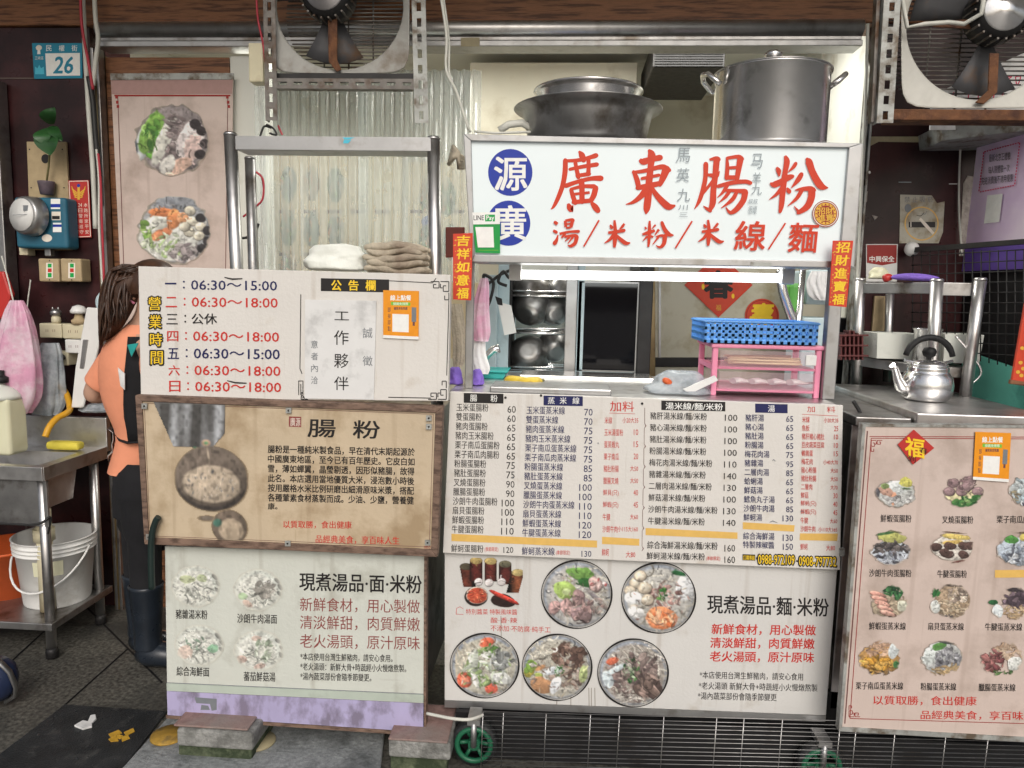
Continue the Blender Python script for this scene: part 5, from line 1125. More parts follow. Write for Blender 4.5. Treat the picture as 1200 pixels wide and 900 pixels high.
mb = MB(); mb.plate([(384, 20), (395, 20), (395, 70), (400, 82), (394, 84), (385, 72)], pl, .006, .014); mb.build('bracket', M['rust'], t, .002)
slotted((315, -20), (318, 141), YF-.03, .045, 'rust_steel', 9, t); slotted((490, -20), (494, 144), YF-.03, .05, 'zinc_white', 9, t); slotted((322, 97.5), (486, 98.5), YF-.028, .036, 'rust_steel', 9, t)
mb = MB(); mb.rbox(322, 86, 484, 92, YF-.01, YF+.05); mb.build('ledge', M['black_metal'], t)
YG = 2.62
t, mc, pl = fan('white exhaust fan with a silver motor at the upper right', (1056, -52, 1248, 127), (1146, 33), 84, YG, (1168, 17), 'fan_white', 'zinc_white', 'steel_bright')
mb = MB(); mb.plate([(1160, 62), (1171, 62), (1169, 108), (1153, 122), (1143, 120), (1158, 106)], pl, .006, .014); mb.build('bracket', M['rust'], t, .002)
mb = MB(); mb.tube([pl(1056, -10, .03), pl(1063, 32, .03), pl(1084, 28, .03), pl(1112, 26, .03), pl(1130, 28, .03), pl(1150, 16, .06), pl(1153, -4, .06)], .007, 8); mb.build('motor_lead', M['cable_white'], t)
mb = MB(); mb.plate([(1094, 25), (1140, 22), (1140, 34), (1094, 31)], pl, .006, .004); mb.build('bracket', M['rust'], t, .002)
slotted((1047, -20), (1037, 144), YG-.04, .052, 'zinc_white', 9, t)
mb = MB(); mb.plate([(1028, -10), (1032, -10), (1025, 143), (1021, 143)], Pl(YG-.02), .03); mb.build('frame_side', M['rust_steel'], t)
mb = MB(); mb.rbox(1044, 128, 1262, 141, YG-.03, YG+.05); mb.build('ledge', M['rust'], t, .003)
# the panel with red handwriting behind the right fan
pl = Pl(YG+.35)
t = thing('handwritten_panel', 'white panel with red handwriting behind the upper right fan', 'panel', pl(1150, 150))
mb = MB(); mb.plate([(1092, 112), (1150, 84), (1250, 40), (1250, 152), (1090, 152)], pl, .008); mb.build('sheet', M['paper'], t)
ik = Ink(pl); 
for st in ([(1112, 123, 1), (1118, 108, 1)], [(1134, 120, 1), (1136, 108, 1), (1140, 103, 1)], [(1146, 118, 1), (1148, 104, 1), (1153, 108, 1), (1152, 117, 1), (1146, 118, 1)], [(1160, 112, 1), (1165, 108, 1), (1164, 116, 1)], [(1172, 110, 1), (1177, 103, 1), (1174, 114, 1)], [(1176, 92, 1), (1186, 89, 1), (1180, 95, 1), (1186, 98, 1), (1180, 102, 1)], [(1190, 90, 1), (1192, 100, 1), (1196, 90, 1), (1190, 90, 1)]): ik.stroke([(x, y, 1.3) for x, y, w in st], 'pink', True)
ik.done(t)
# junction box and cables by the left fan
o = MB(); o.rbox(291, 50, 308, 96, 2.80, 2.86); tag(o.build('junction_box', M['ivory'], None, .005), 'ivory junction box left of the grey exhaust fan', 'junction box')
def cable(name, pts, r, m, lb, cat='cable'):
    Q = [Vector(p) for p in pts]; out = []
    for i in range(len(Q)-1):
        p0, p1, p2, p3 = Q[max(i-1, 0)], Q[i], Q[i+1], Q[min(i+2, len(Q)-1)]
        for k_ in range(6):
            u = k_/6; out.append(.5*((2*p1)+(p2-p0)*u+(2*p0-5*p1+4*p2-p3)*u*u+(3*p1-p0-3*p2+p3)*u**3))
    out.append(Q[-1]); return tag(MB().tube(out, r, 8).build(name, M[m]), lb, cat)
def wp(Y, *ps): return [W(*p, Y) for p in ps]
cable('red_cable', wp(2.79, (300, -20), (302, 20), (308, 50), (311, 74)), .004, 'cable_red', 'red cable running down beside the ivory junction box')
cable('black_cable', wp(2.80, (318, 150), (310, 148), (306, 156), (303, 166)), .004, 'cable_black', 'black cable drooping under the left fan frame')
cable('black_cable', wp(2.78, (312, 146), (320, 150), (324, 158), (316, 156)), .004, 'cable_black', 'short looped black cable end under the left fan frame')
cable('red_cable', wp(2.79, (326, 147), (328, 152), (331, 158)), .0035, 'cable_red', 'short red cable end under the left fan frame')
cable('red_cable', wp(2.86, (298, 200), (308, 210), (308, 232), (300, 242), (285, 254)), .004, 'cable_red', 'red cable hooked inside the left post of the pass frame')
cable('black_cable', wp(2.87, (297, 201), (306, 206), (309, 220)), .004, 'cable_black', 'black cable looped round the left post of the pass frame')
cable('black_cable', wp(2.86, (303, 262), (299, 272), (290, 278), (283, 279)), .005, 'cable_black', 'black cable stub low on the left post of the pass frame')
cable('grey_cable', wp(2.7, (514, -20), (523, 40), (523, 82), (535, 108), (549, 152)), .005, 'cable_white', 'grey cable hanging down to the left end of the light box')
cable('grey_cable', wp(2.72, (517, -20), (526, 45), (527, 88), (541, 125), (551, 155)), .004, 'cable_white', 'second thin grey cable hanging beside the light box')

# ---- what stands in the serving window
def bowl(c, r, h, ax, parent=None, name='steel_bowl', m='steel_dull'):
    pr = [(0, 0), (r*.42, 0), (r*.62, h*.12), (r*.84, h*.45), (r*.96, h*.8), (r, h), (r*1.03, h+.003), (r*.97, h+.004), (r*.8, h*.5), (r*.5, h*.12), (0, h*.06)]
    ring = []
    for (r0, h0), (r1, h1) in zip(pr[:6], pr[1:7]):
        for q in range(3): u = q/3; ring.append((lerp(r0, r1, u)*(1.006 if q == 1 else 1), lerp(h0, h1, u)))
    return MB().lathe(ring+pr[6:], c, 40, 0, ax).build(name, M[m], parent)
YK = 3.0
a, b, c_, d = rect(590, 322, 748, 456, YK)
t = thing('dish_cabinet', 'aluminium dish cabinet with open shelves and a black glass sliding door', 'cabinet', ((a+b)/2, YK, 0))
x1, x2, x3, x4 = [W(x, 380, YK)[0] for x in (596, 662, 677, 748)]
ztop, zbase = W(650, 300, YK)[2], W(650, 437, YK)[2]
MB().box(x1-.02, x4+.03, YK+.45, YK+.47, .2, ztop).build('rear_panel', M['kitchen_white'], t)
MB().box(x1-.045, x1, YK, YK+.45, 0, ztop).build('side_frame', M['pale_blue'], t, .003)
MB().box(x2, x3-.004, YK, YK+.04, zbase, ztop).build('middle_post', M['alu'], t, .003)
MB().box(x3-.004, x3+.024, YK-.012, YK+.03, zbase, ztop).build('door_stile', M['pale_blue'], t, .003)
MB().box(x1-.045, x4, YK-.005, YK+.45, zbase-.085, zbase-.002).build('base_panel', M['pale_blue'], t, .003)
MB().box(x1-.02, x4, YK+.02, YK+.44, 0, zbase-.09).build('plinth', M['steel_dull'], t)
MB().box(x4-.004, x4+.05, YK-.03, YK+.45, 0, ztop).build('dark_frame', M['black_metal'], t, .004)
da, db, dc, dd = rect(677, 330, 747, 436, YK-.02)
o = MB().box(da+.012, db-.004, YK-.006, YK+.004, dc+.006, dd-.006).build('glass_door', M['black_glass'], t)
mb = MB()
for q in ((da, da+.012, dc, dd), (db-.004, db+.004, dc, dd), (da+.012, db-.004, dd-.006, dd), (da+.012, db-.004, dc, dc+.006)): mb.box(q[0], q[1], YK-.012, YK+.004, q[2], q[3])
mb.build('door_frame', M['alu'], o)
shz = [W(630, y, YK+.1)[2] for y in (347, 390, 434)]
for z in shz:
    mb = MB(); 
    for q in (0, .07, .14, .21, .28, .35): mb.tube([(x1, YK+.05+q, z), (x2, YK+.05+q, z)], .004, 6)
    mb.tube([(x1, YK+.03, z+.02), (x2, YK+.03, z+.02)], .004, 6); mb.build('wire_shelf', M['steel_bright'], t)
n_ = 0
BL = [((622, shz[0], .095, .09), 'upturned steel bowl on the top shelf of the dish cabinet'), ((657, shz[0], .07, .075), 'small steel bowl at the right end of the cabinet top shelf'),
      ((620, shz[1], .09, .10), 'tilted steel bowl on the middle shelf of the dish cabinet'), ((655, shz[1], .075, .095), 'steel bowl at the right end of the cabinet middle shelf'),
      ((620, shz[2], .09, .10), 'ringed steel bowl on the bottom shelf of the dish cabinet'), ((656, shz[2], .07, .09), 'steel bowl at the right end of the cabinet bottom shelf')]
for i, ((px, z, r, h), lb) in enumerate(BL):
    X = W(px, 380, YK+.15)[0]; t2 = thing('steel_bowl', lb, 'bowl', (X, YK+.2, z), 'steel bowls in the dish cabinet')
    if i in (0, 1): bowl(np.array([X, YK+.2, z+h+.006]), r, h, (0, 0, -1), t2, 'bowl_shell')
    elif i == 2: bowl(np.array([X-.02, YK+.13, z+.07]), r, h*.8, (.35, .75, .5), t2, 'bowl_shell')
    elif i == 4: bowl(np.array([X, YK+.10, z+.085]), r, h*.8, (0, .9, -.35), t2, 'bowl_shell')
    else: bowl(np.array([X-.01, YK+.14, z+.075]), r, h*.8, (-.2, .85, .3), t2, 'bowl_shell')
# right cream panel with the red paper decorations
YR = 3.35; pl = Pl(YR)
t = thing('stained_partition', 'stained cream partition right of the dish cabinet', 'partition', pl(860, 470))
mb = MB(); mb.plate([(764, 300), (970, 300), (970, 419), (764, 419)], pl, .03); mb.plate([(764, 430), (970, 430), (970, 640), (764, 640)], pl, .03); mb.build('panel', M['stained_panel'], t)
mb = MB(); mb.plate([(757, 300), (768, 300), (768, 640), (757, 640)], pl, .06, .02); mb.build('edge_post', M['gold_alu'], t, .003); 
mb = MB(); mb.plate([(772, 300), (774.5, 300), (774.5, 419), (772, 419)], pl, .01, .008); mb.build('seam_trim', M['alu'], t)
mb = MB(); mb.plate([(764, 419), (970, 419), (970, 430), (764, 430)], pl, .05, .01); mb.build('dark_rail', M['black_metal'], t, .003)
t = thing('spring_diamond', 'large red diamond paper hanging behind the tube lamp', 'decoration', pl(842, 372, .01))
mb = MB(); mb.plate([(842, 296), (882, 334), (842, 372), (802, 334)], pl, .002, .006); mb.build('paper_diamond', M['red_paper'], t)
ik = Ink(pl, .0065); ik.text('春', 826, 318, 858, 349, 'black', .06); ik.text('福', 839, 357, 845, 364, 'gold', .01); ik.ell(824, 336, 1.8, 3.5, 'yellow', 10); ik.ell(859, 347, 1.8, 3, 'yellow', 10); ik.line([(843, 300), (804, 334), (842, 370), (880, 334)], .7, 'vermilion'); ik.done(t)
t = thing('longevity_disc', 'round red paper with a gold character above the blue basket', 'decoration', pl(893, 389, .01))
mb = MB(); mb.plate([(893+20*math.cos(i*math.pi/18), 370+20*math.sin(i*math.pi/18)) for i in range(36)], pl, .002, .006); mb.build('paper_disc', M['red_paper'], t)
ik = Ink(pl, .0065); ik.ring(893, 370, 18.5, 18.5, .8, 'dred'); ik.text('壽', 880, 356, 905, 382, 'yellow', .05, .0, .2); ik.done(t)
# bananas
def banana(p0, p1, sag, r, lb, Y):
    A, B = W(*p0, Y), W(*p1, Y); pts = []; rs = []
    for i in range(13):
        u = i/12; q = A*(1-u)+B*u; q = q-np.array([0, .02*math.sin(math.pi*u), sag*math.sin(math.pi*u)]); pts.append(q); rs.append(r*(.35+.65*math.sin(math.pi*min(1, max(0, .08+u*.86)))**.5))
    t2 = thing('banana', lb, 'banana', ((A+B)/2)-np.array([0, 0, r+sag]), 'bananas on the counter')
    MB().tube(pts, rs, 8).build('peel', M['banana'], t2); MB().tube([pts[-1], pts[-1]+np.array([.014, 0, .006])], [.006, .005], 7).build('stalk', M['stem'], t2)
banana((594, 446), (624, 450), .004, .027, 'spotted yellow banana at the left of the pair on the counter', 2.55)
banana((606, 450), (633, 447), .003, .024, 'shorter yellow banana at the right of the pair on the counter', 2.52)
# hanging bags and small clutter at the left end of the window
def hang_bag(name, lb, px, py0, py1, wtop, wbot, Y, m, seed, n=22, dep=.5):
    n = 44; random.seed(seed); fold = [random.uniform(-1, 1) for _ in range(n)]; fold2 = [random.uniform(-1, 1) for _ in range(n)]; rws = 14; V = []; cuts = [random.uniform(0, 6.28) for _ in range(6)]
    for i in range(rws):
        u = i/(rws-1); p = W(px+3*math.sin(u*4+seed), lerp(py0, py1, u), Y); w = lerp(wtop, wbot, min(1, u*1.5)**.7)*(1 if u < .88 else 1-(u-.88)*3.2)*Y/870/2
        for j in range(n):
            a = 2*math.pi*j/n; k_ = 1+.10*math.sin(5*a+cuts[0]+u*2)+.08*math.sin(9*a+cuts[1]-u*3)+.11*(fold[j]*(1-u)+fold2[j]*u)+random.uniform(-.03, .03)
            V.append((p[0]+w*k_*math.cos(a), Y+w*dep*k_*math.sin(a), p[2]))
    f = [[i*n+j, (i+1)*n+j, (i+1)*n+(j+1) % n, i*n+(j+1) % n] for i in range(rws-1) for j in range(n)]+[[(rws-1)*n+j for j in range(n)]]
    t2 = thing(name, lb, 'bag', W(px, py1, Y)); o = MB().add(V, f, 0, True).build('bag_body', M[m], t2, 0, None, 1); return t2
hang_bag('plastic_bag', 'pale pink plastic bag hanging at the left end of the serving window', 565, 326, 400, 8, 22, 2.6, 'pink_bag', 21)
hang_bag('plastic_bag', 'clear plastic bag hanging low beside the left sign post', 563, 396, 438, 10, 22, 2.62, 'white_bag', 22)
a, b, c_, d = rect(565, 322, 582, 456, 2.95)
tag(MB().box(a, b, 2.95, 3.3, CT-.3, d).build('upright_board', M['pale_blue'], None, .003), 'pale blue upright panel at the left end of the serving window', 'panel')
a, b, c_, d = rect(582, 316, 597, 460, 2.99)
tag(MB().box(a, b, 3.02, 3.3, CT-.3, d+.05).build('dark_upright', M['black']), 'black upright post between the pale blue panel and the dish cabinet', 'post')
pl = Pl(2.85); t = thing('clipboard', 'tilted white clipboard with a black clip beside the dish cabinet', 'clipboard', pl(595, 393))
mb = MB(); mb.plate([(583, 353), (599, 358), (605, 390), (591, 393)], pl, .006); mb.build('sheet', M['white_plastic'], t)
mb = MB(); mb.plate([(580, 347), (588, 350), (589, 358), (583, 357)], pl, .012, .004); mb.build('clip', M['black'], t, .002)
cable('black_cable', wp(2.9, (600, 316), (586, 322), (570, 333), (567, 322), (578, 330), (575, 350), (569, 364)), .006, 'cable_black', 'tangled black cable under the left end of the light box')
cable('black_cable', wp(2.88, (608, 314), (598, 326), (590, 318), (584, 330), (594, 335)), .006, 'cable_black', 'black cable knot above the tilted clipboard')
p = W(578, 412, 2.8); t = thing('hand_tool', 'bright metal clamp handle above the teal box', 'tool', p)
MB().tube(wp(2.8, (566, 426), (572, 416), (578, 410), (585, 408)), [.008, .014, .016, .018], 12).build('handle', M['steel_bright'], t)
a, b, c_, d = rect(566, 436, 590, 456, 2.7); t = thing('teal_box', 'teal plastic tub left of the bananas', 'tub', ((a+b)/2, 2.75, CT))
mb = MB(); A4 = [(a, CT), (b, CT), (b+.01, d), (a-.01, d)]; mb.prism([(x, 2.69, z) for x, z in A4], [(x, 2.82, z) for x, z in A4]); mb.build('tub', M['teal_box'], t, .006)
MB().box(a-.016, b+.016, 2.68, 2.83, d, d+.006).build('rim', M['teal_box'], t, .002)
crumple(559, 456, .05, .055, .06, 2.5, 'purple_cloth', 'purple_bag', 'small crumpled purple bag beside the left sign post', 'bag', 9, CT)
crumple(533, 456, .06, .06, .08, 2.5, 'purple_cloth', 'purple_bag', 'dark purple bundle behind the edge of the opening hours board', 'bag', 10, CT)
hang_bag('paper_roll_bag', 'clear bag of paper rolls hanging between the stacks', 536, 356, 430, 14, 16, 2.6, 'cloth_beige', 24)
t = thing('red_wall_plaque', 'dark red patterned plaque behind the left red paper strip', 'plaque', W(526, 300, 2.7))
mb = MB(); mb.plate([(522, 266), (544, 266), (544, 300), (522, 302)], Pl(2.7), .02); mb.build('plaque', mat('dark_red', (.16, .03, .02), .5), t, .003)

# ---- pink drawers, basket, bag
YD = 2.42
a, b, c_, d = rect(834, 404, 962, 470, YD); d = W(900, 404, YD)[2]; DD = .25
t = thing('drawer_unit', 'pink plastic drawer unit with clear drawers of chopsticks and spoons', 'drawers', ((a+b)/2, YD, CT))
hgt = d-CT
for x in (a, b-.018):
    for y in (YD, YD+DD-.018): MB().box(x, x+.018, y, y+.018, CT, d-.012).build('frame_post', M['pink_plastic'], t, .003)
MB().box(a-.006, b+.006, YD-.006, YD+DD+.006, d-.014, d).build('top_panel', M['pink_plastic'], t, .004)
zz = [d-.014-(hgt-.014)*k_ for k_ in (.44, .92)]
zz = [W(900, 431, YD)[2], W(900, 457, YD)[2]]
for z in zz: mb = MB(); mb.box(a+.018, b-.018, YD, YD+DD, z-.008, z); mb.box(a, a+.018, YD+.018, YD+DD-.018, z-.012, z+.004); mb.build('shelf', M['pink_plastic'], t, .002)
tops = [d-.014, zz[0]-.008]
for i, z in enumerate(zz):
    top = tops[i]-.006; o = MB(); xa, xb, ya, yb = a+.022, b-.022, YD-.012, YD+DD-.03
    o.box(xa, xb, ya, ya+.002, z+.001, top); o.box(xa, xb, ya+.002, yb, z+.001, z+.003); o.box(xa, xa+.002, ya+.002, yb, z+.003, top); o.box(xb-.002, xb, ya+.002, yb, z+.003, top)
    o = o.build('drawer', M['clear_pink'], t)
    if i == 0:
        random.seed(4)
        for q in range(26): 
            y0, z0 = random.uniform(ya+.02, ya+.12), z+.008+random.uniform(0, .022); tag(MB().tube([(xa+.03+random.uniform(0, .02), y0, z0), (xb-.05+random.uniform(0, .02), y0+random.uniform(-.02, .02), z0+random.uniform(-.002, .004))], .0036, 6).build('chopstick', M['bamboo']), 'pale wooden chopstick lying in the upper clear pink drawer', 'chopstick', 'chopsticks in the upper drawer') if q < 16 else None
    else:
        for q in range(4):
            x0 = xa+.05+q*.06; mb = MB(); mb.tube([(x0, ya+.03, z+.024), (x0+.02, ya+.04, z+.026), (x0+.06, ya+.06, z+.02), (x0+.11, ya+.07, z+.022)], [.018, .02, .009, .006], 12, flat=.5); tag(mb.build('soup_spoon', M['white_plastic']), 'white soup spoon lying in the lower clear pink drawer', 'spoon', 'spoons in the lower drawer')
mb = MB(); e = 1; mb.box(b-.055, b-.022, YD-.018, YD-.0125, zz[0]+.012, zz[0]+.045); mb.build('label_tab', M['white_plastic'], t, .002)
MB().box(a+.01, b-.01, YD+.03, YD+DD-.02, CT+.004, CT+.03).build('lower_drawer', M['clear_pink'], t, .003)
# basket: a real open lattice
zb = d+.003; a, b, _, zt = rect(826, 374, 957, 402, YD); zt = W(890, 378, YD)[2]
t = thing('lattice_basket', 'blue plastic lattice basket on top of the pink drawers', 'basket', ((a+b)/2, YD, zb))
mb = MB(); bw, y0, y1 = .004, YD-.01, YD+.24
def lattice(p0, p1, nx):
    p0, p1 = np.array(p0), np.array(p1); L = p1-p0; n_ = np.linalg.norm(L[:2]); u = L/n_; v = np.array([-u[1], u[0], 0])*.002
    def seg(s0, s1, z0, z1): q = [p0+u*s0, p0+u*s1]; A_ = [np.array([*q[0][:2], z0]), np.array([*q[1][:2], z0]), np.array([*q[1][:2], z1]), np.array([*q[0][:2], z1])]; mb.prism([x-v for x in A_], [x+v for x in A_])
    H_ = zt-zb
    for k_ in range(4): z = zb+H_*k_/3.2; seg(0, n_, z, z+H_*.13)
    for k_ in range(nx+1): s0 = n_*k_/nx; seg(max(0, s0-n_/nx*.22), min(n_, s0+n_/nx*.22), zb, zt-.002)
lattice((a, y0, 0), (b, y0, 0), 16); lattice((a, y1, 0), (b, y1, 0), 16); lattice((a, y0, 0), (a, y1, 0), 10); lattice((b, y0, 0), (b, y1, 0), 10); mb.box(a, b, y0, y1, zb, zb+.002)
mb.build('lattice', M['blue_plastic'], t)
mb = MB(); 
for q in ((a-.006, b+.006, y0-.006, y0+.003), (a-.006, b+.006, y1-.003, y1+.006), (a-.006, a+.003, y0+.003, y1-.003), (b-.003, b+.006, y0+.003, y1-.003)): mb.box(q[0], q[1], q[2], q[3], zt-.003, zt+.003)
mb.build('rim', M['blue_plastic'], t, .002)
crumple(796, 470, .23, .075, .16, 2.45, 'clear_bag', 'plastic_bag', 'crumpled clear plastic bag with a red tip left of the pink drawers', 'bag', 31, CT, 20, .25, .45)
mb = MB(); mb.tube(wp(2.40, (776, 444), (782, 447), (788, 450)), [.008, .014, .006], 10); tag(mb.build('red_bag_tie', M['orange'], None, 0, None, 1), 'small orange red bag tie on the clear plastic bag', 'tie')
pl = Pl(2.38); t = thing('folded_newspaper', 'folded white paper leaning against the pink drawers', 'paper', pl(820, 466))
mb = MB(); mb.plate([(800, 456), (838, 440), (842, 446), (808, 462)], pl, .012); mb.build('folded_sheet', M['paper'], t, .002)
# right end clutter behind the right red strip
tag(MB().box(*rect(946, 316, 976, 357, 3.0)[:2], 3.0, 3.25, *rect(946, 316, 976, 357, 3.0)[2:]).build('blue_bin', M['pale_blue'], None, .01), 'pale blue plastic bin on a shelf behind the right red strip', 'bin')
hang_bag('plastic_bag', 'white translucent bag hanging over the pale blue bin', 962, 318, 352, 20, 26, 2.96, 'white_bag', 41)
tag(MB().rbox(925, 332, 940, 366, 3.0, 3.1).build('green_bottle', M['lime'], None, .015), 'bright green container behind the steel pipe', 'container')
post((941, 316), (935, 372), 2.8, .011, 'water_pipe', None, 'steel_bright', CT)
tag(bpy.data.objects['water_pipe'], 'thin upright steel pipe right of the round red paper', 'pipe')
cable('steel_hose', wp(2.85, (915, 316), (917, 340), (925, 365), (930, 378)), .018, 'steel_bright', 'curved steel hose behind the blue basket', 'hose')
a, b, c_, d = rect(938, 372, 972, 452, 3.0); tag(MB().box(a, b, 3.0, 3.2, CT-.4, d).build('blue_crate', M['pale_blue'], None, .006), 'pale blue upright crate right of the pink drawers', 'crate')
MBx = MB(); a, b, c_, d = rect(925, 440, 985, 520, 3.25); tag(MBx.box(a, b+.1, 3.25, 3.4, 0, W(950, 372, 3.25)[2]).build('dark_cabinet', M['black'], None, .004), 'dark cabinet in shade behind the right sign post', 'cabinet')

# ================================================================== right: the kettle cart
a = W(1075, 484, 2.25); kx0 = a[0]; KZ = a[2]; KY0, KY1 = 2.25, 2.98; kx1 = W(1240, 480, 2.25)[0]
t = thing('kettle_cart', 'stainless kettle cart behind the dish poster', 'cart', ((kx0+kx1)/2, KY0, 0))
MB().box(kx0, kx1, KY0, KY1, KZ-.035, KZ).build('steel_top', M['steel'], t, .005)
MB().box(kx0+.012, kx1-.01, KY0+.012, KY1-.01, .2, KZ-.036).build('cabinet', M['steel_dark'], t, .004)
t = thing('side_table', 'dark steel side table between the price list and the dish poster', 'table', (W(1010, 600, 2.4)[0], 2.3, 0))
MB().box(W(986, 600, 2.3)[0]+.01, kx0-.004, 2.30, 2.95, .2, KZ-.05).build('cabinet', M['steel_dark'], t, .004)
MB().box(W(986, 600, 2.3)[0]+.01, kx0-.004, 2.27, 2.97, KZ-.048, KZ-.02).build('table_top', M['steel_dull'], t, .004)
# kettle
c = np.array([W(1084, 470, 2.55)[0], 2.55, KZ]); r = 27.5/870*2.55
t = thing('kettle', 'shiny steel kettle with a black handle on the kettle cart', 'kettle', c)
hb = .115
MB().lathe([(0, 0), (r*.72, 0), (r*.86, .008), (r*.98, .03), (r, .055), (r*.94, .078), (r*.84, .093), (r*.78, .098), (r*.80, .103), (r*.78, .108), (r*.79, .112), (r*.74, hb), (0, hb)], c, 48).build('kettle_body', M['steel_bright'], t)
o = MB().lathe([(r*.73, hb), (r*.74, hb+.006), (r*.6, hb+.014), (r*.3, hb+.021), (0, hb+.023)], c, 40).build('lid', M['steel_bright'], t)
MB().lathe([(.008, hb+.02), (.008, hb+.028), (.018, hb+.034), (.022, hb+.048), (.017, hb+.06), (0, hb+.064)], c, 20).build('knob', M['black'], o)
MB().tube([c+np.array(p) for p in ((-r*.75, -.01, .035), (-r*1.15, -.02, .05), (-r*1.32, -.025, .075), (-r*1.48, -.03, .108), (-r*1.62, -.035, .118))], [.026, .02, .014, .011, .010], 14).build('spout', M['steel_bright'], t)
mb = MB(); pts = [c+np.array([r*.98*math.cos(u), 0, hb-.005+.10*math.sin(u)**.8]) for u in [math.pi*i/20 for i in range(21)]]
o = MB().tube(pts[2:-2], [.009]*2+[.0105]*13+[.009]*2, 12).build('handle', M['black'], t)
for s_ in (0, 1): q = pts[0] if s_ else pts[-1]; q2 = pts[2] if s_ else pts[-3]; MB().tube([c+np.array([(-1 if s_ else 1)*r*.76, 0, hb-.02]), q*.4+q2*.6], .006, 10).build('handle_bracket', M['steel_bright'], t)
# steel stand behind it
t = thing('steel_stand', 'two tier steel tube stand behind the kettle', 'stand', W(1080, 470, 2.9))
for pt, pb, Y, r_ in (((1008, 328), (1002, 470), 3.0, .024), ((1043, 340), (1040, 440), 3.12, .02), ((1098, 329), (1092, 455), 2.74, .027), ((1149, 328), (1130, 476), 2.70, .025)): post(pt, pb, Y, r_*.8, 'post', t, 'steel', KZ)
A, B, C_, D_ = W(1010, 330, 3.0), W(1100, 331, 2.74), W(1148, 332, 2.72), W(1060, 334, 3.12)
def bar4(mb, p, q, h, w): 
    u = np.array(q)-np.array(p); v = np.array([-u[1], u[0], 0]); v = v/np.linalg.norm(v)*w/2; z = np.array([0, 0, h]); p, q = np.array(p), np.array(q)
    mb.prism([p-v, q-v, q-v-z, p-v-z], [p+v, q+v, q+v-z, p+v-z])
mb = MB(); bar4(mb, A-np.array([0, 0, .005]), B, .04, .02); mb.build('top_rail', M['steel_dull'], t, .002)
mb = MB(); bar4(mb, B, C_, .045, .02); mb.build('top_rail', M['steel_dull'], t, .002)
z2 = W(1010, 418, 3.0)[2]; mb = MB(); mb.prism([np.array([*A[:2], z2]), np.array([*W(1100, 431, 2.72)[:2], z2-.01]), np.array([*C_[:2], z2-.01]), np.array([C_[0]+.05, 3.1, z2]), np.array([A[0]+.02, 3.14, z2])], [np.array([*A[:2], z2-.035]), np.array([*W(1100, 431, 2.72)[:2], z2-.045]), np.array([*C_[:2], z2-.045]), np.array([C_[0]+.05, 3.1, z2-.035]), np.array([A[0]+.02, 3.14, z2-.035])]); mb.build('lower_shelf', M['steel_dull'], t, .002)
def tub(px0, px1, py0, py1, Y, dep, m, lb, name='plastic_tub'):
    a, b, _, d = rect(px0, py0, px1, py1, Y); z0 = z2+.003; t2 = thing(name, lb, 'tub', ((a+b)/2, Y, z0), 'clear tubs on the steel stand'); mb = MB()
    for s_, zz in ((.94, 0),): pass
    V = []
    for z, k_ in ((z0, .92), (d, 1.0), (d, .96), (z0+.004, .88)):
        cx, w = (a+b)/2, (b-a)/2*k_; V += [(cx-w, Y+dep*(1-k_)/2, z), (cx+w, Y+dep*(1-k_)/2, z), (cx+w, Y+dep-dep*(1-k_)/2, z), (cx-w, Y+dep-dep*(1-k_)/2, z)]
    f = [[0, 3, 2, 1], [12, 13, 14, 15]]
    for L in range(3): f += [[L*4+i, L*4+(i+1) % 4, L*4+4+(i+1) % 4, L*4+4+i] for i in range(4)]
    mb.add(V, f); mb.build('tub_body', M[m], t2, .004)
    o = MB().box(a-.006, b+.006, Y-.006, Y+dep+.006, d-.012, d-.004); return t2
tub(1027, 1080, 391, 424, 2.88, .14, 'jug_plastic', 'milky clear tub at the left of the steel stand behind the kettle')
tub(1106, 1152, 392, 428, 2.76, .16, 'jug_plastic', 'milky clear tub at the right of the steel stand beside the turquoise panel')
c = W(1090, 430, 2.76); MB_ = MB().lathe([(0, 0), (.045, 0), (.045, .115), (.05, .118), (.05, .122), (.042, .122), (.042, .01), (0, .01)], (c[0], 2.80, z2+.002), 32)
tag(MB_.build('steel_canister', M['steel_bright']), 'shiny steel canister directly behind the kettle handle', 'canister')
c = W(1072, 326, 2.86)
mb = MB(); random.seed(6); mb.tube(wp(2.84, (1043, 325), (1060, 324), (1078, 325), (1094, 326), (1102, 327)), [.012, .02, .022, .016, .006], 10, flat=.7); tag(mb.build('purple_umbrella', M['purple_cloth'], None, 0, None, 1), 'folded purple cloth lying on top of the steel stand', 'cloth')
mb = MB(); mb.tube(wp(2.86, (1034, 327), (1040, 325), (1046, 325)), [.014, .017, .012], 10); tag(mb.build('red_pouch', M['red_plastic'], None, 0, None, 1), 'small red pouch beside the folded purple cloth', 'pouch')
crumple(1030, 327, .085, .045, .06, 3.0, 'jug_liquid', 'yellow_pouch', 'pale yellow crumpled pouch on the stand beside the red pouch', 'pouch', 12)
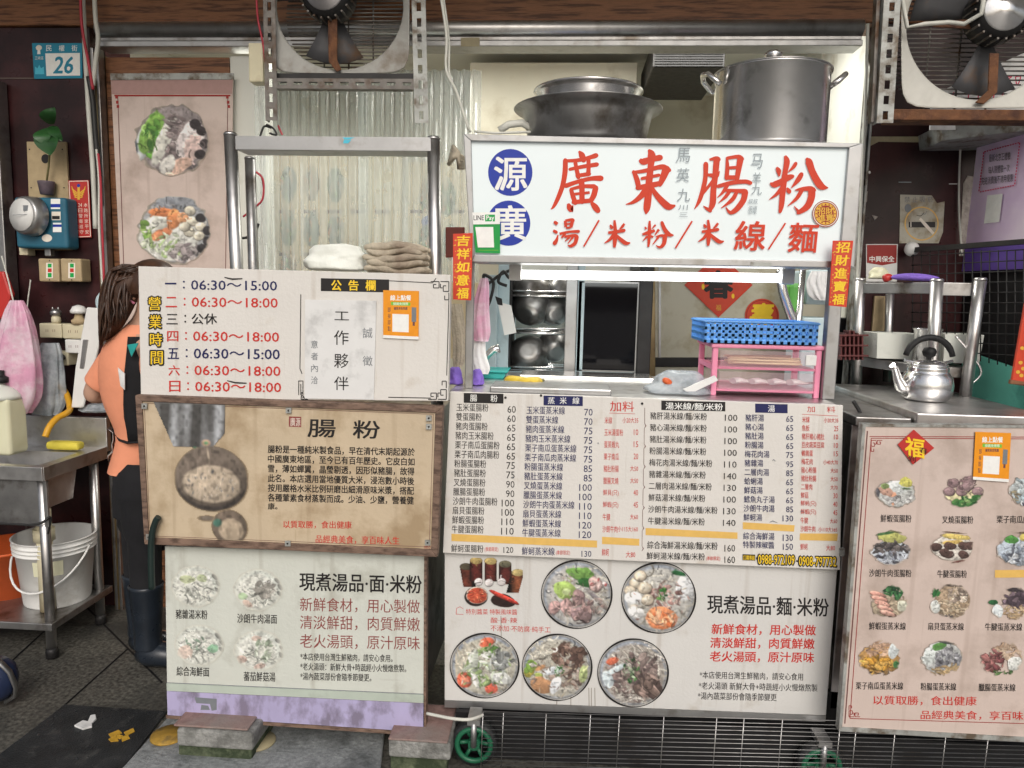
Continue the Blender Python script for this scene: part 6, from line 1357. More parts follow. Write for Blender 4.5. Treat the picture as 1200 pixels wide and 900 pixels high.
# things against the marble behind
pl = Pl(WY-.004)
t = thing('security_sign', 'red alarm company sign on the marble above the steel stand', 'sign', pl(1033, 330))
mb = MB(); mb.plate([(1015, 286), (1052, 286), (1051, 330), (1015, 330)], pl, .006); mb.build('card', M['white_plastic'], t)
ik = Ink(pl); ik.poly([(1016, 287), (1051, 287), (1050.5, 308), (1034, 311), (1016, 308)], 'dred'); ik.text('中興保全', 1019, 300, 1048, 307, 'white', .02); ik.done(t)
t = thing('no_smoking_notice', 'torn yellowed no smoking notice on the right marble wall', 'notice', pl(1080, 285))
mb = MB(); mb.plate([(1055, 228), (1092, 229), (1098, 238), (1107, 236), (1105, 272), (1100, 285), (1054, 285)], pl, .002); mb.build('sheet', M['old_paper'], t)
ik = Ink(pl); ik.box4(1065, 260, 1096, 266.5, 'black'); ik.stroke([(1078, 256, 3), (1085, 264, 4), (1095, 275, 3)], 'cream'); ik.box4(1067, 260, 1068, 266, 'cream'); ik.ring(1080, 262, 20, 20, 1.5, 'tan'); ik.stroke([(1074, 252, .6), (1079, 253, .8), (1083, 249, .6)], 'black', True); ik.stroke([(1080, 250, .5), (1084, 251, .6), (1086, 247, .5)], 'grey', True)
for s_, x in (('禁', 1060), ('止', 1069), ('吸', 1078), ('菸', 1087)): ik.text(s_, x, 230.5, x+6.5, 237, 'grey', .0)
ik.ell(1064, 244, 4, 5, 'grey', 14); ik.done(t)
mb = MB(); mb.lathe([(0, .0), (.026, .0), (.03, .012), (.02, .03), (0, .034)], W(1067, 292, 3.16), 20, 0, (0, -1, 0)); tag(mb.build('junction_cover', M['white_plastic']), 'round white plastic cap right of the red alarm sign', 'cap')
mb = MB(); a, b, c_, d = rect(1023, 347, 1045, 388, 3.19); o = MB().box(a, b, 3.185, 3.198, c_, d); tag(o.build('wooden_board', M['plywood']), 'pale wooden backing board behind the left tub', 'board')
cable('white_string', wp(3.18, (1126, 162), (1124, 210), (1124, 250), (1127, 300)), .004, 'cable_white', 'thin pale cord hanging on the marble left of the purple banner')
cable('white_conduit', wp(3.15, (1017, 28), (1014, 120), (1010, 220), (1004, 330), (999, 400)), .006, 'cable_white', 'pale thin conduit running down beside the right shutter track')
cable('black_cable', wp(2.36, (1000, 470), (1010, 490), (1009, 520), (1002, 560), (996, 640)), .006, 'cable_black', 'black cable looping down between price list and dish poster')
pl = Pl(2.9); t = thing('dish_rack', 'dark red plastic dish rack standing left of the steel stand', 'rack', pl(1000, 420))
mb = MB()
for k_ in range(6): mb.plate([(988-3+k_*5, 386+abs(k_-2.5)*3), (990-3+k_*5, 386+abs(k_-2.5)*3), (990-3+k_*5, 422), (988-3+k_*5, 422)], pl, .06)
for k_ in range(3): mb.plate([(983, 392+k_*12), (1018, 392+k_*12), (1018, 394+k_*12), (983, 394+k_*12)], pl, .008, .005)
mb.build('rack_frame', mat('maroon', (.10, .02, .02), .5), t, .001)
t = thing('red_hanging', 'red festive hanging with gold flowers at the right edge', 'decoration', W(1190, 450, 2.5))
pl = Pl(2.5); mb = MB(); mb.plate([(1202, 355), (1240, 350), (1240, 455), (1186, 447)], pl, .01); mb.build('cloth_panel', M['red_paper'], t)
mb = MB(); mb.plate([(1185, 445), (1240, 453), (1240, 458), (1184, 450)], pl, .014, .003); mb.build('bottom_bar', M['wood'], t, .002)
ik = Ink(pl); 
for x, y in ((1196, 425), (1199, 432), (1193, 436), (1198, 408), (1197, 440)): ik.ell(x, y, 2.6, 2.2, 'gold', 8)
ik.done(t, 'gold_flower')
cable('wire_hook', wp(2.7, (1120, 394), (1136, 412), (1150, 436), (1136, 452)), .004, 'steel_bright', 'bent steel wire hook at the right tub of the stand')

# ================================================================== bottom: wire mesh panel, bricks, mat
YW = 2.14; pl = Pl(YW)
t = thing('wire_mesh_panel', 'galvanised wire mesh panel leaning under the price list boards', 'mesh panel', pl(880, 905))
mb = MB(); 
for k_ in range(20):
    y = 834+k_*5.2; A, B = pl(566, y), pl(1240, y+16.5-k_*.25)
    if B[2] > .01: mb.tube([A, (A+B)/2+np.array([0, 0, random.uniform(-.002, .002)]), B], .0011, 5)
mb.build('cross_wire', M['steel_dull'], t)
mb = MB()
for x in (566, 590, 640, 692, 726, 778, 840, 872, 917, 985, 1004, 1050, 1110, 1160, 1230): A = pl(x, 835+(x-566)*.024, -.003); mb.tube([A, np.array([A[0]-.004, A[1], .012])], .0014, 5)
mb.build('upright_wire', M['steel'], t)
cable('white_string', [W(500, 836, 2.17), W(530, 842, 2.15), W(550, 843, 2.15), W(566, 838, 2.19)], .005, 'cable_white', 'white cord strung between the soup board and the mesh panel')
def block(px0, px1, zb, h, Y, dep, m, lb, g=None, sk=0):
    A = W(px0, 870, Y)[0]; B = W(px1, 870, Y)[0]; mb = MB(); n = 6; random.seed(int(px0)+int(zb*1000))
    mb.box(A, B, Y, Y+dep, zb, zb+h); o = mb.build('paving_block', M[m], None, .008, None, 0, 2); return tag(o, lb, 'block', g)
# stacks under the left boards, four blocks
block(208, 294, .0, .056, 2.125, .2, 'moss', 'mossy lower block of the left stack under the soup board', 'paving blocks under the soup board')
block(207, 296, .058, .058, 2.105, .2, 'concrete', 'grey upper block of the left stack under the soup board', 'paving blocks under the soup board')
block(457, 524, .0, .056, 2.14, .22, 'moss', 'mossy lower block of the right stack under the soup board', 'paving blocks under the soup board')
block(455, 528, .058, .058, 2.12, .22, 'concrete', 'grey upper block of the right stack under the soup board', 'paving blocks under the soup board')
for px0, px1, lb in ((208, 294, 'thin reddish brick slip on top of the left block stack'), (457, 526, 'thin reddish brick slip on top of the right block stack')):
    A, B = W(px0, 850, 2.14)[0], W(px1, 850, 2.14)[0]; tag(MB().box(A, B, 2.115, 2.32, .117, .124).build('brick_slip', M['red_brick'], None, .004), lb, 'brick', 'paving blocks under the soup board')
# ramp plate, mat and scraps on the floor
def floor_poly(pts, z0, z1): lo = [G(x, y, z0) for x, y in pts]; return [np.array([p[0], p[1], z1]) for p in lo], lo
mb = MB(); up, lo = floor_poly([(196, 846), (452, 852), (440, 960), (95, 960)], .0, .016); mb.prism(up, lo); tag(mb.build('ramp_plate', M['ramp'], None, .004), 'wet grey ramp plate on the floor under the soup board', 'ramp')
mb = MB(); up, lo = floor_poly([(76, 828), (196, 836), (128, 925), (-70, 940)], 0, .01); mb.prism(up, lo); t = mb.build('floor_mat', M['mat_rubber'], None, .003); tag(t, 'black rubber floor mat at the lower left corner', 'mat')
mb = MB()
for k_ in range(40):
    a, b = random.random(), random.random(); x = lerp(lerp(76, 196, a), lerp(-20, 140, a), b); y = lerp(lerp(828, 836, a), 915, b); p = G(x, y, .0102); mb.lathe([(.0, .0022), (.003, .0015), (.004, 0)][::-1], p, 7)
mb.build('stud', M['mat_rubber'], t)
up, lo = floor_poly([(87, 852), (97, 846), (103, 847), (106, 840), (112, 839), (113, 844), (108, 849), (108, 853), (97, 856)], .0105, .018)
mb = MB(); mb.prism(up, lo); tag(mb.build('paper_scrap', M['paper'], None, .002), 'crumpled white paper scrap on the black mat', 'scrap')
t = thing('yellow_sticker', 'broken yellow floor sticker on the black mat', 'sticker', G(142, 861, .011), None); mb = MB()
for p in ([(127, 860), (139, 855), (143, 859), (130, 864)], [(145, 858), (156, 853), (158, 857), (148, 862)], [(127, 866), (136, 862), (139, 868), (130, 869)], [(142, 863), (150, 861), (152, 865), (143, 869)], [(138, 860), (144, 862), (141, 866), (136, 864)]):
    q = [G(x, y, .0125) for x, y in p]; mb.prism(q, [v-np.array([0, 0, .0018]) for v in q])
mb.build('vinyl', M['sticker_yellow'], t)
for px, lb in (((198, 862), 'yellow floor disc half hidden left of the brick stack'), ((302, 869), 'worn yellow floor disc right of the left brick stack')):
    p = G(*px, .0165); mb = MB().lathe([(.058, 0), (.056, .006), (0, .007)], p, 36); tag(mb.build('floor_disc', M['mustard'] if px[0] < 250 else M['tape']), lb, 'floor disc', 'yellow floor discs')
mb = MB(); A, B = W(596, 895, 2.3), W(840, 895, 2.3); mb.box(A[0], B[0], 2.5, 2.62, .0, .035); tag(mb.build('timber_plank', M['plywood'], None, .004), 'brown timber plank on the floor under the serving cart', 'plank')

# ================================================================== left: sink corner
# stainless sink bench: front right corner at pixel (150, 556)
SNX = W(50, 549, 2.66); SZ0 = SNX[2]; sx1 = SNX[0]; sy0, sy1 = 2.66, 3.06; sx0 = sx1-1.1; sz = SZ0
t = thing('sink_bench', 'stainless sink bench with a splashback and a lower shelf at the left', 'sink', ((sx0+sx1)/2, sy0, 0))
bx0, bx1, by0, by1 = sx0+.12, sx1-.05, sy0+.05, sy1-.12; mb = MB()
for q in ((sx0, sx1, sy0, by0), (sx0, sx1, by1, sy1), (sx0, bx0, by0, by1), (bx1, sx1, by0, by1)): mb.box(*q, sz-.004, sz)
mb.build('bench_top', M['steel'], t)
mb = MB(); mb.box(sx0, sx1, sy0-.004, sy0, sz-.05, sz+.004); mb.box(sx1, sx1+.004, sy0, sy1, sz-.05, sz+.004); mb.build('front_lip', M['steel'], t, .002)
mb = MB(); zbz = sz-.19; V = [(bx0, by0, sz), (bx1, by0, sz), (bx1, by1, sz), (bx0, by1, sz), (bx0+.02, by0+.02, zbz), (bx1-.02, by0+.02, zbz), (bx1-.02, by1-.02, zbz), (bx0+.02, by1-.02, zbz)]
mb.add(V, [[0, 1, 5, 4], [1, 2, 6, 5], [2, 3, 7, 6], [3, 0, 4, 7], [4, 5, 6, 7]]); o = mb.build('sink_bowl', M['steel'], t); o.modifiers.new('thick', 'SOLIDIFY').thickness = .003
MB().lathe([(.034, .0), (.034, .004), (.02, .005), (.02, .001), (0, .001)], (bx1-.10, (by0+by1)/2+.06, zbz), 24).build('drain', M['steel_dark'], o)
MB().box(sx0, sx1+.004, sy1, sy1+.03, sz-.02, sz+.13).build('splashback', M['steel'], t, .003)
MB().box(sx0+.03, sx1-.03, sy0+.03, sy1-.02, sz-.30, sz-.2).build('under_box', M['steel_dull'], t, .004) if False else MB().box(sx0+.02, sx1-.004, sy0+.02, sy0+.026, sz-.24, sz-.052).build('front_apron', M['steel_dull'], t, .002)
lg = G(57, 768); lx = sx1-.03
for x, y in ((lx, sy0+.035), (lx, sy1-.05), (sx0+.05, sy0+.035), (sx0+.05, sy1-.05)): o = MB().tube([(x, y, 0.03), (x, y, sz-.05)], .019, 16).build('leg', M['steel'], t); MB().lathe([(.015, 0), (.024, .005), (.024, .03), (.021, .045)], (x, y, 0), 16).build('foot', M['black_metal'], o)
sh = W(30, 730, sy0)[2]; MB().box(sx0, sx1, sy0, sy1, sh-.03, sh).build('lower_shelf', M['steel_dull'], t, .003)
MB().tube([(lx-.07, sy0+.12, sz-.2), (lx-.07, sy0+.12, sh+.002)], .03, 14).build('drain_pipe', M['ivory'], t); MB().tube([(lx-.07, sy0+.12, sz-.33), (lx-.07, sy0+.12, sz-.28)], .04, 14).build('pipe_collar', M['ivory'], t)
cable('black_cable', [(sx0+.2, sy0-.002, sz-.22), (lx-.15, sy0-.006, sz-.225), (lx, sy0-.006, sz-.22), (lx+.035, sy0+.02, sz-.2), (lx+.01, sy0+.03, sz-.28)], .005, 'cable_black', 'black cable tied around the front of the sink bench')
# bucket
c = np.array([W(68, 700, 2.9)[0], 2.90, sh]); rb = 47/870*2.84; hbk = .285
t = thing('white_bucket', 'white plastic bucket with a wire handle on the shelf under the sink', 'bucket', c)
pr = [(0, 0), (rb*.80, 0), (rb*.82, .006)]
for z in (.80, .86, .92): pr += [(rb*(.82+.17*z)-.001, hbk*(z-.012)), (rb*(.82+.17*z)+.008, hbk*(z-.008)), (rb*(.82+.17*z)+.008, hbk*(z+.004)), (rb*(.82+.17*z), hbk*(z+.008))]
pr += [(rb, hbk-.004), (rb+.006, hbk-.002), (rb+.006, hbk), (rb-.004, hbk), (rb*.8, .01), (0, .01)]
MB().lathe(pr, c, 48).build('bucket_body', M['white_plastic'], t)
pts = [c+np.array([rb*1.04*math.cos(math.pi+math.pi*i/16), -rb*1.02*math.sin(math.pi*i/16)*.97-.01, hbk*.86-.16*math.sin(math.pi*i/16)]) for i in range(17)]
MB().tube(pts, .0045, 8).build('bail_handle', M['white_plastic'], t)
mb = MB(); 
for i in range(9):
    pass
V = []; 
for i in range(9):
    a = math.radians(-88+i*5.5); 
    for z in (.52, .74): rr = rb*(.82+.17*z)+.0012; V.append(c+np.array([rr*math.cos(a), rr*math.sin(a), hbk*z]))
mb.add(V, [[2*i, 2*i+2, 2*i+3, 2*i+1] for i in range(8)]); o = mb.build('paper_label', M['jug_liquid'], t)
c = np.array([W(8, 650, 2.95)[0], 2.95, sh]); t = thing('orange_pail', 'orange plastic pail behind the white bucket under the sink', 'pail', c)
MB().lathe([(0, 0), (.12, 0), (.15, .2), (.155, .2), (.155, .21), (.145, .21), (.115, .01), (0, .01)], c, 36).build('pail_body', M['orange'], t)
# jug on the sink
c = np.array([W(3, 510, 2.86)[0], 2.82, sz+.001]); k_ = 2.74/870
t = thing('water_jug', 'plastic jug of pale yellow liquid with a black cap on the sink', 'jug', c); w = 25*k_
MB().box(c[0]-w*1.1, c[0]+w*.78, c[1]-.0, c[1]+.11, sz+.002, W(10, 468, 2.82)[2]).build('jug_body', M['jug_liquid'], t, .016, None, 0, 4)
zt = W(10, 468, 2.82)[2]; MB().lathe([(w*1.02, -.006), (w*.98, .01), (w*.8, .028), (.035, .044), (.022, .05), (.022, .062)], (c[0]-w*.16, c[1]+.055, zt), 24).build('jug_shoulder', M['jug_plastic'], t)
MB().lathe([(.026, 0), (.026, .022), (.018, .026), (.012, .03), (.012, .05), (0, .052)], (c[0]-w*.16+.01, c[1]+.055, zt+.06), 16).build('cap', M['black'], t)
cable('yellow_hose', [W(53, 512, 2.88), W(58, 500, 2.90), W(67, 490, 2.94), W(78, 484, 2.98), W(82, 478, 3.03), W(78, 462, 3.08), W(70, 452, 3.1)], .013, 'hose', 'orange yellow hose curling from the wall tap into the sink', 'hose')
mb = MB(); a = W(50, 510, 2.84); b = W(89, 504, 2.84); mb.box(a[0]*1.035, b[0]*1.035, 2.945, 3.0, sz+.003, sz+.042); tag(mb.build('sponge', M['yellow'], None, .014, None, 1), 'bright yellow sponge on the sink rim beside the hose', 'sponge')
mb = MB(); p = W(66, 450, 3.13); mb.tube([p+np.array([0, .06, 0]), p+np.array([0, -.02, 0])], .012, 10); mb.tube([p+np.array([-.02, -.01, .012]), p+np.array([.03, -.01, .012])], .006, 8); tag(mb.build('water_tap', M['steel_bright']), 'small steel wall tap feeding the yellow hose', 'tap')
# hanging bags
hang_bag('plastic_bag', 'large pink plastic bag hanging above the sink', 18, 352, 484, 14, 66, 2.95, 'pink_bag', 51, 30, .6)
hang_bag('plastic_bag', 'greyish clear plastic bag hanging behind the pink bag', 56, 402, 486, 20, 48, 3.06, 'clear_bag', 52, 26, .5)
cable('bag_cord', wp(2.98, (2, 300), (8, 322), (16, 354)), .003, 'cable_white', 'thin white cord holding the pink plastic bag')
cable('bag_cord', wp(3.14, (36, 328), (33, 350), (31, 372)), .003, 'cable_white', 'short white cord hanging below the breaker boxes')
mb = MB(); mb.plate([(-20, 318), (4, 318), (13, 345), (5, 372), (-20, 380)], Pl(3.06), .03); tag(mb.build('red_cloth', M['red_plastic'], None, .01), 'red cloth at the left edge above the pink bag', 'cloth')
# wall fittings
pl = Pl(WY-.006)
t = thing('house_number_plate', 'teal house number plate reading 26 on the left marble wall', 'sign', pl(67, 92))
mb = MB(); mb.plate([(37.5, 50.5), (96, 50.5), (96.5, 91.5), (40, 92.5)], pl, .003); mb.build('plate', mat('plate_teal', s2l(14, 132, 162), .35), t)
ik = Ink(pl); ik.poly([(53, 62.5), (93.5, 62), (93.8, 88.5), (54.5, 89)], 'white'); ik.text('26', 64, 66.5, 86, 86, 'teal', .03, 0, .15)
for ch, x in (('民', 54), ('權', 69), ('街', 84)): ik.text(ch, x, 53, x+6.5, 60, 'white', .01)
ik.ell(45.5, 56, 3.6, 3.2, 'cream', 14); ik.poly([(44, 59), (47, 59), (47.6, 63.5), (43.6, 63.5)], 'white'); ik.text('三峽區', 41, 66, 51, 70, 'white', 0)
ik.poly([(41, 87), (41, 78), (44, 80), (46, 76), (48, 80), (51.5, 78), (52, 87)], 'sky'); ik.done(t)
t = thing('backing_board', 'pale wooden backing board with a round hole on the left marble wall', 'board', pl(55, 285)); pl2 = Pl(WY-.014)
mb = MB(); mb.plate([(31, 166), (77, 166), (84, 293), (36, 293)], pl2, .012); mb.build('plywood', M['plywood'], t, .002)
ik = Ink(pl2); ik.ell(53, 186, 4.6, 5.4, 'black'); 
for x, y in ((34.5, 175), (73, 175), (36.5, 220), (75, 220)): ik.ell(x, y, .9, .9, 'black', 8)
ik.done(t, 'hole')
c = W(55, 228, 3.15); t = thing('potted_plant', 'small plant with drooping dark green leaves in a tiny pot', 'plant', c)
mb = MB(); mb.lathe([(0, -.002), (.026, 0), (.034, .05), (.034, .056), (.028, .056), (.0, .045)], c, 18); mb.build('pot', M['pot'], t)
MB().tube([c+np.array([0, 0, .045]), W(57, 195, 3.15), W(58, 180, 3.14), W(62, 160, 3.13)], .004, 7).build('stem', M['stem'], t)
for (x0, y0), (x1, y1), w, tw in (((62, 150), (60, 182), .055, 0), ((60, 150), (54, 170), .04, .5), ((66, 148), (74, 166), .045, -.5), ((62, 146), (64, 126), .035, .3)):
    A, B = W(x0, y0, 3.13), W(x1, y1, 3.08); V = []; n = 8
    for i in range(n+1):
        u = i/n; p = A*(1-u)+B*u+np.array([0, -.03*math.sin(math.pi*u), 0]); ww = w*math.sin(math.pi*min(.99, .06+u*.94))**.7; d = np.array([math.cos(tw), math.sin(tw)*.5, .25*tw]); V += [p-d*ww+np.array([0, -.008, 0]), p, p+d*ww+np.array([0, -.008, 0])]
    mb = MB().add(V, [[3*i+j, 3*i+j+1, 3*i+j+4, 3*i+j+3] for i in range(n) for j in (0, 1)], 0, True); mb.build('leaf', M['leaf'], t)
t = thing('electric_meter', 'teal electric meter box with a round silver dial on the left marble wall', 'meter', W(48, 292, 3.12))
a, b, c_, d = rect(17, 231, 78, 291, 3.10); MB().box(a, b, 3.10, 3.184, c_, d).build('meter_box', M['meter_teal'], t, .014, None, 0, 4)
p = W(40, 254, 3.10); o = MB().lathe([(.085, 0), (.082, .03), (.078, .05), (.07, .055), (0, .055)], p, 36, 0, (-.25, -.97, .05)).build('dial_housing', M['alu'], t)
q = p+np.array([-.25, -.97, .05])*.056; ax = Vector((-.25, -.97, .05)).normalized(); MB().lathe([(.068, 0), (.068, .004), (0, .004)], q, 32, 0, tuple(ax)).build('dial_glass', M['white_plastic'], o)
q2 = Pl(q[1]-.012); ik = Ink(q2); ik.box4(27, 240.5, 35.5, 247, 'grey'); ik.line([(15, 252), (40, 251)], .7, 'grey'); ik.text('kWh', 32, 254, 41, 258, 'grey', 0); ik.done(o, 'dial_marking')
ik = Ink(Pl(3.10)); ik.box4(59.5, 233, 70.5, 245, 'white'); ik.box4(59.5, 239, 70.5, 243, 'blue'); ik.box4(60.5, 248, 71, 258, 'cream'); ik.box4(61, 253, 70, 257, 'black'); ik.box4(62, 261, 72, 272, 'white'); ik.box4(62, 263, 72, 266, 'blue'); ik.ell(55, 279, 6, 4.4, 'cream'); ik.done(t, 'rating_label')
o = MB(); o.rbox(52, 291, 59, 300, 3.14, 3.17); o.build('cable_gland', M['alu'], t, .003)
pl = Pl(WY-.016); t = thing('warning_plaque', 'narrow red plaque with a gold emblem beside the electric meter', 'plaque', pl(93, 279))
mb = MB(); mb.plate([(80, 211.5), (104, 211), (107, 278), (83.5, 279)], pl, .004); mb.build('plaque', M['red_plastic'], t)
ik = Ink(pl)
for a, b in (((81, 212.5), (103, 212)), ((103, 212), (106, 277)), ((106, 277), (84.3, 278)), ((84.3, 278), (81, 212.5))): ik.line([a, b], .8, 'cream')
for sgn in (-1, 1):
    for k_ in range(4): ik.stroke([(92+sgn*1.5, 226+k_*1.8, 1), (92+sgn*(7-k_), 222+k_*3, 1.8), (92+sgn*(8-k_*1.2), 218+k_*3.4, .5)], 'gold')
ik.box4(90.7, 218, 93.6, 234, 'gold'); ik.ell(92, 217.5, 2, 2, 'blue', 12)
for s_, x in (('志願打擊犯罪', 85.8), ('24H日警衛巡守', 91.5), ('本路所家家安', 98)):
    cs = ['志', '願', '打', '擊', '犯', '罪'] if x < 90 else (['24', '日', '警', '衛', '巡', '守'] if x < 95 else ['本', '路', '所', '家', '平', '安'])
    for i, ch in enumerate(cs): ik.text(ch, x+i*.35, 238+i*6.3, x+4.6+i*.35, 242.6+i*6.3, 'cream', 0)
ik.done(t)
ik = Ink(Pl(WY-.003)); 
cable('white_conduit', wp(3.14, (96, -20), (100, 60), (104, 130), (109, 200), (112, 268)), .010, 'cable_white', 'white plastic conduit running up the left marble wall')
cable('white_conduit', wp(3.12, (110, -20), (112, 22), (115, 45), (112, 72), (109, 100)), .009, 'cable_white', 'short curved white conduit by the shutter end')
cable('red_cable', wp(3.11, (94, -20), (96, 30), (103, 70), (109, 105)), .006, 'cable_red', 'red cable crossing the white conduits at the upper left')
cable('black_cable', wp(3.13, (104, 90), (109, 120), (112, 160), (116, 200), (117, 240)), .011, 'cable_black', 'thick bundled black cable beside the white conduit')
cable('red_cable', wp(3.12, (115, 180), (118, 215), (119, 250), (121, 300), (122, 340)), .005, 'cable_red', 'red cable descending beside the brass door post')
cable('white_cable', wp(3.12, (113, 175), (116, 210), (116, 260), (118, 300), (121, 345)), .005, 'cable_white', 'white cable descending beside the brass door post')
for x, lb in ((45, 'left breaker box with three coloured switches below the electric meter'), (71, 'right breaker box with three coloured switches below the electric meter')):
    a, b, c_, d = rect(x, 303, x+24, 330, 3.12); t = thing('breaker_box', lb, 'breaker', ((a+b)/2, 3.12, c_), 'breaker boxes on the marble wall'); MB().box(a, b, 3.12, 3.19, c_, d).build('case', M['plywood'], t, .006)
    ik = Ink(Pl(3.12)); ik.box4(x+9, 308, x+17, 326, 'cream'); ik.box4(x+11, 309, x+15.5, 313.5, 'green'); ik.box4(x+11, 314.5, x+15.5, 319, 'red'); ik.box4(x+11, 320, x+15.5, 325, 'green'); ik.ell(x+13, 305.5, .8, .8, 'black', 8); ik.ell(x+13, 328, .8, .8, 'black', 8); ik.done(t, 'switch')
o = MB(); o.rbox(22, 283, 32, 299, 3.14, 3.19); tag(o.build('bell_push', M['ivory'], None, .003), 'tiny ivory switch at the lower left of the electric meter', 'switch')
for (x0, y0, x1, y1, m, lb) in ((46, 379, 72, 396, 'ivory', 'left ivory socket box on the marble wall behind the bags'), (73, 380, 98, 397, 'ivory', 'right ivory socket box under the figurine'), (76, 398, 96, 414, 'white_plastic', 'white socket box below the right ivory socket'), (56, 412, 80, 428, 'ivory', 'low ivory socket with a black plug in it')):
    a, b, c_, d = rect(x0, y0, x1, y1, 3.12); t = thing('socket_box', lb, 'socket', ((a+b)/2, 3.12, c_), 'socket boxes on the marble wall'); MB().box(a, b, 3.12, 3.19, c_, d).build('case', M[m], t, .005); ik = Ink(Pl(3.12)); xm = (x0+x1)/2
    for q in (-4, 4): ik.box4(xm+q-1.4, (y0+y1)/2-1.5, xm+q-.9, (y0+y1)/2+1.5, 'brown'); ik.box4(xm+q+.9, (y0+y1)/2-1.5, xm+q+1.4, (y0+y1)/2+1.5, 'brown')
    ik.done(t, 'socket_slot')
mb = MB(); mb.tube(wp(3.10, (74, 418), (70, 420), (64, 424), (60, 430)), [.014, .012, .007, .005], 10); tag(mb.build('black_plug', M['cable_black']), 'black plug in the low ivory socket', 'plug')
c = W(66, 379, 3.14); t = thing('small_figurine', 'small grey blue figurine standing on the left ivory socket box', 'figurine', c); MB().lathe([(0, 0), (.016, 0), (.02, .012), (.018, .028), (.012, .034)], c, 16).build('base', M['ivory'], t); MB().lathe([(.010, .03), (.022, .038), (.024, .05), (.016, .062), (0, .066)], c, 16).build('figure_body', M['steel_dull'], t)
for s_ in (-1, 1): MB().lathe([(.006, 0), (.004, .014), (0, .018)], c+np.array([s_*.013, 0, .056]), 8).build('ear', M['steel_dull'], t)
c = W(93, 380, 3.14); t = thing('mushroom_figurine', 'small white mushroom shaped figurine on the right ivory socket box', 'figurine', c); MB().lathe([(0, 0), (.03, 0), (.032, .018), (.02, .026), (.016, .045)], c, 18).build('base', M['plywood'], t); MB().lathe([(.012, .044), (.034, .05), (.034, .06), (.024, .078), (.008, .084), (0, .085)], c, 18).build('cap', M['white_plastic'], t)
pl = Pl(3.02); t = thing('white_lid_board', 'tall white plastic board leaning behind the worker', 'board', pl(105, 470)); mb = MB(); mb.plate([(101, 360), (126, 362), (112, 420), (97, 478), (83, 478), (88, 430)], pl, .012); mb.build('panel', M['white_plastic'], t, .006); mb = MB(); mb.plate([(97, 398), (103, 398), (98, 432), (93, 432)], pl, .006, .004); mb.build('grip', M['steel_dull'], t, .002)
cable('blue_hose', wp(3.05, (120, 345), (116, 352), (118, 362), (124, 364)), .014, 'pale_blue', 'pale blue hose end hanging behind the worker', 'hose')
crumple(118, 482, .2, .035, .14, 3.08, 'clear_bag', 'grey_cloth', 'grey cloth draped on the splashback behind the worker', 'cloth', 61)
# helmet bag at the left edge, black hose by the soup board
c = W(-4, 795, 2.35); t = thing('round_bag', 'dark blue round bag with a grey strap at the left edge', 'bag', c-np.array([0, 0, .08])); n = 22
MB().lathe([(0, -.075), (.04, -.07), (.062, -.04), (.068, 0), (.06, .04), (.035, .068), (0, .075)], c, 26).build('bag_body', M['navy'], t)
MB().tube([c+np.array(p) for p in ((.0, -.03, .10), (.035, -.03, .085), (.066, -.02, .04), (.078, -.01, -.02), (.066, 0, -.06), (.03, 0, -.085))], .012, 10, flat=.6).build('strap', M['steel_dull'], t); MB().tube([c+np.array([0, -.03, .1]), c+np.array([.03, -.035, .095])], .012, 10).build('buckle', M['white_plastic'], t)
MB().lathe([(.018, 0), (.018, .003), (0, .003)], c+np.array([.012, -.062, .02]), 14, 0, (0, -1, 0)).build('badge', M['mint'], t)
cable('black_hose', wp(2.13, (186, 606), (182, 612), (178, 628), (177, 655), (178, 690)), .010, 'cable_green', 'thick dark hose hooked over the left end of the story board', 'hose')
c = W(168, 560, 2.75)

# ================================================================== the worker behind the boards, seen from behind, facing right and away
PYW = 2.74
def skin(name, V, E_, m, parent, lv=2):
    off = wloc(parent); me = bpy.data.meshes.new(name); me.from_pydata([tuple(Vector(p[:3])-off) for p in V], E_, []); me.materials.append(M[m])
    o = bpy.data.objects.new(name, me); COL.objects.link(o); o.parent = parent
    sk = o.modifiers.new('skin', 'SKIN'); sk.use_smooth_shade = True
    for i, p in enumerate(V): d = me.skin_vertices[0].data[i]; r_ = p[3]; d.radius = (r_, r_); d.use_root = (i == 0)
    s_ = o.modifiers.new('subd', 'SUBSURF'); s_.levels = lv; s_.render_levels = lv; return o
def Q(px, py, dy=0.0): return W(px, py, PYW+dy)
zp_ = lambda y: W(158, y, PYW)[2]
X = W(162, 480, PYW)[0]
t = thing('person', 'worker with brown ponytail in an orange shirt and black apron behind the left boards', 'person', (X, PYW, 0))
zs, zw, zhip, zk = zp_(400), zp_(508), zp_(552), .47
fx, fy = .72, .69                                     # facing
sx_, sy_ = .69, -.72                                  # towards her right side
hx, hy = W(184, 342, PYW)[0], PYW; zh = zp_(342)
def loft(mb, rings, n=28, fold=0.0, seed=1):
    """rings: (centre, half width across, half depth, axis angle) closed tube with soft cloth folds"""
    random.seed(seed); ph = [random.uniform(0, 6.28) for _ in range(3)]; k = len(mb.v)
    for i, (c, a, b, ang) in enumerate(rings):
        for j in range(n):
            q = 2*math.pi*j/n; w = 1+fold*(math.sin(5*q+ph[0]+i*.7)+.6*math.sin(9*q+ph[1]-i*1.1)); x, y = a*w*math.cos(q), b*w*math.sin(q)
            mb.v.append((c[0]+x*math.cos(ang)-y*math.sin(ang), c[1]+x*math.sin(ang)+y*math.cos(ang), c[2]))
    for i in range(len(rings)-1):
        for j in range(n): mb.f.append([k+i*n+j, k+i*n+(j+1) % n, k+(i+1)*n+(j+1) % n, k+(i+1)*n+j]); mb.m.append(0); mb.s.append(True)
    return mb
ANG = math.atan2(sy_, sx_)
def ctr(px_left, hw, py): return np.array([W(px_left, py, PYW)[0]+hw, PYW, zp_(py)])
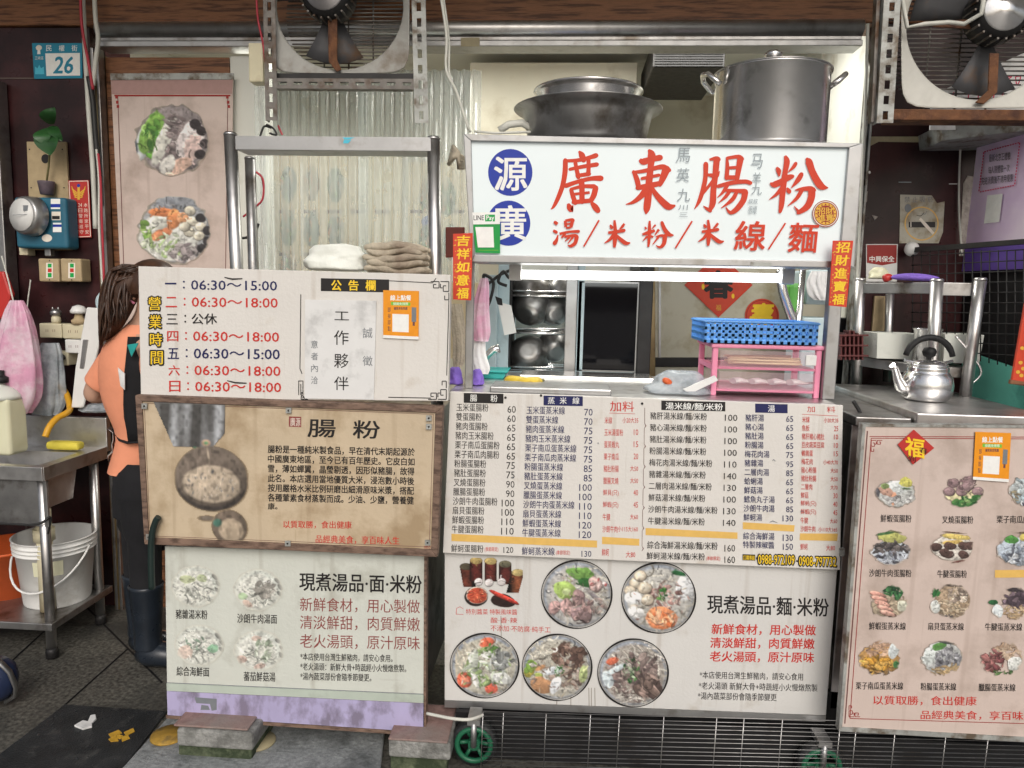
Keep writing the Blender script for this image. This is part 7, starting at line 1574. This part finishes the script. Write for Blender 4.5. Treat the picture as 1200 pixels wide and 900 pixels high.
# shoulders, elbows, hands
Ls = np.array([X-.115, PYW+.07, zs-.03]); Rs = np.array([X+.13, PYW-.10, zs-.03])
Le = Q(105, 466, .05); Lw = Le+np.array([.10, .20, .02]); Re = Rs+np.array([.05, .02, -.27]); Rw = Re+np.array([.17, .15, .03])
V = [(X+.02, PYW, zhip, .062), (X+.02, PYW, zw, .06), (X, PYW, (zw+zs)/2, .07), (X+.005, PYW, zs-.03, .066), (X+.03, PYW+.01, zs+.06, .047), (hx-.01, hy, zh-.05, .062), (hx, hy, zh+.03, .083), (hx-.004, hy, zh+.08, .055)]
E_ = [(0, 1), (1, 2), (2, 3), (3, 4), (4, 5), (5, 6), (6, 7)]
def limb(src, pts):
    k_ = src
    for p in pts: V.append(p); E_.append((k_, len(V)-1)); k_ = len(V)-1
    return k_
def P4(p, r): return (p[0], p[1], p[2], r)
for S_, El, Wr, sg in ((Ls, Le, Lw, 1), (Rs, Re, Rw, -1)):
    h = limb(3, [P4(S_, .05), P4(S_*.45+El*.55, .044), P4(El, .038), P4(El*.5+Wr*.5, .034), P4(Wr, .026), P4(Wr+np.array([fx, fy, 0])*.05, .03)])
    b0 = np.array(V[h][:3]); f_ = np.array([fx, fy, 0]); sd = np.array([sx_, sy_, 0])
    for o_, L in ((-.026, .062), (-.009, .074), (.009, .07), (.025, .054)): limb(h, [P4(b0+f_*.035+sd*o_, .011), P4(b0+f_*(.035+L*.55)+sd*o_*1.1+np.array([0, 0, -.008]), .0095), P4(b0+f_*(.035+L)+sd*o_*1.1+np.array([0, 0, -.028]), .008)])
    limb(h, [P4(b0+f_*.01+sd*sg*.034+np.array([0, 0, -.01]), .012), P4(b0+f_*.035+sd*sg*.046+np.array([0, 0, -.022]), .010)])
LEGS = ((W(158, 700, PYW)[0]+.005, PYW+.03), (W(178, 700, PYW)[0]+.02, PYW-.07))
for x, y in LEGS: limb(0, [(x, y, zhip-.1, .06), (x, y, zk, .046), (x, y, .3, .044), (x, y, .1, .036), (x+.04, y+.03, .055, .034), (x+.10, y+.08, .045, .026)])
skin('body', V, E_, 'skin', t)
MB().lathe([(0, 0), (.010, .004), (.006, .016), (0, .02)], (hx+.06, hy+.055, zh+.005), 10, 0, (fx, fy, -.2)).build('nose', M['skin'], t)
for s_ in (-1, 1):
    MB().lathe([(.012, -.004), (.010, .004), (0, .007)], (hx+.052+s_*.024, hy+.05-s_*.026, zh+.034), 12, 0, (fx+s_*.2, fy-s_*.2, 0)).build('eye', M['white_plastic'], t)
e = Q(155, 343, -.055); MB().tube([e+np.array([.006, 0, .028]), e+np.array([-.008, -.012, .02]), e+np.array([-.006, -.012, -.006]), e+np.array([.008, 0, -.024])], [.007, .01, .009, .006], 8).build('ear', M['skin'], t)
MB().tube([(hx+.0, hy+.085, zh-.035), (hx+.05, hy+.075, zh-.03), (hx+.078, hy+.035, zh-.03), (hx+.085, hy-.03, zh-.035)], [.03, .036, .036, .03], 12).build('face_mask', M['clear_pink'], t)
mb = MB(); mb.tube([e+np.array([.0, -.012, .03]), e+np.array([-.018, -.016, .012]), e+np.array([-.016, -.014, -.02]), e+np.array([.01, -.005, -.04])], .005, 8); mb.build('mask_strap', M['pink_plastic'], t)
# hair: a skull cap of strands gathered into a long ponytail
mb = MB(); random.seed(77)
def ring_cap(): 
    V_ = []; n, m_ = 26, 12
    for i in range(m_+1):
        th = math.pi*(.02+.60*i/m_)
        for j in range(n): q = 2*math.pi*j/n; V_.append((hx-.012+.098*math.sin(th)*math.cos(q), hy+.094*math.sin(th)*math.sin(q), zh+.028+.098*math.cos(th)))
    mb.add(V_, [[i*n+j, i*n+(j+1) % n, (i+1)*n+(j+1) % n, (i+1)*n+j] for i in range(m_) for j in range(n)], 0, True)
ring_cap()
root = Q(150, 336, -.03)
loft(mb, [(Q(x, y, -.05), w, w*.8, .3) for x, y, w in ((158, 326, .05), (148, 338, .062), (141, 352, .06), (137, 366, .052), (133, 380, .040), (128, 392, .024), (123, 399, .008))], 20, .05, 4)
for i in range(240):
    a, b = random.random(), random.random(); s0 = root+np.array([random.uniform(-.05, .035), random.uniform(-.05, .05), random.uniform(-.045, .06)])
    tip = Q(lerp(116, 150, a), lerp(402, 366, a)+random.uniform(-8, 6), random.uniform(-.12, .0))
    m1 = s0*.55+tip*.45+np.array([-.02+.03*a, -.03, .025+random.uniform(-.01, .01)])
    top = np.array([hx+random.uniform(-.07, .01), hy+random.uniform(-.08, .02), zh+random.uniform(.05, .10)])
    pts = []
    for k_ in range(9):
        u = k_/8; pts.append(s0*(1-u)**2+2*m1*u*(1-u)+tip*u*u)
    mb.tube([top, top*.5+s0*.5+np.array([-.02, -.02, .01])]+pts, [.003, .006]+[.0065]*5+[.005, .004, .003, .001], 5)
mb.build('hair', M['hair'], t)
MB().tube([root+np.array([-.02, -.075, -.01]), root+np.array([-.055, -.03, .0]), root+np.array([-.05, .02, .0])], .012, 8).build('hair_tie', M['black'], t)
# shirt
mb = MB(); R_ = []
for py, pl_, hw, dp in ((551, 134, .100, .105), (535, 137, .098, .10), (520, 141, .093, .092), (507, 142, .092, .09), (494, 136, .104, .095), (478, 127, .124, .105), (458, 120, .142, .112), (436, 117, .152, .115), (414, 118, .150, .108), (402, 124, .132, .095), (393, 136, .094, .08), (386, 148, .06, .065), (380, 154, .05, .056)):
    R_.append((ctr(pl_, hw*.92, py), hw, dp, ANG*.55))
loft(mb, R_, 32, .012, 3)
for S_, El in ((Ls+np.array([.05, -.03, -.0]), Le), (Rs, Re)):
    D_ = El-S_; pts = [S_+D_*u for u in (-.08, .1, .3, .5, .66, .74, .745)]; mb.tube(pts, [.04, .062, .066, .063, .06, .060, .054], 18, cap=False)
o = mb.build('shirt', M['shirt'], t); o.modifiers.new('subd', 'SUBSURF').render_levels = 1
# apron: bib wrapping the front and side, tie at the back, skirt
def shell(name, y0, y1, w0, w1, off, m, rws=9):
    V_ = []; n = 14
    for i in range(rws):
        u = i/(rws-1); py = lerp(y0, y1, u)
        ys_ = [r_[0][2] for r_ in R_]; z = zp_(py); j0 = min(range(len(R_)), key=lambda q: abs(R_[q][0][2]-z)); c, hw, dp, _ = R_[j0]
        if z < R_[0][0][2]: c, hw, dp, _ = R_[0]
        for j in range(n+1): a = lerp(w0(u), w1(u), j/n); rr = 1+off/.11+.03*math.sin(a*6+u*2)*max(0, u-.4); V_.append((c[0]+hw*rr*math.cos(a), c[1]+dp*rr*math.sin(a), z))
    o = MB().add(V_, [[i*(n+1)+j, i*(n+1)+j+1, (i+1)*(n+1)+j+1, (i+1)*(n+1)+j] for i in range(rws-1) for j in range(n)], 0, True).build(name, M[m], t); o.modifiers.new('thick', 'SOLIDIFY').thickness = .004; return o
shell('apron_bib', 393, 512, lambda u: -1.40+.10*math.sin(u*3)-.1*u, lambda u: 1.2, .022, 'apron')
shell('apron_skirt', 510, 640, lambda u: -.75-.25*u, lambda u: 1.5, .016, 'apron')
shell('apron_side', 500, 536, lambda u: -3.05, lambda u: -2.6+.15*u, .008, 'steel_dark')
mb = MB(); mb.tube([Q(133, 503, -.03), Q(141, 516, -.085), Q(150, 519, -.11), Q(164, 518, -.12)], .007, 8, flat=.6); mb.build('apron_tie', M['apron'], t)
for nm, ps, m in (('badge', ((149, 404), (162, 402), (154, 418)), 'teal_box'), ('paper_tag', ((138, 431), (146, 438), (146, 457), (141, 452)), 'paper')):
    q = [Q(x, y, -.15) for x, y in ps]; MB().prism(q, [v+np.array([0, .004, 0]) for v in q]).build(nm, M[m], t)
mb = MB(); loft(mb, [(np.array([X+.03, PYW-.01, z]), a, b, 0) for z, a, b in ((zhip+.05, .10, .09), (zhip-.0, .118, .115), (zhip-.08, .124, .125), (zhip-.16, .124, .125))], 24)
for x, y in LEGS: loft(mb, [(np.array([lerp(X, x, u), y+.01*(1-u), z]), a, a, 0) for u, z, a in ((.7, zhip-.08, .08), (1, zhip-.22, .074), (1, zk+.05, .062), (1, .38, .058), (1, .27, .056))], 20, .015, 9)
mb.build('trousers', M['apron'], t)
for x, y in LEGS:
    mb = MB(); loft(mb, [(np.array([x, y, z]), a, a, 0) for z, a in ((.345, .060), (.34, .066), (.33, .063), (.22, .055), (.14, .05), (.09, .052))], 22)
    d = np.array([fx*.9, fy*.4-.25, 0]); mb.tube([np.array([x-.035, y+.01, .052]), np.array([x+.0, y, .058]), np.array([x, y, .056])+d*.07, np.array([x, y, .05])+d*.15, np.array([x, y, .046])+d*.19], [.036, .049, .047, .043, .028], 16); mb.build('rubber_boot', M['boot'], t)
